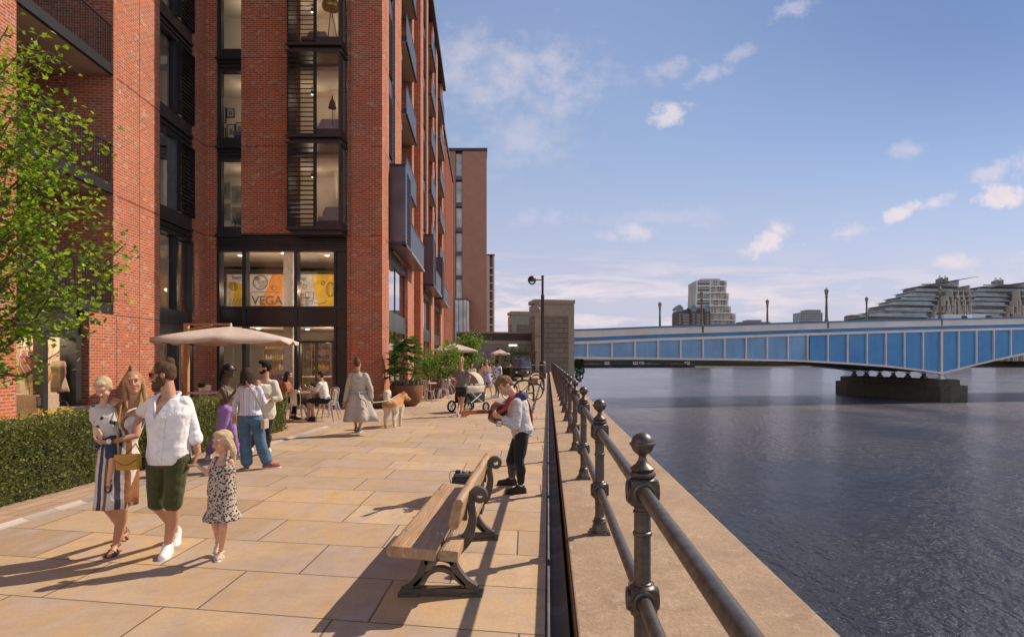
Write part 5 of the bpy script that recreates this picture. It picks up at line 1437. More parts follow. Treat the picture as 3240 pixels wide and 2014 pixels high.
M_LEAF = leaf_mat('birch_leaf', (.07, .15, .02), (.19, .32, .03), (.34, .46, .05), trans=.42)
M_LEAFD = leaf_mat('shrub_leaf', (.03, .075, .02), (.06, .13, .03), (.11, .19, .045))
M_LEAFH = leaf_mat('hedge_leaf', (.06, .075, .022), (.135, .155, .04), (.25, .25, .08), trans=.3)
M_LEAFT = leaf_mat('tree_leaf', (.06, .11, .02), (.13, .21, .03), (.22, .31, .05))
M_GRASS = leaf_mat('grass_blade', (.07, .10, .03), (.13, .17, .05), (.30, .27, .2))
M_BARK = mat('bark', (.16, .105, .075), .9, 0, .4, 8, .4, 30)
M_CORTEN = mat('corten_steel', (.25, .10, .05), .75, .15, .4, 2.2, .25, 60, col2=(.15, .065, .04))
M_SOIL = mat('soil', (.05, .035, .025), .95, 0, .3, 12, .5, 40)
def bowl(x, y, r, h, label, plant=None, name='corten_planter'):
    t = thing(name, label, 'planter', (x, y, 0), 'rust coloured bowl planters'); m = MB()
    m.lathe([(r * .45, 0), (r * .62, .03), (r * .82, h * .2), (r * .94, h * .45), (r, h * .75), (r, h), (r - .03, h), (r - .04, h - .08)], (x, y, 0), 32); build('bowl', m, M_CORTEN, t, smooth=True)
    m = MB(); m.lathe([(.01, h - .07), (r - .05, h - .075)], (x, y, 0), 24, cap=False); build('soil', m, M_SOIL, t)
    return t
# big planter with a palm-leaved shrub, and its two low neighbours by the corner
bx, by_ = -5.13, 22.7
bowl(bx, by_, .60, .76, 'large rust coloured bowl planter at the brick corner holding the fan leaved shrub')
bowl(-6.02, 21.75, .36, .50, 'rust coloured low bowl planter left of the large one, behind the walking dog')
bowl(-5.32, 21.75, .32, .40, 'smallest rust coloured bowl planter in front of the large one')
rs = random.Random(5)
t = thing('palm_shrub', 'dark glossy fan leaved shrub growing in the large rust coloured bowl', 'plant', (bx, by_, .7))
m = MB()
for k in range(9):
    a = rs.uniform(0, 6.3); m.tube([(bx + .1 * math.cos(a), by_ + .1 * math.sin(a), .68), (bx + .3 * math.cos(a), by_ + .3 * math.sin(a), 1.2), (bx + .45 * math.cos(a), by_ + .45 * math.sin(a), 1.6)], .013, 5)
build('stem', m, M_BARK, t)
m = MB()
for k in range(115):
    a = rs.uniform(0, 6.3); rr = .72 * math.sqrt(rs.random()); z = 1.02 + 1.45 * rs.random() ** .8
    sh_ = 1 - max(0, (z - 1.6)) / 1.15
    c = V((bx + rr * sh_ * math.cos(a), by_ + rr * sh_ * math.sin(a), z)); out = V((math.cos(a), math.sin(a), rs.uniform(-.5, .7)))
    nf = 7
    for q in range(nf):
        ang = (q - (nf - 1) / 2) * .36; s = out.cross(V((0, 0, 1))).normalized()
        leaf(m, c, out * math.cos(ang) + s * math.sin(ang) + V((0, 0, -.25)), rs.uniform(.24, .36), rs, .12)
build('foliage', m, M_LEAFD, t)
t = thing('lavender_fringe', 'lavender and grass fringe around the foot of the fan leaved shrub', 'plant', (bx, by_, .7)); m = MB()
for k in range(700):
    a = rs.uniform(0, 6.3); rr = .52 * math.sqrt(rs.random()); leaf(m, V((bx + rr * math.cos(a), by_ + rr * math.sin(a), .68)), V((rs.uniform(-.5, .5), rs.uniform(-.5, .5), 1)), rs.uniform(.14, .34), rs, .05)
build('foliage', m, leaf_mat('lavender', (.05, .09, .03), (.12, .17, .06), (.30, .24, .28)), t)
def shrub(x, y, r, h, z0, label, n=900, size=.1, m_=None, name='shrub', seed=1, stems=6, base=.15):
    rs = random.Random(seed); t = thing(name, label, 'plant', (x, y, z0)); m = MB()
    tips = []
    for k in range(stems):
        a = k * 2.4 + rs.uniform(-.4, .4); tp = V((x + r * .7 * math.cos(a), y + r * .7 * math.sin(a), z0 + h * rs.uniform(.6, .95))); tips.append(tp)
        m.tube(catmull([(x, y, z0), (x + r * .25 * math.cos(a), y + r * .25 * math.sin(a), z0 + h * .35), tp], 3), .012, 5)
    build('stem', m, M_BARK, t); m = MB()
    for k in range(stems * 5):
        tp = rs.choice(tips); c = tp + V((rs.uniform(-.5, .5) * r, rs.uniform(-.5, .5) * r, rs.uniform(-.5, .12) * h))
        leafblob(m, c, (r * .33, r * .33, h * .16), n // (stems * 5), size, rs)
    leafblob(m, (x, y, z0 + h * (base + .25)), (r * .8, r * .8, h * .3), n // 3, size, rs)
    build('foliage', m, m_ or M_LEAFT, t); return t
bowl(-4.95, 27.3, .62, .72, 'rust coloured bowl planter behind the cafe chairs with the loose green shrub')
shrub(-4.95, 27.3, .95, 1.75, .6, 'loose bright green shrub behind the round cafe tables', 1500, .12, seed=3)
bowl(-4.85, 30.2, .5, .78, 'rust coloured bowl planter right of the cafe tables, nearer the jogger')
shrub(-4.85, 30.2, .5, .55, .7, 'low feathery grass clump in the bowl planter beside the jogger', 500, .2, M_GRASS, 'grass_clump', 4)
def pot(x, y, z, label, grass=True, seed=2):
    rs = random.Random(seed); t = thing('plant_pot', label, 'plant pot', (x, y, z)); m = MB(); m.lathe([(.045, z), (.062, z + .11), (.056, z + .115), (.05, z + .09)], (x, y, 0), 14); build('pot', m, mat('white_pot', (.68, .66, .62), .4), t, smooth=True)
    m = MB()
    for k in range(80): leaf(m, V((x, y, z + .09)), V((rs.uniform(-.7, .7), rs.uniform(-.7, .7), 1)), rs.uniform(.10, .22), rs, .1)
    build('foliage', m, M_GRASS if grass else M_LEAFD, t)
# table of the seated pair
tpx, tpy = -6.68, 17.5
table(tpx, tpy, .42, 'round cafe table between the seated woman and the seated man', .79)
pot(tpx + .02, tpy - .05, .79, 'white pot of yellow green grass on the seated pair\'s table', True, 3); pot(tpx + .14, tpy + .03, .79, 'white pot of dark leaves beside the grass pot on the seated pair\'s table', False, 5)
menu(tpx - .05, tpy + .22, .79, 'white menu cards behind the pots on the seated pair\'s table')
t = thing('drinking_glass', 'clear drinking glass with a straw on the seated pair\'s table', 'glass', (tpx - .26, tpy, .79)); m = MB(); m.lathe([(.03, .79), (.036, .91), (.033, .91), (.028, .80)], (tpx - .26, tpy, 0), 12); build('tumbler', m, mat('iced_drink', (.5, .46, .42), .15), t); m = MB(); m.tube([(tpx - .26, tpy, .8), (tpx - .245, tpy, 1.0)], .004, 5); build('straw', m, M_SHOEW, t)
chair(-6.83, 16.95, 0.1, 'empty galvanised chair beside the hedge end, turned to the seated pair\'s table')
chair(-6.06, 17.2, PI / 2, 'galvanised chair carrying the seated man in the white shirt')
chair(-6.42, 18.35, PI - .5, 'empty galvanised chair behind the seated pair\'s table')
chair(-7.5, 17.55, -PI / 2, 'galvanised chair under the seated woman behind the hedge')
# table behind the hedge
table(-9.75, 17.7, .42, 'round cafe table behind the hedge left of the braided woman', .77); menu(-9.55, 17.6, .77, 'white menu cards on the table behind the hedge'); pot(-9.85, 17.75, .77, 'white pot of leaves on the table behind the hedge', False, 8)
chair(-10.15, 18.1, 2.6, 'galvanised chair at the table behind the hedge, farther from the hedge end'); chair(-9.15, 17.9, 1.4, 'galvanised chair at the table behind the hedge, hidden behind the braided woman')
# tables near the big planter
table(-4.95, 25.4, .42, 'round cafe table right beside the large rust coloured bowl', .74); pot(-4.98, 25.3, .74, 'white pot of grass on the table beside the large bowl', True, 11)
table(-5.45, 30.4, .44, 'round cafe table with a pale leg farther along by the loose shrub', .76); menu(-5.5, 30.3, .76, 'menu cards on the farther round cafe table')
chair(-4.72, 24.55, -.1, 'galvanised chair with its back to us at the table beside the large bowl'); chair(-4.30, 25.75, PI / 2 + .3, 'galvanised chair standing free left of the jogger'); chair(-4.85, 29.6, 1.2, 'galvanised chair behind the jogger\'s elbow at the farther table'); chair(-4.6, 26.6, 2.7, 'galvanised chair tucked behind the table beside the large bowl')
# teal chairs of the far terrace
def teal_chair(x, y, rz, label):
    t = thing('teal_chair', label, 'chair', (0, 0, 0), 'teal terrace chairs'); mt = mat('teal_plastic', (.13, .30, .26), .5)
    m = MB(); m.box(-.2, .2, -.2, .2, .43, .46); build('seat', m, mt, t, bevel=.01); m = MB(); m.box(-.2, .2, -.22, -.19, .46, .84); build('backrest', m, mt, t, bevel=.01)
    for i in (-1, 1):
        for j in (-1, 1): m = MB(); m.tube([(i * .17, j * .17, .43), (i * .2, j * .2, 0)], .014, 5); build('leg', m, mt, t)
    t.location = (x, y, 0); t.rotation_euler = (0, 0, rz)
teal_chair(-5.05, 33.4, .2, 'teal chair carrying the grey haired diner left of the jogger'); teal_chair(-3.55, 36.2, -.3, 'teal chair carrying the white shirted diner'); teal_chair(-3.1, 37.5, .5, 'empty teal chair right of the white shirted diner'); teal_chair(-4.3, 36.6, 2.6, 'teal chair hidden behind the jogger')
table(-4.45, 34.6, .4, 'terrace table of the diners left of the jogger'); table(-3.6, 37.6, .4, 'terrace table of the white shirted diner')

# ---------------------------------------------------------------- parasols
def parasol(x, y, z_edge, z_top, hw, label, mast, rz=0.0, scal=.10):
    t = thing('parasol', label, 'parasol', (x, y, 0), 'taupe cafe parasols'); m = MB(); N = 40; rings = []
    for k, f in enumerate((0.02, .25, .5, .75, 1.0, 1.0)):
        r = []
        for j in range(N):
            a = 2 * PI * j / N + rz; ca, sa = math.cos(a - rz), math.sin(a - rz)
            sq = 1 / max(abs(ca), abs(sa)); sq = min(sq, 1.32)                  # square plan with soft corners
            rad = hw * f * sq; ph = (j % (N // 8)) / (N // 8); sag = math.sin(PI * ph)
            z = z_top + (z_edge - z_top) * (f ** 1.25) - sag * .06 * f + (sq - 1) * -.22 * f * (z_top - z_edge)
            if k == 5: z -= scal * (.6 + .4 * sag)
            r.append(V((x + rad * math.cos(a), y + rad * math.sin(a), z)))
        rings.append(r)
    inner = [[p - V((0, 0, .012)) for p in r] for r in rings[::-1]]
    m.loft(rings + [[p + (V((x, y, p.z)) - p) * .006 for p in inner[0]]] + inner[1:], cap=False); build('canopy', m, M_CANVAS, t, smooth='all')
    m = MB(); m.lathe([(.03, z_top - .03), (.035, z_top + .03), (.012, z_top + .10)], (x, y, 0), 10); build('finial', m, M_SHOEW, t)
    m = MB()
    for j in range(8):
        a = rz + j * PI / 4; rr = hw * (1.28 if j % 2 else .97); m.tube([(x, y, z_top - .10), (x + rr * math.cos(a), y + rr * math.sin(a), z_edge - .06 - (.06 if j % 2 else .0))], .014, 5)
    build('ribs', m, M_WOODT, t)
    return t
t = parasol(-8.82, 17.4, 2.26, 2.60, 1.62, 'large near cantilever parasol with a scalloped edge in front of the shop window', None, .25)
m = MB(); m.box(-10.72, -10.60, 18.4, 18.52, 0, 2.75); build('mast', m, M_WOODT, t)
m = MB(); m.bar((-10.66, 18.46, 2.72), (-8.82, 17.4, 2.66), .06, .06); m.bar((-10.66, 18.46, 2.55), (-9.5, 17.7, 2.66), .04, .04); build('arm', m, M_WOODT, t)
m = MB(); m.box(-10.95, -10.35, 18.2, 18.75, 0, .06); build('base', m, M_METAL, t)
t = parasol(-5.95, 40, 2.28, 2.66, 1.35, 'middle parasol over the far terrace diners, left of the leafy tree', None, .2); m = MB(); m.tube([(-5.95, 40, 0), (-5.95, 40, 2.6)], .03, 8); build('mast', m, M_WOODT, t)
t = parasol(-4.75, 62, 2.25, 2.62, .95, 'small far parasol in front of the concrete approach wall', None, .1); m = MB(); m.tube([(-4.75, 62, 0), (-4.75, 62, 2.6)], .03, 8); build('mast', m, M_WOODT, t)

# ---------------------------------------------------------------- hedge and trees
def hedge(x0, x1, y0, y1, h, label, n, size, seed, name='hedge', flowers=0):
    rs = random.Random(seed); t = thing(name, label, 'hedge', ((x0 + x1) / 2, y0, 0)); m = MB()
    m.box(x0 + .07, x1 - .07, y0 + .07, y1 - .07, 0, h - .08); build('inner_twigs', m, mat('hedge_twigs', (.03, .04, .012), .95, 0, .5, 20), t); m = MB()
    aw = [(y1 - y0) * h, (x1 - x0) * (y1 - y0), (x1 - x0) * h]; tot = sum(aw)
    for k in range(n):
        r_ = rs.random() * tot; dep = abs(rs.gauss(0, .035))
        if r_ < aw[0]: q = V((x1 - dep, rs.uniform(y0, y1), rs.uniform(.02, h))); d = V((1, 0, .5))
        elif r_ < aw[0] + aw[1]: q = V((rs.uniform(x0, x1), rs.uniform(y0, y1), h - dep)); d = V((0, 0, 1))
        else:
            q = V((rs.uniform(x0, x1), (y1 - dep) if rs.random() < .5 else y0 + dep, rs.uniform(.02, h))); d = V((0, 1 if q.y > (y0 + y1) / 2 else -1, .5))
        lump = noise.noise(q * 2.6) * .07 + noise.noise(q * 7) * .04
        q = q + d * lump * .6
        leaf(m, q, d * .7 + V((rs.uniform(-1, 1), rs.uniform(-1, 1), rs.uniform(-.6, 1))), size * rs.uniform(.6, 1.4), rs, .36)
    build('foliage', m, M_LEAFH, t)
    return t
hedge(-7.1, -6.22, 4.6, 14.9, .89, 'long clipped box hedge behind the walking family', 52000, .034, 21)
t = thing('flower_bed', 'yellow flowering plants growing behind the hedge below the display window', 'plant', (-8.3, 10.0, 0)); m = MB(); rs = random.Random(3)
for k in range(2200):
    q = V((rs.uniform(-8.2, -7.15), rs.uniform(8.4, 11), rs.uniform(.3, .82) )); leaf(m, q, V((rs.uniform(-1, 1), rs.uniform(-1, 1), 1)), .08, rs, .15)
build('foliage', m, M_GRASS, t); m = MB()
for k in range(110):
    q = V((rs.uniform(-7.9, -7.2), rs.uniform(8.5, 10.2), rs.uniform(.80, .92))); 
    for j in range(4): leaf(m, q, V((rs.uniform(-1, 1), rs.uniform(-1, 1), .4)), .035, rs, .4)
build('flower_heads', m, leaf_mat('yellow_petals', (.65, .42, .02), (.75, .5, .03), (.8, .6, .05)), t, kind='stuff')
def limb(m, a, b, r0, r1, rs, bend=.12, n=5):
    a = V(a); b = V(b); L = (b - a).length; pts = []
    for i in range(n + 1):
        f = i / n; pts.append(a.lerp(b, f) + V((rs.uniform(-1, 1), rs.uniform(-1, 1), rs.uniform(-1, 1))) * L * bend * math.sin(PI * f) * .5)
    m.tube(pts, [r0 + (r1 - r0) * i / n for i in range(n + 1)], 6); return pts
def tree(name, label, base, H, tips, spread, nleaf, size, m_, seed, trunk_r=.07, stems=1, twig=.5):
    rs = random.Random(seed); t = thing(name, label, 'tree', base); tr = MB(); lf = MB(); base = V(base)
    for s in range(stems):
        off = V((rs.uniform(-.3, .3), rs.uniform(-.3, .3), 0)) * (stems > 1)
        top = base + off * 3 + V((0, 0, H * .85)); limb(tr, base + off, top, trunk_r, trunk_r * .3, rs, .05, 8)
    for tp in tips:
        tp = V(tp); st = base + V((0, 0, max(.3, (tp.z - base.z) * rs.uniform(.45, .8)))); p = limb(tr, st, tp, trunk_r * .4, .008, rs, .22, 6)
        for k in range(nleaf if name != 'birch_tree' or tp.z > 2.2 else nleaf // 3):
            f = rs.random() ** .6; seg = p[min(int(f * 6), 5)].lerp(p[min(int(f * 6) + 1, 6)], rs.random())
            dv = V((rs.gauss(0, 1), rs.gauss(0, 1), rs.gauss(0, .8))) * spread * (.35 + .65 * f)
            q = seg + dv
            leaf(lf, q, V((rs.uniform(-1, 1), rs.uniform(-1, 1), rs.uniform(-.7, .5))), size * rs.uniform(.65, 1.3), rs, .36)
            if rs.random() < twig * .12: tr.tube([seg, seg.lerp(q, .5) + V((0, 0, .02)), q], [.005, .004, .002], 4)
    build('trunk', tr, M_BARK, t); build('crown', lf, m_, t); return t
# near birch whose trunk stands just outside the left edge of the photograph
rs = random.Random(12); tips = []
for u, v, y in ((25, 90, 9.5), (150, 160, 9.3), (120, 110, 9.8), (60, 180, 9.0), (165, 300, 9.6), (230, 310, 9.2), (90, 330, 9.0), (170, 380, 9.6), (245, 360, 9.8), (120, 430, 9.1), (200, 450, 9.6), (320, 450, 9.5), (270, 520, 9.3), (60, 500, 8.8), (150, 560, 9.5), (300, 610, 9.6),
                (240, 620, 9.0), (330, 720, 9.6), (180, 700, 9.1), (395, 770, 9.4), (280, 790, 9.6), (100, 690, 9.0), (370, 830, 9.6), (200, 830, 9.0), (310, 890, 9.3), (120, 880, 9.5), (365, 950, 9.6), (240, 960, 9.1), (150, 1000, 9.5), (270, 1010, 9.6), (60, 860, 8.8), (60, 1000, 9.2), (200, 1110, 9.4), (130, 1160, 9.2), (50, 1190, 9.0), (40, 620, 8.6), (30, 380, 8.7), (10, 240, 9.3), (190, 520, 9.2), (60, 760, 9.0)):
    tips.append(P(u + rs.uniform(-12, 12), v, y))
for k in range(17): tips.append(P(-40 - 25 * k + rs.uniform(-20, 20), 180 + (k * 337) % 820, 8.6 + (k % 4) * .35))
tree('birch_tree', 'bright green young tree reaching in from the left edge in front of the balconies', (-9.15, 9.3, 0), 7.2, tips, .17, 175, .09, M_LEAF, 31, .07, 2)
rs = random.Random(9); tips = []
for k in range(26):
    a = rs.uniform(0, 6.3); r_ = 1.75 * math.sqrt(rs.random()); tips.append((-5.85 + r_ * math.cos(a), 46 + r_ * math.sin(a), rs.uniform(1.8, 4.0) - .45 * r_ ** 1.5 * .5))
tree('terrace_tree', 'leafy round multi stemmed tree on the far terrace beside the main block', (-5.85, 46, 0), 3.6, tips, .34, 150, .16, M_LEAFT, 6, .05, 4)
tips = [(-6.9 + rs.uniform(-.9, .9), 37 + rs.uniform(-.9, .9), rs.uniform(1.0, 2.6)) for k in range(12)]
tree('small_tree', 'slim green sapling against the brick piers, nearer than the round tree', (-6.9, 37, 0), 2.4, tips, .3, 80, .13, M_LEAFT, 8, .03, 3)
hedge(-4.2, -2.75, 49, 51, .95, 'clipped green hedge block behind the lilac dressed woman', 3500, .10, 5, 'hedge_block')
t = thing('bankside_bush', 'small bush hanging beside the right edge of the stone tower at the water', 'bush', (4.4, 79, 0)); m = MB(); leafblob(m, (4.1, 82.3, .6), (.55, 1.2, 2.0), 700, .3, random.Random(4)); build('foliage', m, M_LEAFD, t)
m = MB(); m.tube([(3.4, 82.3, -3), (3.9, 82.3, 0), (4.1, 82.3, 1.6)], .05, 5); build('stem', m, M_BARK, t)
# climbers on the approach wall
for k, (u, h) in enumerate(((1575, 2.9), (1598, 2.7), (1622, 3.1), (1646, 2.8), (1664, 2.9))):
    y = 75.3; x = (u - 1734) / FPX * y; t = thing('wall_climber', 'wispy climber on the concrete approach wall, %s from the left of the row' % ('first', 'second', 'third', 'fourth', 'fifth')[k], 'plant', (x, y, 0), 'climbers on the approach wall'); rs = random.Random(k + 40); m = MB(); mm = MB()
    for q in range(230):
        z = h * rs.random() ** .75; leaf(m, V((x + rs.gauss(0, .32) * (1.15 - z / h * .8), y + rs.uniform(-.25, .3), z)), V((rs.uniform(-.6, .6), -.3, 1)), rs.uniform(.16, .34), rs, .14)
    for q in range(4): mm.tube([(x + (q - 1.5) * .1, y, 0), (x + (q - 1.5) * .2, y, h * .9)], .012, 4)
    build('foliage', m, M_LEAFD, t); build('stem', mm, M_BARK, t)
for k in range(9):
    pass

# ---------------------------------------------------------------- mannequins and the window display
def amp():
    x, y = -.89, 6.98
    t = thing('guitar_amplifier', 'small black guitar amplifier with knobs standing behind the bench', 'amplifier', (x, y, 0))
    mk = mat('amp_vinyl', (.022, .022, .024), .6, 0, .2, 40, .2, 200)
    m = MB(); m.hexa([(x - .17, y - .13, 0), (x + .17, y - .13, 0), (x + .17, y + .13, 0), (x - .17, y + .13, 0), (x - .17, y - .10, .40), (x + .17, y - .10, .40), (x + .17, y + .10, .40), (x - .17, y + .10, .40)]); build('cabinet', m, mk, t, bevel=.015)
    m = MB(); m.box(x - .15, x + .15, y - .09, y + .09, .401, .43); build('control_panel', m, mat('amp_panel', (.10, .10, .11), .4, .4), t)
    for k in range(8): m = MB(); m.lathe([(.012, .43), (.010, .45), (.003, .452)], (x - .12 + k * .034, y + .02 * (k % 2), 0), 8); build('knob', m, M_GALV if k % 2 else mk, t)
    m = MB(); m.box(x - .14, x - .09, y - .03, y + .03, .431, .46); m.tube(catmull([(x - .12, y, .45), (x - .19, y - .02, .45), (x - .2, y - .04, .38), (x - .176, y - .05, .3)], 5), .004, 5); build('plug_lead', m, mk, t)
    m = MB(); m.box(x - .14, x + .14, y - .128, y - .121, .05, .30); build('grille', m, mat('amp_grille', (.05, .05, .055), .9, 0, .4, 300), t)
amp()
def pavilion():
    pass
# bicycle
def bicycle(c, yaw, label):
    t = thing('bicycle', label, 'bicycle', (c[0], c[1], 0)); ca, sa = math.cos(yaw), math.sin(yaw)
    W = lambda a, z, o=0: V((c[0] + ca * a - sa * o, c[1] + sa * a + ca * o, z))
    mg = mat('green_bike_paint', (.03, .12, .06), .35, .2); mt = mat('tyre_rubber', (.02, .02, .02), .8)
    R = .335
    for a in (-.52, .52):
        m = MB(); m.tube([W(a + R * math.cos(k * PI / 16), R + R * math.sin(k * PI / 16)) for k in range(33)], .016, 6); wh = build('wheel', m, mt, t)
        m = MB(); m.tube([W(a + (R - .025) * math.cos(k * PI / 16), R + (R - .025) * math.sin(k * PI / 16)) for k in range(33)], .009, 5); build('rim', m, M_GALV, wh)
        m = MB()
        for k in range(14): m.tube([W(a, R), W(a + (R - .02) * math.cos(k * PI / 7), R + (R - .02) * math.sin(k * PI / 7))], .0022, 3)
        build('spokes', m, M_GALV, wh)
        m = MB(); m.tube([W(a + (R + .035) * math.cos(q), R + (R + .035) * math.sin(q)) for q in [math.radians(d_) for d_ in (range(20, 200, 15) if a < 0 else range(-10, 130, 15))]], .018, 5); build('mudguard', m, mg, t)
    m = MB()
    bb_ = W(-.07, .30); seat = W(-.20, .82); head = W(.36, .86); headl = W(.385, .72); fr = W(.52, R); rr = W(-.52, R)
    for p, q in ((bb_, seat), (bb_, headl), (W(-.18, .74), W(.365, .84)), (rr, bb_), (rr, W(-.18, .74))): m.tube([p, q], .016, 7)
    m.tube([W(.34, .95), head, headl, W(.44, .5), fr], [.014, .017, .017, .014, .010], 7); build('frame', m, mg, t)
    m = MB(); m.tube(catmull([W(.28, .97, .30), W(.40, 1.0, .22), W(.40, 1.02, 0), W(.40, 1.0, -.22), W(.28, .97, -.30)], 4), .012, 6); build('handlebar', m, M_GALV, t)
    m = MB(); m.ell(W(-.22, .90), V((ca * .14, sa * .14, 0)), V((-sa * .07, ca * .07, 0)), (0, 0, .035)); build('saddle', m, mat('tan_saddle', (.30, .16, .08), .5), t)
    m = MB(); m.tube([W(-.07, .30, -.09), W(-.07, .30, .09)], .09, 12); m.bar(W(-.07, .30, .1), W(.05, .18, .1), .02, .02); m.bar(W(-.07, .3, -.1), W(-.19, .42, -.1), .02, .02); build('crank', m, M_METAL, t)
    m = MB(); m.obox(W(.52, .80), V((ca, sa, 0)) * .13, V((-sa, ca, 0)) * .17, (0, 0, .11)); build('front_basket', m, mat('wicker', (.30, .18, .09), .8, 0, .4, 40, .4, 90), t)
bicycle((-1.08, 26.0), .06, 'green bicycle with a wicker basket leaning at the hoop stand near the drain')
def hoop(x, y, yaw, label, w_=.42, h=.85):
    t = thing('cycle_hoop', label, 'bike rack', (x, y, 0), 'black cycle hoops by the drain'); ca, sa = math.cos(yaw), math.sin(yaw); m = MB()
    pts = [(-w_, 0), (-w_, h - w_ * .9)] + [(-w_ * math.cos(k * PI / 12), h - w_ * .9 + w_ * .9 * math.sin(k * PI / 12)) for k in range(1, 12)] + [(w_, h - w_ * .9), (w_, 0)]
    m.tube([V((x + ca * a, y + sa * a, z)) for a, z in pts], .038, 10); build('hoop', m, M_SHOEB, t, smooth=True)
    m = MB(); m.bar((x - ca * w_, y - sa * w_, .32), (x + ca * w_, y + sa * w_, .32), .03, .05); build('cross_bar', m, M_SHOEB, t)
hoop(-.98, 25.2, .35, 'nearest black cycle hoop with the green bicycle leaning on it'); hoop(-.62, 33.5, .3, 'black cycle hoop between the bicycle and the street lamp'); hoop(-.78, 43, .25, 'farthest black cycle hoop just left of the street lamp foot')
# three-wheeled coffee van
def tuk(x, y):
    t = thing('coffee_tuk_tuk', 'glossy dark three wheeled coffee van with a curved windscreen facing along the quay', 'tuk-tuk', (x, y, 0)); md = mat('tuk_paint', (.035, .032, .028), .15, .1, .3, 3, coat=.6); mg = mat('tuk_glass', (.10, .10, .17), .05, 0)
    rings = []
    for z, hw, f, bk in ((.28, .50, -.62, .75), (.55, .66, -.80, .8), (.85, .70, -.78, .8), (1.05, .69, -.70, .8), (1.45, .62, -.42, .8), (1.72, .52, -.18, .75), (1.84, .36, .0, .6)):
        rings.append([V((x + a * hw, y + (f if b < 0 else bk) * (1 if abs(a) < .8 else .8) , z)) for a, b in ((-1, 1), (-1, .0), (-.85, -1), (-.4, -1), (0, -1), (.4, -1), (.85, -1), (1, 0), (1, 1), (0, 1))])
    for r in rings:
        for i in (1, 7): r[i] = V((r[i].x, y - .2, r[i].z))
        r[4] = r[4] + V((0, -.08, 0))
    m = MB(); m.loft(rings); build('cab', m, md, t, smooth='all')
    m = MB(); sc_ = lambda p, k=1.012: V((x + (p.x - x) * k, y + (p.y - y) * k, p.z)); m.loft([[sc_(r[i]) for i in (2, 3, 4, 5, 6)] for r in rings[3:6]], closed=False, cap=False); build('windscreen', m, mg, t, smooth='all')
    m = MB(); m.tube([sc_(rings[5][i], 1.03) for i in (1, 2, 3, 4, 5, 6, 7)], .022, 5); m.tube([sc_(rings[3][i], 1.03) for i in (2, 3, 4, 5, 6)], .02, 5); build('chrome_trim', m, M_GALV, t)
    for a in (-.42, .42): m = MB(); m.ball((x + a, y - .80, .68), .095); build('headlight', m, mat('headlamp', (.75, .72, .65), .15), t, smooth=True)
    m = MB(); m.lathe([(.05, 1.56), (.075, 1.6), (.02, 1.63)], (x, y - .38, 0), 8); build('badge', m, mat('gold_badge', (.5, .34, .08), .3, .7), t)
    for dx, dy in ((0, -.62), (-.58, .75), (.58, 1.6), (-.58, 1.6)):
        m = MB(); m.prism([(.24 * math.cos(k * PI / 9), .24 + .24 * math.sin(k * PI / 9)) for k in range(18)], lambda a, b, d_: V((x + dx + d_, y + dy + a, b)), -.07, .07); build('wheel', m, mat('tyre_rubber', (.02, .02, .02)), t)
    m = MB(); m.box(x - .68, x + .68, y + .82, y + 2.1, .45, 1.0); build('counter_bed', m, mat('tuk_olive', (.07, .075, .05), .4), t, bevel=.02)
    m = MB(); m.box(x - 1.02, x - .60, y + .3, y + 2.0, .25, 1.05); build('side_counter', m, mat('tuk_olive', (.07, .075, .05)), t, bevel=.02)
    m = MB()
    for a in (-.95, .95): m.tube([(x + a, y + .9, .9), (x + a, y + .9, 2.2)], .025, 6); m.tube([(x + a, y + 2.0, .9), (x + a, y + 2.0, 2.2)], .025, 6)
    build('canopy_post', m, M_METAL, t)
    m = MB(); m.box(x - 1.35, x + 1.15, y + .5, y + 2.4, 2.2, 2.27); m.box(x - .75, x + .5, y + .8, y + 1.6, 2.0, 2.18); build('canopy', m, mat('tuk_canopy', (.06, .058, .055), .6), t)
    m = MB(); m.box(x + .72, x + 1.7, y + .9, y + 1.9, 1.18, 1.24); build('serving_shelf', m, mat('pale_shelf', (.45, .38, .3), .6), t)
tuk(-1.98, 48.5)
# ---------------------------------------------------------------- people
def nrm(v): v = V(v); return v.normalized() if v.length > 1e-6 else V((0, 0, 1))
def head_geo(mb, C, f, u, k):
    r = f.cross(u).normalized()
    E = lambda o, a, b, c: mb.ell(C + r * o[0] * k + f * o[1] * k + u * o[2] * k, r * a * k, f * b * k, u * c * k, 14, 9)
    E((0, -.012, .025), .074, .094, .092); E((0, .022, -.045), .058, .064, .068); E((0, .058, -.096), .030, .026, .022); E((0, .075, .030), .052, .018, .016)
    E((.032, .062, -.035), .026, .024, .024); E((-.032, .062, -.035), .026, .024, .024)
    mb.rcone(C + f * .084 * k + u * .012 * k, .008 * k, C + f * .108 * k - u * .030 * k, .0125 * k, 8)
    for s in (-1, 1): E((s * .076, -.012, -.012), .010, .022, .031); E((s * .013, .094, -.034), .009, .012, .008)
    E((0, .080, -.066), .026, .014, .010)
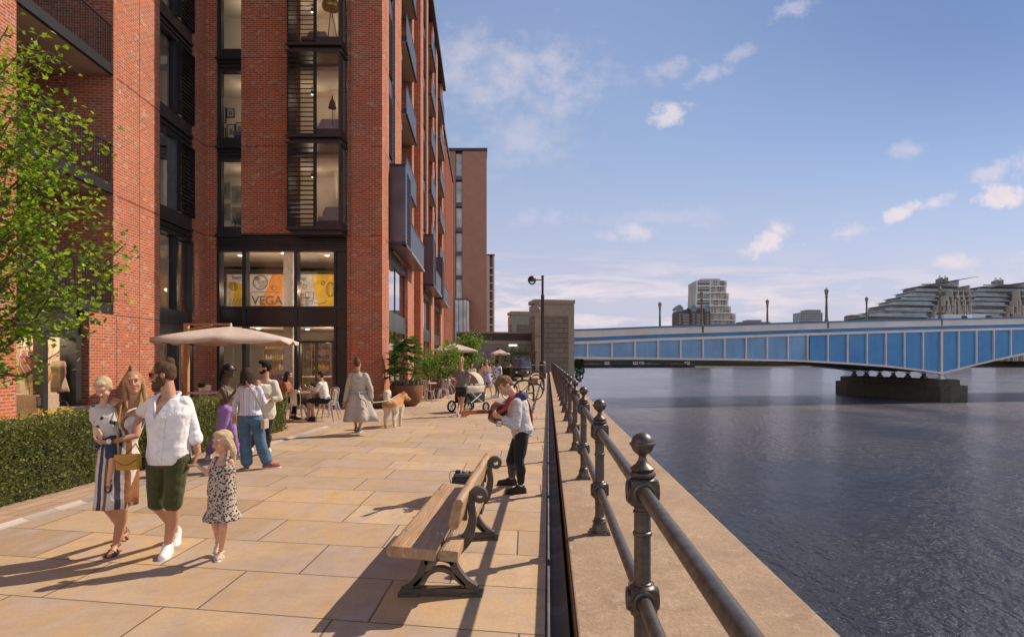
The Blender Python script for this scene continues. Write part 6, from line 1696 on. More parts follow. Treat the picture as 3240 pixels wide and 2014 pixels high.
def face_parts(par, C, f, u, k, lip=(.42, .16, .13), eye=(.05, .035, .025), brow=(.10, .065, .04), sun=False, glasses=False):
    r = f.cross(u).normalized(); at = lambda o: C + r * o[0] * k + f * o[1] * k + u * o[2] * k
    if sun or glasses:
        m = MB()
        for s in (-1, 1): m.loft([[at((s * (.034 + a * .028), .098 + d - abs(a) * .008, .008 + b * .021)) for a, b in ((-1, -.7), (0, -1), (1, -.7), (1.05, .6), (0, 1), (-1.05, .8))] for d in (0, .006)]); m.tube([at((s * .062, .094, .018)), at((s * .081, .02, .014)), at((s * .08, -.02, .004))], .0035 * k, 5)
        m.tube([at((-.01, .104, .014)), at((.01, .104, .014))], .004 * k, 5)
        build('sunglasses' if sun else 'glasses', m, mat('sunglass_black', (.012, .012, .013), .12), par)
    else:
        for s in (-1, 1):
            m = MB(); m.ell(at((s * .031, .079, .006)), r * .0115 * k, f * .007 * k, u * .0058 * k, 10, 6); e = build('eye', m, mat('eye_white', (.46, .38, .33), .3), par, smooth=True)
            m = MB(); m.ell(at((s * .031, .084, .006)), r * .0068 * k, f * .004 * k, u * .0056 * k, 8, 5); build('iris', m, mat('iris_dark', eye, .2), e)
            m = MB(); m.tube([at((s * .016, .088, .023)), at((s * .032, .088, .029)), at((s * .048, .077, .024))], [.002 * k, .0028 * k, .0014 * k], 5); build('eyebrow', m, mat('brow_%d' % int(brow[0] * 1000), brow, .8), par)
    m = MB(); m.ell(at((0, .0905, -.0615)), r * .022 * k, f * .006 * k, u * .0045 * k, 10, 5); m.ell(at((0, .0895, -.0705)), r * .018 * k, f * .007 * k, u * .006 * k, 10, 5); build('lips', m, mat('lips_%d' % int(lip[0] * 1000), lip, .45), par, smooth=True)
def hand(mb, w, d, n, k=1.0, curl=.5, side=1):
    d = nrm(d); n = nrm(V(n) - d * V(n).dot(d)); s = d.cross(n)
    for i, L in zip((-1.5, -.5, .5, 1.5), (.058, .074, .078, .066)):
        kn = w + d * .085 * k + s * i * .0195 * k - n * abs(i) * .002 * k
        mb.rcone(w + d * .012 * k + s * i * .009 * k, .0155 * k, kn, .0115 * k, 8)
        a1 = curl * .8; a2 = curl * 1.9
        p1 = kn + (d * math.cos(a1) + n * math.sin(a1)) * L * .5 * k; p2 = p1 + (d * math.cos(a2) + n * math.sin(a2)) * L * .5 * k
        mb.rcone(kn, .0098 * k, p1, .0088 * k, 8); mb.rcone(p1, .0088 * k, p2, .0074 * k, 8)
    t0 = w + d * .028 * k + s * side * .024 * k; t1 = t0 + (d * .55 + s * side * .75 + n * .35).normalized() * .042 * k; t2 = t1 + (d * .9 + s * side * .1 + n * .45 * (1 + curl)).normalized() * .034 * k
    mb.rcone(w + d * .008 * k, .016 * k, t0, .014 * k, 8); mb.rcone(t0, .0135 * k, t1, .0105 * k, 8); mb.rcone(t1, .0105 * k, t2, .0085 * k, 8)
PROF = {'m': [(-.15, .085, .085, 0), (-.06, .146, .108, -.012), (.05, .148, .108, -.006), (.3, .136, .098, 0), (.55, .148, .106, .004), (.78, .162, .112, .004), (.93, .150, .094, -.008), (1.02, .105, .074, -.014), (1.10, .062, .060, -.012)],
        'f': [(-.15, .085, .085, 0), (-.06, .166, .116, -.014), (.05, .158, .108, -.008), (.3, .122, .088, 0), (.55, .135, .098, .004), (.74, .146, .112, .010), (.93, .135, .086, -.006), (1.02, .090, .066, -.012), (1.09, .050, .050, -.012)],
        'c': [(-.15, .085, .085, 0), (-.06, .140, .110, -.008), (.05, .142, .112, -.004), (.3, .138, .108, .006), (.55, .138, .106, .004), (.78, .140, .104, .0), (.93, .128, .088, -.006), (1.02, .085, .066, -.010), (1.09, .052, .050, -.010)]}
class Person:
    def __init__(s, name_label, J, fwd, hf, hu=(0, 0, 1), sex='m', S=1.0, hk=1.0, skin=None, vox=.008, at=None, cat='person', nm='person', group=None):
        s.J = {k: V(v) for k, v in J.items()}; s.f = nrm(fwd); s.hf = nrm(hf); s.hu = nrm(V(hu) - s.hf * V(hu).dot(s.hf)); s.sex = sex; s.S = S; s.hk = hk; s.skin = skin or M_SKIN; s.vox = vox
        hc = (s.J['hipL'] + s.J['hipR']) / 2
        s.root = thing(nm, name_label, cat, (hc.x, hc.y, 0 if at is None else at), group)
        s.hc = hc; s.sc = (s.J['shL'] + s.J['shR']) / 2
    def ring_at(s, t, inf=0, n=18, wk=1.0, dk=1.0, extra=0):
        pr = PROF[s.sex]; S = s.S; ax = s.sc - s.hc
        for a, b in zip(pr, pr[1:]):
            if t <= b[0] or b is pr[-1]:
                q = max(0, min(1, (t - a[0]) / (b[0] - a[0]))); q = q * q * (3 - 2 * q); hw, hd, fo = [a[i] + (b[i] - a[i]) * q for i in (1, 2, 3)]; break
        tt = max(0, min(1, t)); rt = nrm((s.J['hipR'] - s.J['hipL']) * (1 - tt) + (s.J['shR'] - s.J['shL']) * tt)
        up = nrm(ax); f = s.f - up * s.f.dot(up); f = nrm(f - rt * f.dot(rt))
        c = s.hc + ax * t + f * (fo * S + extra)
        hw = hw * S * wk + inf; hd = hd * S * dk + inf; out = []
        for k in range(n):
            a = 2 * PI * k / n; ca, sa = math.cos(a), math.sin(a); e = .82
            out.append(c + rt * hw * math.copysign(abs(ca) ** e, ca) + f * hd * math.copysign(abs(sa) ** e, sa))
        return out
    def torso(s, mb, inf=0, t0=-.15, t1=1.09, **k):
        ts = [t0] + [t for t in (-.06, .05, .18, .3, .42, .55, .67, .78, .86, .93, .98, 1.02, 1.06) if t0 + .01 < t < t1 - .01] + [t1]
        mb.loft([s.ring_at(t, inf, **k) for t in ts])
        if s.sex == 'f' and t1 > .8 and t0 < .6:
            rt = nrm(s.J['shR'] - s.J['shL']); up = nrm(s.sc - s.hc); f = nrm(s.f - up * s.f.dot(up))
            for q in (-1, 1): mb.ball(s.hc + (s.sc - s.hc) * .70 + rt * q * .068 * s.S + f * .082 * s.S, (.056 * s.S) + inf, 10, 7)
    def arm_pts(s, a):
        J = s.J; return J['sh' + a], J['el' + a], J['wr' + a]
    def arm(s, mb, a, inf=0, frac=2.0, fr0=0.0):
        """frac 1 = to the elbow, 2 = to the wrist"""
        S = s.S; sh, el, wr = s.arm_pts(a); k = {'m': 1.0, 'f': .82, 'c': .92}[s.sex]
        r = [.050 * S * k, .047 * S * k, .038 * S * k, .036 * S * k, .025 * S * k]
        sh = sh - nrm(s.sc - s.hc) * .012 * S; pts = [sh, sh.lerp(el, .45), el, el.lerp(wr, .3), wr]; par = [0, .45, 1, 1.3, 2]
        for i in range(4):
            if par[i] >= frac: break
            p1 = pts[i + 1]; r1 = r[i + 1]
            if par[i + 1] > frac: q = (frac - par[i]) / (par[i + 1] - par[i]); p1 = pts[i].lerp(p1, q); r1 = r[i] + (r1 - r[i]) * q
            mb.rcone(pts[i], r[i] + inf, p1, r1 + inf, 12)
        up = nrm(s.sc - s.hc); neck = s.hc + (s.sc - s.hc) * 1.0
        mb.rcone(sh - up * .014 * S, .043 * S * k + inf * .8, neck.lerp(sh, .16) + up * .030 * S, .034 * S * k + inf * .5, 12)
    def leg(s, mb, a, inf=0, frac=2.0, flare=0.0, ikn=None):
        S = s.S; J = s.J; hp, kn, an = J['hip' + a], J['kn' + a], J['an' + a]; k = {'m': 1.0, 'f': .97, 'c': .92}[s.sex]
        back = nrm(-s.f); mid = kn.lerp(an, .32) + back * .014 * S
        pts = [hp, hp.lerp(kn, .5), kn, mid, an]; r = [.086 * S * k, .072 * S * k, .052 * S * k, .051 * S * k, .031 * S * k]; par = [0, .5, 1, 1.32, 2]
        fl = lambda q: inf + flare * max(0, q - .4) / 1.6
        for i in range(4):
            if par[i] >= frac: break
            p1 = pts[i + 1]; r1 = r[i + 1]; q1 = par[i + 1]
            if q1 > frac: q = (frac - par[i]) / (q1 - par[i]); p1 = pts[i].lerp(p1, q); r1 = r[i] + (r1 - r[i]) * q; q1 = frac
            mb.rcone(pts[i], r[i] + fl(par[i]), p1, r1 + fl(q1), 14)
    def foot_pts(s, a, k):
        an = s.J['an' + a]; td = nrm(s.J.get('td' + a, s.f)); dn = V((0, 0, -1)); dn = nrm(dn - td * dn.dot(td))
        return an, an - td * .035 * k + dn * .055 * k, an + td * .085 * k + dn * .058 * k, an + td * .155 * k + dn * .062 * k
    def body(s, hands=((1, .4), (1, .4)), feet=True, palm=None):
        mb = MB(); S = s.S; C = s.J['head']; k = s.hk
        head_geo(mb, C, s.hf, s.hu, k); s.torso(mb)
        nb = s.hc + (s.sc - s.hc) * 1.02; mb.rcone(nb, .058 * S * (1 if s.sex == 'm' else .85), C - s.hu * .06 * k - s.hf * .018 * k, .050 * S * (1 if s.sex == 'm' else .84) + .004, 12)
        for a, (hn, cu) in zip('LR', hands):
            s.arm(mb, a); sh, el, wr = s.arm_pts(a); d = s.J.get('hd' + a, wr - el); n = s.J.get('pn' + a, (-s.f if (wr - el).normalized().z < -.7 else V((0, 0, 1))))
            if hn: hand(mb, wr, d, n, S if s.sex != 'c' else S * 1.05, cu, 1 if a == 'L' else -1)
        for a in 'LR':
            s.leg(mb, a)
            if feet:
                an, he, ba, to = s.foot_pts(a, S); mb.rcone(an, .033 * S, he, .028 * S); mb.rcone(he, .028 * S, ba, .032 * S); mb.rcone(an, .03 * S, ba, .030 * S); mb.rcone(ba, .031 * S, to, .020 * S)
        s.b = fuse('body', mb, s.skin, s.root, s.vox, 3)
        return s.b
    def shoes(s, m, sole=None, k=1.0, floor=True, ankle=.0, name='shoe'):
        for a in 'LR':
            S = s.S * k; an, he, ba, to = s.foot_pts(a, S); mb = MB()
            mb.rcone(he, .038 * S, ba, .043 * S); mb.rcone(ba, .043 * S, to, .034 * S); mb.rcone(an + nrm(he - an) * .012 * S, .041 * S, ba, .037 * S); mb.rcone(an + V((0, 0, ankle)), .040 * S, he, .037 * S)
            td = nrm(s.J.get('td' + a, s.f)); flat = abs(td.z) < .05
            sh = fuse(name, mb, m, s.root, max(.006, s.vox * .8), 2, floor=(min(he.z, to.z) - .028 * S) if flat else None)
            if sole:
                mb = MB(); dn = nrm(he - an - td * (he - an).dot(td)); rt = td.cross(dn).normalized(); rings = []
                for q, w_ in ((-.072, .02), (-.055, .033), (.0, .034), (.08, .045), (.14, .043), (.18, .028), (.195, .010)):
                    c = an + td * q * S + dn * .078 * S; rings.append([c + rt * w_ * S, c + rt * w_ * S + dn * .018 * S, c - rt * w_ * S + dn * .018 * S, c - rt * w_ * S])
                mb.loft(rings); build('sole', mb, sole, sh, smooth=True)
    def top(s, m, inf=.02, t0=.0, t1=1.0, sleeve=1.6, name='shirt', hem=0, wob=.006, sinf=None, arms='LR', cut=None, **k):
        mb = MB(); 
        ts = [t0] + [t for t in (.05, .18, .3, .42, .55, .67, .78, .86, .93, .98) if t0 + .02 < t < t1 - .01] + [t1]
        mb.loft([s.ring_at(t, inf + hem * max(0, (.55 - t)), **k) for t in ts])
        if s.sex == 'f' and t1 > .8:
            rt = nrm(s.J['shR'] - s.J['shL']); up = nrm(s.sc - s.hc); f = nrm(s.f - up * s.f.dot(up))
            for q in (-1, 1): mb.ball(s.hc + (s.sc - s.hc) * .70 + rt * q * .066 * s.S + f * .080 * s.S, (.056 * s.S) + inf * .8, 10, 7)
        if sleeve > 0:
            for a in arms: s.arm(mb, a, sinf if sinf is not None else inf * .8, sleeve)
        return fuse(name, mb, m, s.root, s.vox, 6, wob, 9, cut=cut)
    def pants(s, m, inf=.016, frac=1.85, flare=0.0, waist=.12, name='trousers', wob=.006):
        mb = MB(); mb.loft([s.ring_at(t, inf) for t in (-.15, -.06, .05, waist)])
        for a in 'LR': s.leg(mb, a, inf, frac, flare)
        return fuse(name, mb, m, s.root, s.vox, 5, wob, 8)
    def skirt(s, m, rings, name='dress', n=44, folds=9, amp=.012, ph=0.0, parent=None, smooth=True):
        """rings: (centre, half width, half depth); folds deepen toward the hem"""
        rt = nrm(s.J['hipR'] - s.J['hipL']); f = nrm(s.f - rt * s.f.dot(rt)); L = len(rings); R = []
        for i, (c, hw, hd) in enumerate(rings):
            q = i / (L - 1); rr = []
            for k in range(n):
                a = 2 * PI * k / n; w_ = 1 + (amp * math.sin(folds * a + ph + q * 1.2) + amp * .6 * math.sin(5 * a + 2 * q)) / max(hw, .05) * q
                rr.append(V(c) + rt * hw * w_ * math.cos(a) + f * hd * w_ * math.sin(a))
            R.append(rr)
        inner = [[p + (sum(rr, V()) / n - p) * .06 for p in rr] for rr in R[::-1]]
        mb = MB(); mb.loft(R + inner, cap=True); return build(name, mb, m, parent or s.root, smooth='all')
    def hair(s, m, style='short', vox=None, wob=.006):
        C, f, u, k = s.J['head'], s.hf, s.hu, s.hk; r = f.cross(u).normalized(); at = lambda o: C + r * o[0] * k + f * o[1] * k + u * o[2] * k; mb = MB()
        E = lambda o, a, b, c: mb.ell(at(o), r * a * k, f * b * k, u * c * k, 16, 10)
        E((0, -.023, .033), .083, .096, .094)
        if style in ('short', 'crop'): E((0, -.05, -.02), .070, .060, .060)
        if style == 'quiff': E((0, .045, .105), .062, .06, .038); E((0, -.045, -.01), .074, .066, .065)
        if style == 'fringe': E((.0, .055, .082), .062, .048, .038); E((.0, .082, .066), .050, .026, .024); E((0, -.055, -.0), .070, .056, .056); E((0, .0, .1), .072, .074, .036)
        if style == 'bob': mb.loft([[at((.094 * w_ * math.cos(a), -.028 + .098 * w_ * math.sin(a) * (1 if math.sin(a) < 0 else .55), z)) for a in [2 * PI * q / 16 for q in range(16)]] for z, w_ in ((.09, .75), (.03, 1.0), (-.05, 1.05), (-.11, 1.02), (-.135, .9))])
        if style == 'long':
            mb.chain([at((.066, -.01, .06)), at((.078, -.015, -.05)), at((.082, .0, -.16)), at((.078, .012, -.25))], [.022 * k, .023 * k, .022 * k, .010 * k]); mb.chain([at((-.066, -.01, .06)), at((-.078, -.02, -.05)), at((-.082, -.01, -.16)), at((-.074, .0, -.27))], [.022 * k, .025 * k, .024 * k, .010 * k])
            mb.chain([at((0, -.06, .04)), at((0, -.085, -.10)), at((0, -.08, -.25))], [.07 * k, .068 * k, .045 * k])
        if style == 'straight': mb.chain([at((0, -.05, .04)), at((0, -.075, -.12)), at((0, -.075, -.30))], [.08 * k, .078 * k, .05 * k]); mb.chain([at((.07, -.02, .03)), at((.08, -.02, -.15)), at((.07, -.03, -.28))], [.03 * k, .03 * k, .015 * k]); mb.chain([at((-.07, -.02, .03)), at((-.08, -.02, -.15)), at((-.07, -.03, -.28))], [.03 * k, .03 * k, .015 * k])
        if style in ('bun', 'topbun'):
            E((0, -.05, -.015), .072, .06, .06); mb.ball(at((0, -.075, .105) if style == 'topbun' else (0, -.05, .125)), (.040 if style == 'topbun' else .046) * k, 12, 8)
        if style == 'pony': E((0, -.05, -.01), .072, .06, .06); mb.chain([at((0, -.10, .05)), at((0, -.135, -.02)), at((0, -.125, -.18)), at((0, -.105, -.36))], [.032 * k, .036 * k, .032 * k, .012 * k])
        if style == 'braids':
            E((0, -.05, -.01), .072, .06, .06); mb.ball(at((0, -.095, .06)), .042 * k)
            for q in range(7): o = (q - 3) * .016; mb.chain([at((o * .6, -.10, .06)), at((o, -.15, -.04)), at((o * 1.3, -.16, -.22)), at((o * 1.6, -.12, -.44))], [.014 * k, .014 * k, .013 * k, .006 * k], 8)
        if style == 'child': E((0, .045, .082), .062, .042, .032); E((0, -.045, -.0), .074, .062, .062)
        if style == 'girl':
            E((0, .035, .085), .066, .046, .034); E((0, -.05, -.03), .078, .066, .075); mb.chain([at((-.07, -.05, -.02)), at((-.085, -.06, -.11)), at((-.075, -.05, -.21)), at((-.06, -.04, -.27))], [.03 * k, .034 * k, .028 * k, .010 * k]); mb.chain([at((-.085, -.0, .02)), at((-.10, -.02, -.05)), at((-.09, -.03, -.14))], [.014 * k, .02 * k, .010 * k])
        return fuse('hair', mb, m, s.root, vox or max(.005, s.vox * .8), 2, wob * k * .55, 34)
def hairm(name, c, c2):
    return mat(name, c, .6, 0, .3, 3, .6, 60, .18, stretch=(34, 34, 4), col2=c2)
H_BROWN = hairm('hair_brown', (.06, .032, .016), (.17, .095, .048)); H_BLOND = hairm('hair_blond', (.50, .33, .16), (.34, .20, .09)); H_FAIR = hairm('hair_fair', (.66, .52, .33), (.50, .37, .21)); H_BLACK = hairm('hair_black', (.006, .005, .0045), (.018, .013, .010)); H_DARK = hairm('hair_dark_brown', (.022, .012, .008), (.055, .032, .02)); H_GINGER = hairm('hair_light_brown', (.12, .065, .032), (.30, .17, .075))
def JP(Y, **k):
    """joints read off the photograph: (u, v, extra distance)"""
    return {n: P(a[0], a[1], Y + (a[2] if len(a) > 2 else 0)) for n, a in k.items()}
def gnd(u, v, ah=.085):
    Y = CAM_H * FPX / (v - 1135); p = P(u, v, Y); return V((p.x, p.y, ah))

# --- patterned cloth
def stripes_mat(name, cols, width, axis=0, rot=0.0, bump=.35):
    m, w, b = base_mat(name); tc = w.new('ShaderNodeTexCoord').outputs['Object']
    s_ = w.sep(w.mapping(tc, rot=(0, rot, 0)))[axis]
    wob = w.math('MULTIPLY', w.math('SUBTRACT', w.noise(tc, 5, 2), .5), width * .25)
    f = w.math('FRACT', w.math('DIVIDE', w.math('ADD', w.math('ADD', s_, wob), 50), width))
    r = w.n.new('ShaderNodeValToRGB'); r.color_ramp.interpolation = 'CONSTANT'; w.l.new(f, r.inputs[0]); e = r.color_ramp.elements
    while len(e) < len(cols): e.new(.5)
    for i, (p_, c) in enumerate(cols): e[i].position = p_; e[i].color = c + (1,)
    w.l.new(r.outputs[0], b.inputs['Base Color']); b.inputs['Roughness'].default_value = .85; b.inputs['Specular IOR Level'].default_value = .2
    w.put(b.inputs['Normal'], w.bump(w.noise(tc, 13, 3, .5, .5), bump, .04)); return m
def spots_mat(name, base, ring, core, scale, thr=(.20, .42), bump=.3):
    m, w, b = base_mat(name); tc = w.new('ShaderNodeTexCoord').outputs['Object']
    v = w.new('ShaderNodeTexVoronoi'); w.l.new(tc, v.inputs['Vector']); v.inputs['Scale'].default_value = scale
    d = w.math('ADD', v.outputs['Distance'], w.math('MULTIPLY', w.math('SUBTRACT', w.noise(tc, scale * 2.2, 3), .5), .35))
    r = w.n.new('ShaderNodeValToRGB'); r.color_ramp.interpolation = 'CONSTANT'; w.l.new(d, r.inputs[0]); e = r.color_ramp.elements; e.new(.5)
    for i, (p_, c) in enumerate(((0, core), (thr[0], ring), (thr[1], base))): e[i].position = p_; e[i].color = c + (1,)
    w.l.new(r.outputs[0], b.inputs['Base Color']); b.inputs['Roughness'].default_value = .85; b.inputs['Specular IOR Level'].default_value = .2
    w.put(b.inputs['Normal'], w.bump(w.noise(tc, 13, 3, .5, .5), bump, .04)); return m

# ================= father
YF_ = 5.32
J = JP(YF_, head=(515, 1183), shL=(583, 1270, .03), shR=(491, 1270, -.03), elL=(613, 1362, .08), wrL=(627, 1432, .05), elR=(437, 1312, .16), wrR=(393, 1268, .12), hipL=(563, 1448), hipR=(503, 1448))
J['anL'] = gnd(531, 1752, .085); J['knL'] = P(545, 1602, 5.30); J['anR'] = P(556, 1676, 5.78); J['knR'] = P(497, 1597, 5.42)
J['tdL'] = (.30, -.95, 0); J['tdR'] = (.3, -.75, -.62); J['hdL'] = P(611, 1470, YF_ + .02) - J['wrL']; J['pnL'] = (-.8, -.4, .1); J['hdR'] = P(360, 1262, YF_ + .0) - J['wrR']; J['pnR'] = (-.3, -.1, -.9)
fa = Person('bearded man in sunglasses, white linen shirt and olive shorts, arm round the woman', J, (-.28, -.96, 0), (-.93, -.33, -.16), (0, 0, 1), 'm', 1.0, .93, M_SKIN_TAN, .006)
fa.body(((1, .7), (1, .8)))
fa.hair(H_BROWN, 'topbun'); face_parts(fa.b, J['head'], fa.hf, fa.hu, .93, sun=True)
mb = MB(); C = J['head']; f_, u_ = fa.hf, fa.hu; r_ = f_.cross(u_).normalized()
mb.ell(C + f_ * .045 - u_ * .085, r_ * .060, f_ * .055, u_ * .040, 14, 9); mb.ell(C + f_ * .072 - u_ * .105, r_ * .036, f_ * .030, u_ * .040, 12, 8)
for q in (-1, 1): mb.ell(C + r_ * q * .060 + f_ * .015 - u_ * .055, r_ * .016, f_ * .040, u_ * .050, 10, 7)
mb.ell(C + f_ * .088 - u_ * .048, r_ * .028, f_ * .012, u_ * .007, 10, 6)
fuse('beard', mb, H_BROWN, fa.root, .005, 2, .005, 30)
ffa = nrm(fa.f); nka = fa.hc + (fa.sc - fa.hc) * 1.0
def vneck(p, f, nk, depth, w_):
    def cut(c):
        q = c - nk; h = q.z + depth; l = (q - f * q.dot(f)); l.z = 0
        return q.dot(f) > .03 and 0 < h < depth + .05 and l.length < w_ * h / depth
    return cut
shirt = fa.top(M_WHITE, .017, -.10, 1.06, 1.35, 'shirt', .018, .003, .014, cut=vneck(fa, ffa, nka + V((0, 0, .02)), .15, .05))
mb = MB(); sh, el, wr = fa.arm_pts('L'); q = el.lerp(wr, .30); d_ = nrm(wr - el); mb.rcone(q - d_ * .02, .060, q + d_ * .016, .060, 14); fuse('cuff', mb, M_WHITE, shirt, .007, 1, .004, 20)
mb = MB(); nb = fa.hc + (fa.sc - fa.hc) * 1.02; rt = nrm(J['shR'] - J['shL']); ff = nrm(fa.f)
for q in (-1, 1): mb.tube(catmull([nb - ff * .066 + V((0, 0, .065)), nb + rt * q * .070 - ff * .01 + V((0, 0, .060)), nb + rt * q * .066 + ff * .055 + V((0, 0, .012)), nb + rt * q * .03 + ff * .108 - V((0, 0, .08)), nb + rt * q * .004 + ff * .122 - V((0, 0, .145))], 5), [.014] * 12 + [.012] * 9, 6)
for q in (): mb.loft([[nb + rt * q * (.058 * math.cos(a)) + ff * (.060 * math.sin(a)) + V((0, 0, z - .012 * math.sin(a))) + rt * q * e for e in (0, .012)][::1] + [nb + rt * q * (.066 * math.cos(a)) + ff * (.068 * math.sin(a)) + V((0, 0, z - .035)) for e in (0,)] for a, z in [(x, .045) for x in (-.9, -.4, 0, .4, .8, 1.2)]])
build('collar', mb, M_WHITE, shirt, smooth='all')
mb = MB()
for t in (-.05, .15, .35, .55, .75):
    p = sum(fa.ring_at(t, .030 + .018 * max(0, .55 - t))[4:6], V()) / 2; mb.ball(p + ff * .008, .0065, 8, 5)
build('buttons', mb, M_SHOEW, shirt)
mb = MB(); mb.loft([[p + o for o in (rt * .016, rt * .016 + ff * .006, -rt * .016 + ff * .006, -rt * .016)] for p in [sum(fa.ring_at(t, .021 + .018 * max(0, .55 - t))[4:6], V()) / 2 for t in (-.08, .1, .25, .4, .55, .68, .76)]]); build('placket', mb, M_WHITE, shirt)
fa.pants(cloth('olive_cotton', (.062, .066, .024), .4, 10), .014, .93, .018, .12, 'shorts', .008)
fa.shoes(M_SHOEW, mat('white_rubber', (.70, .69, .66), .6), 1.06, name='trainer')
# ================= mother
YM = 5.42
J = JP(YM, head=(423, 1211), shL=(438, 1297, .0), shR=(384, 1290, .06), elL=(431, 1377, -.07), wrL=(348, 1399, -.20), elR=(352, 1350, .12), wrR=(330, 1388, .02), hipL=(398, 1437), hipR=(350, 1437))
J['anL'] = gnd(367, 1747, .075); J['knL'] = P(386, 1605, 5.36); J['anR'] = P(388, 1676, 5.86); J['knR'] = P(345, 1606, 5.50)
J['tdL'] = (.25, -.97, 0); J['tdR'] = (.2, -.75, -.66); J['hdL'] = P(318, 1396, YM - .22) - J['wrL']; J['pnL'] = (0, .5, .9); J['pnR'] = (.5, -.6, .3)
mo = Person('smiling blonde woman in a striped sundress carrying the small boy', J, (-.12, -.98, 0), (.50, -.84, .16), (-.12, .0, 1), 'f', .93, .86, M_SKIN_TAN, .006)
mo.body(((1, .5), (1, .4))); mo.hair(H_BLOND, 'long'); face_parts(mo.b, J['head'], mo.hf, mo.hu, .86, lip=(.45, .15, .13), brow=(.24, .15, .09))
M_STRIPE = stripes_mat('striped_dress', [(0, (.62, .58, .55)), (.24, (.075, .07, .105)), (.50, (.62, .58, .55)), (.66, (.26, .115, .05)), (.86, (.62, .58, .55))], .132, 0)
mo.top(M_STRIPE, .012, -.05, .86, 0, 'bodice', 0, .003, cut=vneck(mo, nrm(mo.f), mo.hc + (mo.sc - mo.hc) * .9, .10, .08))
for a, q in (('L', 1), ('R', -1)):
    mb = MB(); c0 = mo.hc + (mo.sc - mo.hc) * .78; ffm = nrm(mo.f); rtm = nrm(J['shL'] - J['shR']); top_ = mo.hc + (mo.sc - mo.hc) * 1.04 + rtm * q * .088
    mb.tube(catmull([c0 + ffm * .108 + rtm * q * .075, c0 + ffm * .095 + rtm * q * .085 + V((0, 0, .07)), top_ + ffm * .03, top_ - ffm * .05, c0 - ffm * .09 + rtm * q * .08], 4), .008, 6); build('strap', mb, M_STRIPE, mo.root)
hem = P(366, 1600, YM); h0 = mo.hc
mo.skirt(M_STRIPE, [(h0 + V((0, 0, .12)), .130, .102), (h0 + V((0, 0, .03)), .158, .124), (h0 + V((-.01, 0, -.12)), .166, .142), (h0.lerp(hem, .55), .155, .158), (h0.lerp(hem, .8), .148, .168), (hem, .142, .178)], 'skirt', folds=7, amp=.010)
M_SANDAL = mat('brown_leather', (.12, .055, .028), .5, 0, .25, 15)
def sandals(p, m, k=1.0):
    for a in 'LR':
        S = p.S * k; an, he, ba, to = p.foot_pts(a, S); td = nrm(p.J.get('td' + a, p.f)); dn = nrm(he - an - td * (he - an).dot(td)); rt = td.cross(dn).normalized(); mb = MB(); rings = []
        for q, w_ in ((-.068, .018), (-.05, .031), (.0, .033), (.08, .043), (.14, .040), (.175, .026), (.185, .010)):
            c = an + td * q * S + dn * .078 * S; rings.append([c + rt * w_ * S, c + rt * w_ * S + dn * .016 * S, c - rt * w_ * S + dn * .016 * S, c - rt * w_ * S])
        mb.loft(rings)
        for q, hgt in ((.10, .046), (.13, .036), (.055, .058)):
            c = an + td * q * S + dn * .080 * S; mb.tube([c + rt * .043 * S, c + rt * .036 * S - dn * hgt * .7 * S, c - dn * hgt * S, c - rt * .036 * S - dn * hgt * .7 * S, c - rt * .043 * S], .009 * S, 6)
        mb.tube([an + (td * math.cos(t) * .043 + rt * math.sin(t) * .037) * S + dn * .008 * S for t in [i * PI / 6 for i in range(13)]], .007 * S, 6)
        build('sandal', mb, m, p.root, smooth='all')
sandals(mo, M_SANDAL)
mb = MB(); w_ = J['wrL']; d_ = nrm(J['wrL'] - J['elL']); a_ = d_.orthogonal().normalized(); b_ = d_.cross(a_)
mb.tube([w_ - d_ * .012 + (a_ * math.cos(t) + b_ * math.sin(t)) * .029 for t in [i * PI / 7 for i in range(15)]], .009, 6); wt = build('watch', mb, M_SANDAL, mo.root)
mb = MB(); fc = w_ - d_ * .012 + V((0, -.030, .01)); mb.prism([(.020 * math.cos(t), .020 * math.sin(t)) for t in [i * PI / 8 for i in range(16)]], lambda a, b, d: fc + V((a, -d, b)), 0, .009); build('watch_face', mb, mat('watch_dial', (.65, .62, .56), .3), wt)
# shoulder bag
bc = P(407, 1459, YM - .24)
t = thing('shoulder_bag', 'mustard yellow flap shoulder bag hanging across the striped dress', 'handbag', tuple(bc)); mus = mat('mustard_leather', (.48, .25, .035), .45, 0, .15, 8, .1, 60)
mb = MB(); F = lambda a, b, d: bc + V((a, d, b + .03 * a)); mb.prism([(-.09, -.055), (-.075, -.068), (.075, -.068), (.092, -.055), (.085, .06), (-.085, .06)], F, -.035, .035); build('body', mb, mus, t, bevel=.012, smooth=True)
mb = MB(); mb.prism([(-.09, .064), (.09, .064), (.092, .02), (.03, -.018), (.0, -.024), (-.03, -.016), (-.092, .02)], F, -.043, -.0365); build('flap', mb, mus, t)
mb = MB(); mb.tube([F(a, b, -.045) for a, b in ((-.092, .02), (-.03, -.016), (0, -.024), (.03, -.018), (.092, .02))], .0022, 4); build('edge_line', mb, M_SANDAL, t)
mb = MB(); shp = P(392, 1268, YM - .04); mb.tube(catmull([F(-.085, .055, 0), P(372, 1370, YM - .17), P(379, 1310, YM - .12), shp + V((0, 0, .03)), shp + V((.02, .1, -.02)), P(420, 1370, YM + .14), F(.09, .06, .02)], 6), .006, 6); build('strap', mb, mus, t)
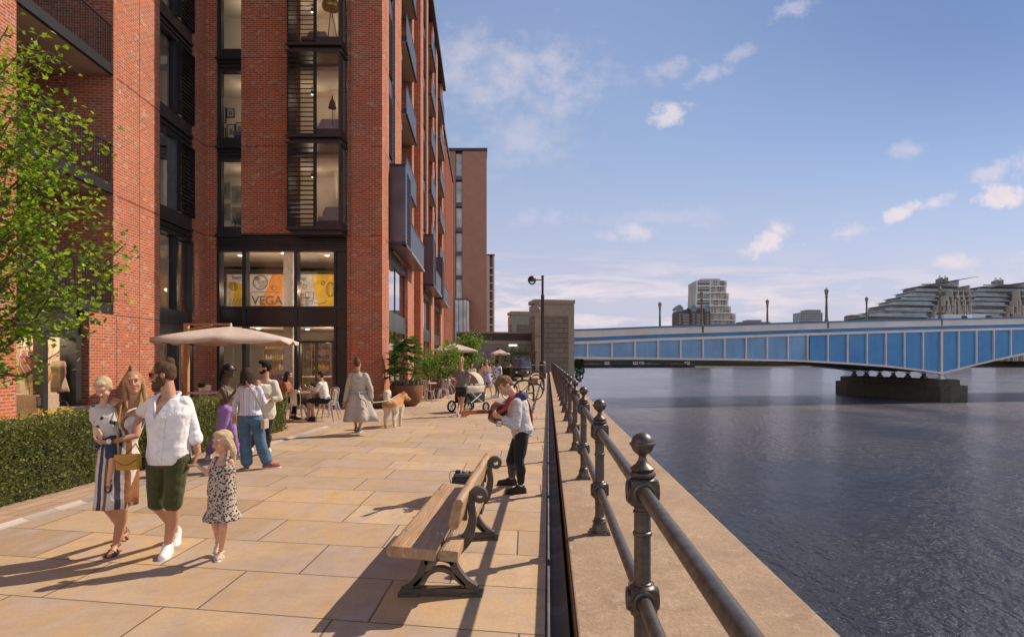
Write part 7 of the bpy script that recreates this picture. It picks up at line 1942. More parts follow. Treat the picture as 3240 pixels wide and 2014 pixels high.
# ================= boy on her arm
YB_ = 5.26
J = JP(YB_, head=(327, 1226), shR=(300, 1291, .0), shL=(350, 1285, .08), elR=(297, 1337, -.01), wrR=(319, 1371, -.04), elL=(362, 1320, .12), wrL=(372, 1300, .14), hipR=(327, 1372, .05), hipL=(353, 1374, .07), knL=(356, 1450, -.07), anL=(344, 1519, -.05), knR=(318, 1420, .16), anR=(322, 1480, .24))
J['tdL'] = (.45, -.75, -.45); J['tdR'] = (.2, -.7, -.5); J['hdR'] = (.02, -.2, -1)
bo = Person('fair haired toddler boy in a printed tee shirt carried on the woman\'s hip', J, (-.05, -.99, 0), (.14, -.80, -.52), (0, -.3, 1), 'c', .56, .75, M_SKIN, .005, at=.95)
bo.body(((1, .3), (1, .3))); bo.hair(H_FAIR, 'child'); face_parts(bo.b, J['head'], bo.hf, bo.hu, .75, eye=(.12, .14, .16), brow=(.35, .24, .14))
bo.top(spots_mat('printed_jersey', (.58, .54, .48), (.58, .54, .48), (.05, .05, .085), 15, (.27, .275)), .016, -.08, 1.0, .75, 'tee_shirt', .01, .004)
M_DENIMD = cloth('dark_denim', (.035, .048, .085), .4, 20); bo.pants(M_DENIMD, .014, .85, .03, .06, 'shorts', .004); sandals(bo, M_SANDAL)
# ================= girl
YG = 5.22
J = JP(YG, head=(703, 1396), shR=(681, 1457, .0), shL=(729, 1457, .0), elR=(657, 1497, -.03), wrR=(632, 1476, -.02), elL=(736, 1528, .02), wrL=(724, 1576, -.02), hipR=(689, 1560), hipL=(715, 1560))
J['anL'] = gnd(699, 1765, .06); J['knL'] = P(706, 1664, 5.16); J['anR'] = P(690, 1712, 5.42); J['knR'] = P(681, 1658, 5.22)
J['tdL'] = (.22, -.97, 0); J['tdR'] = (.2, -.85, -.5); J['hdR'] = P(618, 1470, YG) - J['wrR']; J['pnR'] = (0, -.3, -.9); J['hdL'] = (-.05, -.1, -1)
gi = Person('small blonde girl in a leopard print dress holding the man\'s hand', J, (-.22, -.96, 0), (-.42, -.88, -.10), (0, 0, 1), 'c', .64, .79, M_SKIN, .005)
gi.body(((1, .35), (1, .6))); gi.hair(H_FAIR, 'girl'); face_parts(gi.b, J['head'], gi.hf, gi.hu, .79, eye=(.12, .15, .17), brow=(.38, .26, .15))
M_LEO = spots_mat('leopard_print', (.47, .40, .33), (.025, .02, .02), (.20, .13, .08), 50, (.20, .44)); gi.top(M_LEO, .012, -.1, .88, 0, 'bodice', .02, .003)
for q in (-1, 1): mb = MB(); c = gi.hc + (gi.sc - gi.hc) * .9 + V((q * .052, 0, 0)); mb.tube(catmull([c + V((0, -.06, -.02)), c + V((0, -.03, .05)), c + V((0, .03, .045)), c + V((0, .06, -.02))], 4), .012, 6); build('strap', mb, M_LEO, gi.root)
h0 = gi.hc; hem = P(702, 1642, YG)
gi.skirt(M_LEO, [(h0 + V((0, 0, .06)), .098, .078), (h0 + V((0, 0, -.04)), .108, .088), (h0.lerp(hem, .62), .112, .096), (h0.lerp(hem, .68), .118, .10), (hem + V((0, 0, .02)), .142, .125), (hem, .146, .128)], 'skirt', folds=9, amp=.012); sandals(gi, M_SHOEW)

# ================= the talking group by the hedge
Y = 9.62
J = JP(Y, head=(783, 1186), shL=(763, 1228), shR=(817, 1228), elL=(745, 1272, .06), wrL=(743, 1310, .10), elR=(834, 1272, .02), wrR=(842, 1268, .24), hipL=(774, 1322), hipR=(810, 1322)); J['anL'] = gnd(781, 1484, .10); J['anR'] = gnd(846, 1481, .10); J['knL'] = P(776, 1398, Y); J['knR'] = P(824, 1396, Y); J['tdL'] = (-.5, .87, 0); J['tdR'] = (.9, .4, 0)
p = Person('short haired woman in a striped blouse and wide blue jeans seen from behind', J, (-.08, 1, 0), (-.10, .98, -.1), (0, 0, 1), 'f', .97, .98, M_SKIN_TAN, .009); p.body(); p.hair(H_DARK, 'bob')
p.top(stripes_mat('striped_blouse', [(0, (.62, .62, .68)), (.25, (.52, .28, .34)), (.33, (.62, .62, .66)), (.55, (.38, .45, .60)), (.75, (.62, .60, .64))], .085, 0, .0, .5), .020, .10, 1.02, 1.85, 'blouse', .03, .006)
M_JEANS = cloth('blue_denim', (.085, .16, .26), .5, 9, var=.35); p.pants(M_JEANS, .016, 1.93, .042, .20, 'jeans', .012); p.shoes(mat('red_trainer', (.42, .06, .04), .5), mat('white_rubber', (.70, .69, .66), .6), 1.05, name='trainer')
mb = MB(); mb.tube(catmull([P(778, 1206, Y - .16), P(800, 1240, Y - .20), P(825, 1285, Y - .20), P(838, 1325, Y - .10)], 5), .008, 5); bgs = V(P(838, 1340, Y - .08))
t = thing('crossbody_bag', 'small beige crossbody bag worn by the woman in blue jeans', 'handbag', tuple(bgs)); build('strap', mb, mat('beige_strap', (.28, .20, .13), .6), t); mb = MB(); mb.obox(bgs, (.03, 0, 0), (0, .08, 0), (0, 0, .075)); build('body', mb, mat('beige_leather', (.45, .36, .27), .5), t, bevel=.015)
Y = 10.3
J = JP(Y, head=(726, 1172), shR=(702, 1228, -.14), shL=(722, 1224, .17), elR=(719, 1268, -.12), wrR=(745, 1236, -.10), elL=(742, 1262, .18), wrL=(752, 1230, .08), hipR=(712, 1297, -.08), hipL=(722, 1297, .08)); J['anR'] = gnd(661, 1449, .10); J['anL'] = gnd(748, 1450, .10); J['knR'] = P(697, 1372, Y - .02); J['knL'] = P(735, 1372, Y + .05); J['tdR'] = (.3, -.95, 0); J['tdL'] = (.95, -.2, 0); J['hdR'] = (.1, 0, 1); J['hdL'] = (.55, 0, .8); J['pnR'] = (1, 0, 0); J['pnL'] = (.8, -.4, -.4)
p = Person('woman with long black braids in a khaki crop top and purple trousers', J, (.95, -.12, 0), (.93, -.36, .02), (0, 0, 1), 'f', .95, .96, M_SKIN_DARK, .009); p.body(((1, .2), (1, .2))); p.hair(H_BLACK, 'braids'); face_parts(p.b, J['head'], p.hf, p.hu, .96, lip=(.20, .07, .06), glasses=True)
p.top(cloth('khaki_jersey', (.28, .26, .14)), .010, .52, .84, 0, 'crop_top', 0, .003)
for q, o in ((-1, 'R'), (1, 'L')): mb = MB(); c = J['sh' + o]; mb.tube(catmull([c + V((.10, q * -.02, -.13)), c + V((.05, q * -.05, -.0)), c + V((-.02, q * -.06, .035)), c + V((-.10, q * -.02, -.12))], 4), .010, 5); build('strap', mb, MATS['khaki_jersey'], p.root)
p.pants(cloth('purple_jersey', (.30, .17, .42), .5, 10), .020, 1.9, .02, .16, 'trousers', .008); p.shoes(mat('grey_trainer', (.45, .43, .42), .6), mat('white_rubber', (.7, .69, .66), .6), 1.06, name='trainer')
Y = 10.95
J = JP(Y, head=(838, 1163), shR=(815, 1207, -.10), shL=(866, 1210, .06), elL=(884, 1260, .0), wrL=(846, 1265, -.16), elR=(806, 1258, -.16), wrR=(826, 1268, -.25), hipR=(824, 1308, -.04), hipL=(852, 1308, .04)); J['anR'] = gnd(790, 1432, .10); J['anL'] = gnd(846, 1434, .10); J['knR'] = P(812, 1372, Y); J['knL'] = P(845, 1370, Y - .02); J['tdR'] = (-.8, -.5, 0); J['tdL'] = (-.6, -.8, 0)
p = Person('dark haired bearded man in an open cream overshirt and black ripped jeans', J, (-.72, -.69, 0), (-.90, -.40, .0), (0, 0, 1), 'm', .97, .96, M_SKIN_TAN, .009); p.body(((1, .6), (1, .6))); p.hair(H_BLACK, 'quiff'); face_parts(p.b, J['head'], p.hf, p.hu, .96)
mb = MB(); C = J['head']; f_, u_ = p.hf, p.hu; r_ = f_.cross(u_).normalized(); mb.ell(C + f_ * .045 - u_ * .086, r_ * .054, f_ * .047, u_ * .026, 12, 8)
for q in (-1, 1): mb.ell(C + r_ * q * .055 + f_ * .015 - u_ * .06, r_ * .012, f_ * .030, u_ * .036, 10, 7)
fuse('beard', mb, H_BLACK, p.root, .007, 1)
p.top(M_WHITE, .014, .0, 1.0, 0, 'tee_shirt', 0, .005); ov = p.top(cloth('cream_twill', (.62, .56, .43), .45, 10), .026, -.12, .985, 1.5, 'overshirt', .04, .006, cut=lambda c, o=p.sc.copy(), f=nrm(p.f): (c - o).dot(f) > .03 and abs((c - o).dot(f.cross(V((0, 0, 1))))) < .055)
p.pants(M_BLACK, .016, 1.9, 0, .1, 'jeans', .008); p.shoes(M_SHOEW, None, 1.05)
mb = MB(); w_ = J['wrL']; d_ = nrm(J['wrL'] - J['elL']); a_ = d_.orthogonal().normalized(); b_ = d_.cross(a_); mb.tube([w_ - d_ * .02 + (a_ * math.cos(t) + b_ * math.sin(t)) * .034 for t in [i * PI / 7 for i in range(15)]], .012, 6); build('watch', mb, M_METAL, p.root)

# ================= woman in the trench coat with her dog
Y = 14.1
J = JP(Y, head=(1132, 1150), shL=(1111, 1186), shR=(1156, 1186), elL=(1100, 1232), wrL=(1092, 1268, -.04), elR=(1172, 1228, .02), wrR=(1174, 1262, .04), hipL=(1122, 1262), hipR=(1146, 1262)); J['anR'] = gnd(1137, 1368, .11); J['knR'] = P(1150, 1308, Y + .1); J['anL'] = P(1127, 1352, Y + .45); J['knL'] = P(1124, 1308, Y + .25); J['tdR'] = (-.05, 1, 0); J['tdL'] = (0, 1, 0)
p = Person('woman with a high bun in a belted grey trench coat walking away from us', J, (0, 1, 0), (.22, .97, 0), (0, 0, 1), 'f', .98, .95, M_SKIN_TAN, .010); p.body(); p.hair(H_BROWN, 'bun')
M_TRENCH = cloth('grey_linen_coat', (.46, .41, .35), .55, 9); co = p.top(M_TRENCH, .032, .12, 1.04, 1.9, 'coat', .03, .008, .034)
h0 = p.hc + (p.sc - p.hc) * .25
p.skirt(M_TRENCH, [(h0 + V((0, 0, .02)), .175, .145), (h0 + V((.0, 0, -.08)), .215, .18), (h0 + V((.01, -.02, -.28)), .275, .23), (h0 + V((.04, -.05, -.48)), .335, .27), (h0 + V((.06, -.08, -.62)), .375, .29)], 'coat_skirt', folds=6, amp=.045, ph=1.1, parent=p.root)
mb = MB(); mb.tube([h0 + V((.18 * math.cos(t), .15 * math.sin(t), .03)) for t in [i * PI / 10 for i in range(21)]], .022, 6); mb.tube(catmull([h0 + V((.06, -.16, .02)), h0 + V((.10, -.19, -.10)), h0 + V((.22, -.22, -.16)), h0 + V((.25, -.22, -.30))], 4), .018, 5); build('belt', mb, M_TRENCH, p.root)
p.shoes(mat('grey_black_trainer', (.10, .10, .10), .6), M_SHOEW, 1.05, name='trainer')
hand_t = J['wrR'] + V((.02, 0, -.08))
# dog
M_FUR = None
def fur_mat():
    m, w, b = base_mat('red_white_fur'); tc = w.new('ShaderNodeTexCoord').outputs['Object']; s_ = w.sep(tc); n = w.math('MULTIPLY', w.math('SUBTRACT', w.noise(tc, 7, 3), .5), .20)
    hgt = w.math('ADD', s_[2], n); side = w.math('ABSOLUTE', w.math('ADD', s_[0], n))
    up = w.maprange(hgt, .45, .56, 0, 1, True); rear = w.math('MULTIPLY', w.maprange(w.math('ADD', s_[1], n), -.46, -.34, 0, 1, True), w.maprange(w.math('SUBTRACT', hgt, w.math('MULTIPLY', s_[1], .55)), .80, .88, 1, 0, True))
    k = w.math('MULTIPLY', up, rear); hair_ = w.noise(w.mapping(tc, scale=(90, 20, 30)), 1, 4, .7)
    col = w.mix(k, (.68, .58, .46, 1), (.50, .22, .055, 1)); w.put(b.inputs['Base Color'], w.mix(w.maprange(hair_, .4, .7, 0, .35), col, (.28, .16, .08, 1))); b.inputs['Roughness'].default_value = .9; b.inputs['Sheen Weight'].default_value = .3
    w.put(b.inputs['Normal'], w.bump(hair_, .8, .02)); return m
dx, dy = (1246 - 1734) / FPX * 15.75, 15.75
t = thing('akita_dog', 'red and white curly tailed dog on a lead walking away beside the trench coat woman', 'dog', (dx, dy, 0)); ca, sa = math.cos(-.16), math.sin(-.16)
D_ = lambda x, y, z: V((dx + ca * x - sa * y * .88, dy + sa * x + ca * y * .88, z))
mb = MB(); rings = []
for y, hw, hd, z in ((-.40, .07, .08, .60), (-.34, .125, .15, .575), (-.2, .130, .155, .565), (-.02, .130, .145, .565), (.16, .150, .185, .56), (.30, .145, .19, .575), (.40, .10, .14, .61), (.46, .06, .08, .64)):
    rings.append([D_(hw * math.cos(a), y, z + hd * math.sin(a)) for a in [2 * PI * k / 14 for k in range(14)]])
mb.loft(rings)
for sx_, st in ((-1, 0), (1, .10)):
    mb.chain([D_(sx_ * .09, -.27, .55), D_(sx_ * .10, -.20 + st, .36), D_(sx_ * .095, -.36 + st, .20), D_(sx_ * .095, -.33 + st, .05)], [.115, .075, .042, .036]); mb.rcone(D_(sx_ * .095, -.33 + st, .035), .036, D_(sx_ * .095, -.27 + st, .03), .034)
    mb.chain([D_(sx_ * .10, .28, .50), D_(sx_ * .105, .30 - st, .30), D_(sx_ * .10, .29 - st, .05)], [.085, .052, .036]); mb.rcone(D_(sx_ * .10, .29 - st, .035), .037, D_(sx_ * .10, .34 - st, .03), .034)
mb.chain([D_(0, .34, .63), D_(.05, .46, .70)], [.14, .125]); hd_ = D_(.07, .52, .735); hfw = nrm(D_(.60, .87, .62) - D_(.07, .52, .735)); mb.ell(hd_, (.115, 0, 0), (0, .115, 0), (0, 0, .105), 14, 9); mb.rcone(hd_ + hfw * .06 - V((0, 0, .03)), .072, hd_ + hfw * .14 - V((0, 0, .05)), .05)
hr = hfw.cross(V((0, 0, 1))).normalized()
for q in (-1, 1): mb.rcone(hd_ + hr * q * .065 + V((0, 0, .07)), .034, hd_ + hr * q * .078 + hfw * .02 + V((0, 0, .135)), .010)
mb.chain([D_(0, -.39, .64), D_(-.02, -.46, .73), D_(-.03, -.42, .84), D_(-.03, -.32, .87), D_(-.02, -.27, .79)], [.05, .07, .085, .08, .055])
M_FUR = fur_mat()
# the fur pattern follows the dog's own axes
fuse('body', mb, M_FUR, t, .011, 3, .006, 22, floor=.0)
mb = MB(); mb.ball(hd_ + hfw * .19 - V((0, 0, .035)), .018); build('nose', mb, M_SHOEB, t)
mb = MB(); mb.tube([D_(.03 + .14 * math.cos(a), .40 + .04 * math.sin(a), .67 + .135 * math.sin(a)) for a in [i * PI / 8 for i in range(17)]], .014, 6); build('collar', mb, mat('red_collar', (.3, .05, .04), .6), t)
lt = thing('dog_lead', 'thin pale lead from the woman\'s hand to the dog\'s collar', 'lead', tuple(hand_t)); mb = MB(); mb.tube(catmull([hand_t, hand_t.lerp(D_(.03, .43, .80), .5) - V((0, 0, .06)), D_(.0, .43, .80)], 6), .008, 5); build('cord', mb, mat('pale_cord', (.6, .55, .48), .7), lt)

# ================= jogger with the pram
Y = 18.6
J = JP(Y, head=(1461, 1140), shL=(1443, 1174), shR=(1477, 1174), elL=(1425, 1195, -.02), wrL=(1441, 1203, .24), elR=(1487, 1193, .0), wrR=(1484, 1205, .28), hipL=(1450, 1228), hipR=(1469, 1228)); J['anL'] = P(1449, 1300, Y - .2); J['knL'] = P(1456, 1266, Y + .1); J['anR'] = gnd(1459, 1310, .10); J['knR'] = P(1463, 1268, Y); J['tdL'] = (.1, .55, -.8); J['tdR'] = (0, 1, 0)
p = Person('blonde woman with a long ponytail in a grey tee and black shorts pushing the pram', J, (.05, 1, 0), (.12, .99, 0), (0, 0, 1), 'f', .97, .95, M_SKIN_TAN, .011); p.body(); p.hair(H_BLOND, 'pony'); p.top(cloth('grey_marl', (.155, .13, .125), .4, 14, var=.3), .020, .08, 1.03, .5, 'tee_shirt', .01, .007); p.pants(M_BLACK, .020, .5, .01, .16, 'shorts', .005); p.shoes(mat('coral_trainer', (.36, .16, .13), .6), M_SHOEW, 1.05, name='trainer')
px_, py_ = (1487 - 1734) / FPX * 20.2, 20.2
t = thing('pram', 'large cream and black pram with a folding hood pushed by the jogger', 'pram', (px_, py_, 0)); mcr = cloth('cream_pram_cloth', (.58, .51, .43), .3, 8)
mb = MB(); mb.loft([[V((px_ + a * .24 * k, py_ + b * .42 * k, z)) for a, b in ((-1, -.8), (-.7, -1), (.7, -1), (1, -.8), (1, .8), (.7, 1), (-.7, 1), (-1, .8))] for z, k in ((.54, .82), (.62, .98), (.72, 1.0), (.80, 1.03))]); build('carrycot', mb, mcr, t, smooth='all')
mb = MB(); mb.loft([[V((px_ + a * .215, py_ + b * .40, z)) for a, b in ((-1, -1), (1, -1), (1, 1), (-1, 1))] for z in (.28, .60)]); build('basket', mb, M_BLACK, t, bevel=.03)
mb = MB(); rings = []
for k in range(7):
    a = k * PI / 6 * .62 + .05; rr = []
    for j in range(11):
        b = PI * j / 10; rr.append(V((px_ + .26 * math.cos(b), py_ + .10 + .40 * math.cos(a) * math.sin(b), .80 + .40 * math.sin(a) * math.sin(b) + .02)))
    rings.append(rr)
mb.loft(rings, closed=False, cap=False); build('hood', mb, mcr, t, smooth='all')
mb = MB()
for q in (-1, 1): mb.tube(catmull([(px_ + q * .25, py_ - .62, 1.02), (px_ + q * .255, py_ - .45, .82), (px_ + q * .25, py_ - .1, .5), (px_ + q * .27, py_ + .35, .22)], 4), .014, 6); mb.tube([(px_ + q * .25, py_ + .2, .55), (px_ + q * .27, py_ - .4, .22)], .014, 6)
mb.tube(catmull([(px_ - .25, py_ - .62, 1.02), (px_, py_ - .66, 1.05), (px_ + .25, py_ - .62, 1.02)], 4), .018, 6); build('chassis', mb, M_GALV, t)
for a, b in ((-.30, -.42), (.30, -.42), (-.28, .36), (.28, .36)):
    mb = MB(); R = .15 if b < 0 else .12; mb.tube([(px_ + a, py_ + b + R * math.cos(k * PI / 10), R + .028 + R * math.sin(k * PI / 10)) for k in range(21)], .028, 7); wh = build('wheel', mb, MATS['tyre_rubber'], t); mb = MB()
    for k in range(3): mb.bar((px_ + a, py_ + b - R * math.cos(k * PI / 3), R + .028 - R * math.sin(k * PI / 3)), (px_ + a, py_ + b + R * math.cos(k * PI / 3), R + .028 + R * math.sin(k * PI / 3)), .02, .02)
    build('hub', mb, M_GALV, wh)

t.rotation_euler = (0, 0, -.62); t.scale = (1.18, 1.12, 1.06)
# ================= lilac dress and floral robe
Y = 27.6
J = JP(Y, head=(1539, 1144), shR=(1530, 1160), shL=(1551, 1160), elL=(1553, 1177, -.1), wrL=(1534, 1170, -.28), elR=(1527, 1178, -.05), wrR=(1531, 1166, -.22), hipR=(1534, 1190), hipL=(1545, 1190)); J['anR'] = gnd(1535, 1253, .10); J['anL'] = gnd(1556, 1253, .10); J['knR'] = P(1534, 1221, Y); J['knL'] = P(1550, 1221, Y - .03); J['tdR'] = (.1, -1, 0); J['tdL'] = (.7, -.7, 0)
p = Person('woman in sunglasses, short lilac dress and white trainers, facing us', J, (.15, -1, 0), (.3, -.95, 0), (0, 0, 1), 'f', .97, .95, M_SKIN, .013); p.body(); p.hair(H_BROWN, 'straight'); face_parts(p.b, J['head'], p.hf, p.hu, .95, sun=True)
M_LILAC = cloth('lilac_cloth_dress', (.42, .38, .56), .4, 10); p.top(M_LILAC, .018, .0, .85, 0, 'bodice', .02); h0 = p.hc; p.skirt(M_LILAC, [(h0 + V((0, 0, .12)), .15, .12), (h0, .18, .15), (h0 - V((0, 0, .15)), .22, .18), (h0 - V((0, 0, .27)), .235, .19)], 'skirt', folds=6, amp=.02); p.shoes(M_SHOEW, None, 1.1, name='trainer')
tb = P(1521, 1188, Y + .05); t = thing('tote_bag', 'pale canvas tote bag on the arm of the lilac dressed woman', 'bag', tuple(tb)); mb = MB(); mb.prism([(-.15, -.2), (.10, -.2), (.14, .16), (-.02, .18)], lambda a, b, d: tb + V((a, d, b)), -.05, .05); build('body', mb, cloth('natural_canvas', (.56, .50, .40)), t, bevel=.02); mb = MB(); mb.tube(catmull([tb + V((0, 0, .16)), tb + V((.10, 0, .42)), tb + V((.13, 0, .16))], 4), .012, 5); build('strap', mb, MATS['natural_canvas'], t)
Y = 26.7
J = JP(Y, head=(1571, 1144), shR=(1564, 1163, .1), shL=(1582, 1163, -.1), elL=(1584, 1182, -.12), wrL=(1578, 1196, -.16), elR=(1563, 1182, .12), wrR=(1562, 1192, .1), hipR=(1569, 1195, .08), hipL=(1577, 1195, -.08)); J['anR'] = gnd(1569, 1256, .10); J['anL'] = gnd(1577, 1258, .10); J['knR'] = P(1570, 1225, Y); J['knL'] = P(1576, 1225, Y); J['tdR'] = (-1, -.2, 0); J['tdL'] = (-.9, -.4, 0)
p = Person('man in a blue and white floral long shirt facing the lilac dressed woman', J, (-.95, -.3, 0), (-.97, -.15, 0), (0, 0, 1), 'm', .98, .97, M_SKIN_DARK, .013); p.body(); p.hair(H_BLACK, 'crop'); M_FLOR = spots_mat('floral_cotton', (.60, .60, .62), (.06, .18, .42), (.12, .045, .05), 9, (.24, .42)); p.top(M_FLOR, .04, .0, 1.0, 1.2, 'shirt', .03, .01); h0 = p.hc; p.skirt(M_FLOR, [(h0 + V((0, 0, .1)), .17, .16), (h0 - V((0, 0, .1)), .20, .19), (h0 - V((0, 0, .26)), .21, .2)], 'shirt_tail', folds=5, amp=.02)
p.pants(cloth('blue_shorts', (.08, .25, .5)), .03, .6, .02, .1, 'shorts'); p.shoes(mat('pale_blue_trainer', (.5, .56, .62), .6), None, 1.25, name='trainer')

# ================= musician
Y = 7.9
J = JP(Y, head=(1598, 1219), shL=(1634, 1272, -.15), shR=(1640, 1265, .18), elL=(1632, 1347, -.20), wrL=(1585, 1320, -.24), elR=(1615, 1330, .18), wrR=(1600, 1322, .0), hipL=(1651, 1368, -.08), hipR=(1653, 1366, .08)); J['anL'] = gnd(1648, 1560, .10); J['anR'] = gnd(1619, 1534, .10); J['knL'] = P(1643, 1462, Y - .12); J['knR'] = P(1617, 1455, Y + .06); J['tdL'] = (-.95, -.3, 0); J['tdR'] = (-1, .05, 0); J['hdL'] = P(1560, 1308, Y - .28) - J['wrL']; J['pnL'] = (-.4, .5, .75); J['hdR'] = (-.6, -.2, -.7)
p = Person('young busker in a pale grey hoodie and black jeans, head bent over his guitar', J, (-.97, -.12, -.0), (-.74, -.34, -.56), (-.55, -.1, .82), 'm', .97, .98, M_SKIN, .0065); p.body(((1, 1.0), (1, .8))); p.hair(H_GINGER, 'fringe', wob=.010); face_parts(p.b, J['head'], p.hf, p.hu, .98, brow=(.10, .06, .035))
def marl(name, c1, c2):
    m, w, b = base_mat(name); tc = w.new('ShaderNodeTexCoord').outputs['Object']; n = w.noise(w.mapping(tc, scale=(10, 10, 70)), 2, 4, .7); w.put(b.inputs['Base Color'], w.mix(w.maprange(n, .45, .62), c1 + (1,), c2 + (1,))); b.inputs['Roughness'].default_value = .9; b.inputs['Specular IOR Level'].default_value = .2
    w.put(b.inputs['Normal'], w.bump(w.noise(tc, 12, 3, .5, .6), .45, .04)); return m
p.top(marl('pale_marl', (.60, .58, .58), (.36, .35, .37)), .030, -.16, 1.02, 1.75, 'sweatshirt', .015, .009)
mb = MB(); nb = p.hc + (p.sc - p.hc) * 1.0; mb.chain([nb + V((-.09, -.06, .035)), nb + V((-.02, -.10, .055)), nb + V((.07, -.07, .06)), nb + V((.09, .02, .06)), nb + V((.06, .09, .055)), nb + V((-.03, .10, .05)), nb + V((-.09, .05, .03))], [.03, .042, .05, .055, .05, .04, .03]); mb.chain([nb + V((-.09, -.06, .035)), nb + V((-.14, -.05, -.06)), nb + V((-.15, -.04, -.13))], [.03, .026, .012]); fuse('hood', mb, cloth('navy_jersey', (.045, .055, .13), .5, 14), p.root, .008, 2, .008, 20)
p.pants(M_BLACK, .015, 1.82, .0, .1, 'jeans', .008); mb = MB(); 
for a in 'LR': an = J['an' + a]; mb.rcone(an + V((0, 0, .06)), .040, an - V((0, 0, .01)), .042)
build('socks', mb, M_WHITE, p.root, smooth=True); p.shoes(M_SHOEB, mat('dark_rubber', (.03, .03, .03), .8), 1.08, name='shoe')
# guitar
ga = P(1487, 1304, 7.35); gd = nrm(V((.46, .88, -.05))); gc = ga + gd * .60 + V((-.06, 0, -.02)); gn = nrm(V((-.85, .43, .30)) - gd * V((-.85, .43, .30)).dot(gd)); gs = gd.cross(gn)
gu = thing('acoustic_guitar', 'brown acoustic guitar on a red strap played by the busker', 'guitar', tuple(gc)); Fg = lambda a, b, d: gc + gd * a + gs * b + gn * d
mgw = mat('guitar_mahogany', (.16, .052, .03), .3, 0, .3, 3, coat=.4); mgn = mat('guitar_neck', (.34, .10, .04), .35, 0, .2, 4)
out = [(-.02, 0), (.0, .09), (.06, .135), (.13, .135), (.20, .11), (.26, .13), (.34, .18), (.42, .185), (.47, .13), (.49, 0)]; out = out + [(a, -b) for a, b in out[-2:0:-1]]
mb = MB(); mb.prism(out, Fg, -.05, .05); build('body', mb, mgw, gu, bevel=.01, smooth=True)
mb = MB(); mb.obox(Fg(-.20, 0, .052), gd * .24, gs * .025, gn * .012); build('neck', mb, mgn, gu, bevel=.008)
mb = MB(); mb.prism([(-.44, .028), (-.46, .036), (-.62, .036), (-.63, 0), (-.62, -.036), (-.46, -.036), (-.44, -.028)], lambda a, b, d: Fg(a, b, d + .05 - (a + .44) * -.15), -.010, .008); hs_ = build('headstock', mb, mgn, gu)
mb = MB()
for k in range(3):
    for q in (-1, 1): c = Fg(-.49 - k * .045, q * .052, .05); mb.tube([Fg(-.49 - k * .045, q * .03, .045), c], .005, 5); mb.ball(c, .011, 8, 6)
build('tuning_pegs', mb, mat('brass_peg', (.6, .42, .18), .3, .8), hs_)
mb = MB(); mb.tube([Fg(.16 + .05 * math.cos(t), .05 * math.sin(t), .052) for t in [i * PI / 8 for i in range(17)]], .006, 5); build('sound_hole', mb, M_SHOEB, gu)
mb = MB(); 
for k in range(6): mb.tube([Fg(-.46, (k - 2.5) * .007, .068), Fg(.36, (k - 2.5) * .011, .062)], .0012, 3)
build('strings', mb, M_GALV, gu)
mb = MB(); red = cloth('red_webbing', (.38, .035, .045), .2, 20); pts = catmull([Fg(-.02, .0, -.06), P(1600, 1290, 7.60), P(1620, 1254, 7.62), P(1640, 1240, 7.80), P(1664, 1262, 7.96), P(1678, 1300, 8.02), P(1682, 1336, 7.98), P(1672, 1350, 8.06), Fg(.49, .0, -.02)], 6)
rings = []
for i, q in enumerate(pts):
    tg = nrm(pts[min(i + 1, len(pts) - 1)] - pts[max(i - 1, 0)]); outw = nrm(V((q.x, q.y, 0)) - V((p.hc.x, p.hc.y, 0)) + V((0, 0, .001))); wv = nrm(tg.cross(outw)); rings.append([q + wv * .021, q + wv * .021 + outw * .006, q - wv * .021 + outw * .006, q - wv * .021])
mb.loft(rings); build('strap', mb, red, gu, smooth=True)
mb = MB(); lp = P(1580, 1338, 7.66); mb.obox(lp, (.032, 0, 0), (0, .02, 0), (.008, 0, .036)); build('luggage_tag', mb, M_SHOEB, gu); mb = MB(); mb.obox(lp + V((0, -.022, 0)), (.026, 0, 0), (0, .001, 0), (.006, 0, .029)); build('tag_card', mb, M_SHOEW, gu); text('tag_mark', 'XY', lp + V((-.02, -.0245, -.012)), .03, M_SHOEB, gu, ext=.001)

# ================= seated figures
def seated(x, y, ang, label, top_, hair_, style, skin, sex='m', seat=.47, vox=.016, S=.97, legs=None, sleeve=.6, lean=.12, arms=(1, .4), group=None, hz=0, lskin=False):
    """sits facing angle ang (0 = +x, pi/2 = +y)"""
    f = V((math.cos(ang), math.sin(ang), 0)); r = V((f.y, -f.x, 0)); o = V((x, y, 0)); up = V((0, 0, 1)); J = {}
    hc = o + up * (seat + .10); sc = hc + up * .47 * S + f * lean * S
    for a, q in (('L', -1), ('R', 1)):
        J['hip' + a] = hc + r * q * .085 * S; J['sh' + a] = sc + r * q * .175 * S * (1 if sex == 'm' else .9); J['kn' + a] = hc + r * q * .12 * S + f * .42 * S - up * .02; J['an' + a] = o + r * q * .11 * S + f * (.36 + .08 * q) * S + up * .095; J['td' + a] = f
        J['el' + a] = J['sh' + a] - up * .26 * S + f * .10 + r * q * .05; J['wr' + a] = J['el' + a] + f * .22 * S + up * (arms[1] * .25) - r * q * .06
    J['head'] = sc + up * (.235 * S) + f * .05
    p = Person(label, J, f, f + V((0, 0, -.1 + hz)), (0, 0, 1), sex, S, .95, skin, vox, group=group); p.body(((1, .4), (1, .4))); p.hair(hair_, style, max(.008, vox * .7)); p.top(top_, .022, .02, 1.02, sleeve, 'shirt', 0, .006); p.pants(legs or M_BLACK, .018, 1.0 if lskin else 1.85, 0, .1, 'shorts' if lskin else 'trousers', .005); p.shoes(M_SHOEB, None, 1.05)
    return p
seated(-6.12, 17.2, PI - .05, 'seated man in a white tee shirt and black shorts at the table past the hedge', cloth('white_jersey', (.66, .63, .58), .4, 12), H_DARK, 'short', M_SKIN_TAN, 'm', .47, .011, .97, None, .7, .10, (1, .5), None, 0, True)
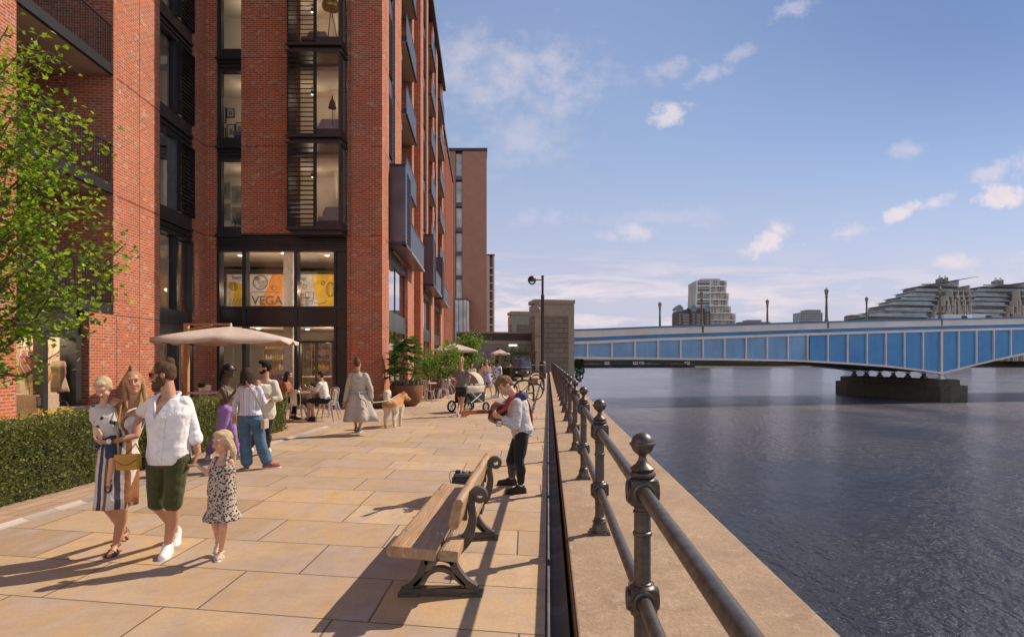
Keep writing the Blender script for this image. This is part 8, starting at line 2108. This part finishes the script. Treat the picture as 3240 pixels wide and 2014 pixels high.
seated(-7.48, 17.55, .05, 'long haired woman in an orange top sitting partly hidden behind the hedge end', cloth('rust_blouse', (.36, .12, .05), .5, 12), H_DARK, 'straight', M_SKIN_TAN, 'f', .47, .011, .95, None, 1.2, .16, (1, .1))
W_ = cloth('white_jersey', (.66, .63, .58))
seated(-5.05, 33.5, PI / 2 - .6, 'grey haired diner in a pale shirt with his back to us left of the jogger', cloth('pale_grey_shirt', (.5, .5, .5)), mat('grey_hair', (.34, .31, .28), .6), 'crop', M_SKIN, 'm', .55)
seated(-4.75, 34.9, PI + .6, 'dark haired diner facing the grey haired man across the terrace table', cloth('dusky_shirt', (.12, .10, .10)), H_DARK, 'short', M_SKIN_TAN, 'm', .55)
seated(-4.25, 35.2, -PI / 2, 'smiling diner in a white blouse facing us beside the jogger\'s shoulder', W_, H_BROWN, 'straight', M_SKIN, 'f', .57)
seated(-4.0, 37.2, -PI / 2 + .5, 'diner in an orange top facing us just right of the jogger', cloth('orange_top', (.45, .16, .06)), H_BLACK, 'long', M_SKIN_TAN, 'f', .55)
seated(-3.55, 36.3, 1.9, 'diner in a crisp white shirt leaning away from us on a teal chair', W_, H_BROWN, 'short', M_SKIN, 'm', .55, sleeve=1.7)
seated(-3.25, 38.6, PI - .3, 'dark haired diner in a dusky pink tee nearest the lilac dressed woman', cloth('dusky_pink', (.30, .13, .14)), H_DARK, 'short', M_SKIN_TAN, 'm', .57)
seated(-4.55, 64.5, .3, 'distant diner in a dark top seated by the approach wall, left of the pair', cloth('dusky_shirt', (.12, .10, .10)), H_BROWN, 'straight', M_SKIN_TAN, 'f', .5, .02)
seated(-3.75, 64.5, PI - .2, 'distant diner in a white top seated by the approach wall, right of the pair', W_, H_DARK, 'short', M_SKIN, 'm', .5, .02)
table(-4.15, 64.5, .35, 'small wooden table of the distant pair by the approach wall', .74)
for x, a, l in ((-4.6, -1.4, 'wooden chair of the distant diner in the dark top'), (-3.72, 1.7, 'wooden chair of the distant diner in the white top')):
    t = thing('wooden_chair', l, 'chair', (0, 0, 0), 'wooden chairs by the approach wall'); m = MB(); m.box(-.2, .2, -.2, .2, .42, .46); build('seat', m, M_WOODT, t); m = MB(); m.box(-.2, .2, -.22, -.19, .46, .85); build('backrest', m, M_WOODT, t)
    for i in (-1, 1):
        for j in (-1, 1): m = MB(); m.box(i * .18 - .02, i * .18 + .02, j * .18 - .02, j * .18 + .02, 0, .42); build('leg', m, M_WOODT, t)
    t.location = (x, 64.5, 0); t.rotation_euler = (0, 0, a)

# ================= shop window mannequins
M_MANN = mat('mannequin_cream', (.60, .52, .43), .45)
def WP(u, v, Y): return P(u, v, Y)
Ym = 14.75
plx = MB(); 
t = thing('display_plinth', 'speckled terrazzo plinth under the pale mannequin in the shop window', 'plinth', tuple(WP(92, 1290, 14.6))); c = WP(92, 1290, 14.6); M_TERR = spots_mat('terrazzo', (.42, .34, .24), (.42, .34, .24), (.20, .13, .07), 60, (.2, .205), .1); plx.box(c.x - .55, c.x + .42, c.y - .25, c.y + .35, .0, P(92, 1247, 14.6).z); build('block', plx, M_TERR, t)
t = thing('display_plinth', 'low stone coloured plinth under the headless mannequin in the shop window', 'plinth', tuple(WP(200, 1290, 15.2))); c = WP(200, 1290, 15.2); plx = MB(); plx.box(c.x - .35, c.x + .45, c.y - .3, c.y + .3, 0, P(200, 1286, 15.2).z); build('block', plx, M_TERR, t)
def mannequin(Y, jj, label, dress, rings, head=True, stand=False, nm='mannequin'):
    J = JP(Y, **jj); J['tdL'] = (-.2, -1, -.4); J['tdR'] = (.2, -1, -.4)
    p = Person(label, J, (-.1, -1, 0), (-.75, -.6, .05), (0, 0, 1), 'f', .92, .86, M_MANN if head else mat('mannequin_wood', (.30, .16, .09), .5), .011, at=J['anL'].z - .05, cat='mannequin', nm=nm)
    mb = MB(); p.torso(mb)
    if head: head_geo(mb, J['head'], p.hf, p.hu, .86); mb.rcone(p.sc, .045, J['head'] - V((0, 0, .06)), .042)
    for a in 'LR': p.arm(mb, a); hand(mb, J['wr' + a], J['wr' + a] - J['el' + a], (0, 1, 0), .9, .3)
    if not stand:
        for a in 'LR': p.leg(mb, a); an, he, ba, to = p.foot_pts(a, .9); mb.rcone(an, .03, ba, .028); mb.rcone(ba, .028, to, .02); mb.rcone(an, .03, he, .024)
    p.b = fuse('body', mb, p.skin, p.root, .011, 3)
    p.skirt(dress, [(p.hc + V(a), b, c_) for a, b, c_ in rings], 'dress', folds=6, amp=.015)
    return p
M_PLAID = stripes_mat('red_plaid', [(0, (.50, .05, .05)), (.34, (.07, .07, .10)), (.5, (.50, .48, .45)), (.62, (.10, .10, .11))], .12, 0, .6, .2)
p = mannequin(Ym, dict(head=(88, 1090), shR=(76, 1112), shL=(106, 1112), elR=(70, 1142), wrR=(64, 1168), elL=(110, 1142), wrL=(112, 1170), hipR=(83, 1160), hipL=(98, 1160), knR=(84, 1206), knL=(99, 1206), anR=(92, 1241), anL=(104, 1241)), 'pale mannequin in a red plaid dress behind the display window', M_PLAID, [((0, 0, .33), .12, .10), ((0, 0, .18), .145, .12), ((0, 0, .02), .19, .16), ((0, 0, -.12), .235, .2), ((0, 0, -.19), .25, .21)])
p.top(M_PLAID, .018, .35, 1.03, 1.2, 'dress_top', 0, .003)
p = mannequin(15.3, dict(head=(180, 1120), shR=(171, 1146), shL=(201, 1146), elR=(166, 1180), wrR=(166, 1205), elL=(206, 1178), wrL=(200, 1210), hipR=(177, 1206), hipL=(193, 1206), knR=(178, 1245), knL=(192, 1245), anR=(180, 1280), anL=(190, 1280)), 'headless wooden mannequin in a draped beige dress on a carved stand', cloth('beige_drape', (.36, .27, .18), .6, 9), [((0, 0, .36), .125, .105), ((0, 0, .2), .13, .11), ((0, 0, .05), .165, .14), ((.02, 0, -.12), .19, .16), ((.05, 0, -.25), .20, .17)], False, True)
p.top(MATS['beige_drape'], .016, .3, 1.0, .3, 'dress_top', 0, .004)
mb = MB(); c = p.hc; zb_ = P(180, 1284, 15.3).z; mb.lathe([(.05, c.z - .1), (.025, c.z - .16), (.05, c.z - .22), (.025, c.z - .28), (.05, zb_ + .16), (.02, zb_ + .12)], (c.x, c.y, 0), 12)
for k in range(3): a = k * 2.1 + .5; mb.tube(catmull([(c.x, c.y, zb_ + .15), (c.x + .12 * math.cos(a), c.y + .12 * math.sin(a), zb_ + .12), (c.x + .2 * math.cos(a), c.y + .2 * math.sin(a), zb_ + .01)], 4), .02, 6)
build('stand', mb, MATS['mannequin_wood'], p.root)
t = thing('bamboo_spray', 'fan of thin yellow canes behind the mannequins in the shop window', 'decoration', (-11.9, 15.3, 0)); mb = MB()
for k in range(13): a = (k - 6) * .09; b = WP(150, 1215, 15.6); mb.tube(catmull([b, b + V((math.sin(a) * .6, .0, .55)), b + V((math.sin(a) * 1.15 + .05 * (k % 3), .05, 1.0 - abs(k - 6) * .04))], 5), .007, 4)
build('canes', mb, mat('yellow_cane', (.50, .28, .05), .5), t)
yb2 = WP(118, 1228, 14.7); t = thing('display_bag', 'tan leather bag slumped on the plinth beside the pale mannequin', 'bag', tuple(yb2)); mb = MB(); mb.prism([(-.10, -.14), (.20, -.14), (.22, -.04), (-.02, .17), (-.12, .12)], lambda a, b, d: yb2 + V((a, d, b)), -.06, .06); build('body', mb, mat('tan_leather', (.42, .24, .07), .5), t, bevel=.02); mb = MB(); mb.tube(catmull([yb2 + V((-.05, 0, .14)), yb2 + V((.05, 0, .2)), yb2 + V((.1, 0, .08))], 4), .008, 5); build('handle', mb, MATS['tan_leather'], t)
sb = WP(126, 1272, 14.3); t = thing('display_sign', 'small black notice board with pale lines beside the terrazzo plinth', 'sign', tuple(sb)); mb = MB(); mb.obox(sb, (.075, 0, 0), (0, .008, 0), (0, 0, .13)); build('board', mb, M_SHOEB, t); mb = MB()
for k in range(6): mb.obox(sb + V((-.01 * (k % 2), -.0095, .09 - k * .03)), (.05 - .008 * (k % 3), 0, 0), (0, .001, 0), (0, 0, .004))
build('print', mb, M_PAPER, t)
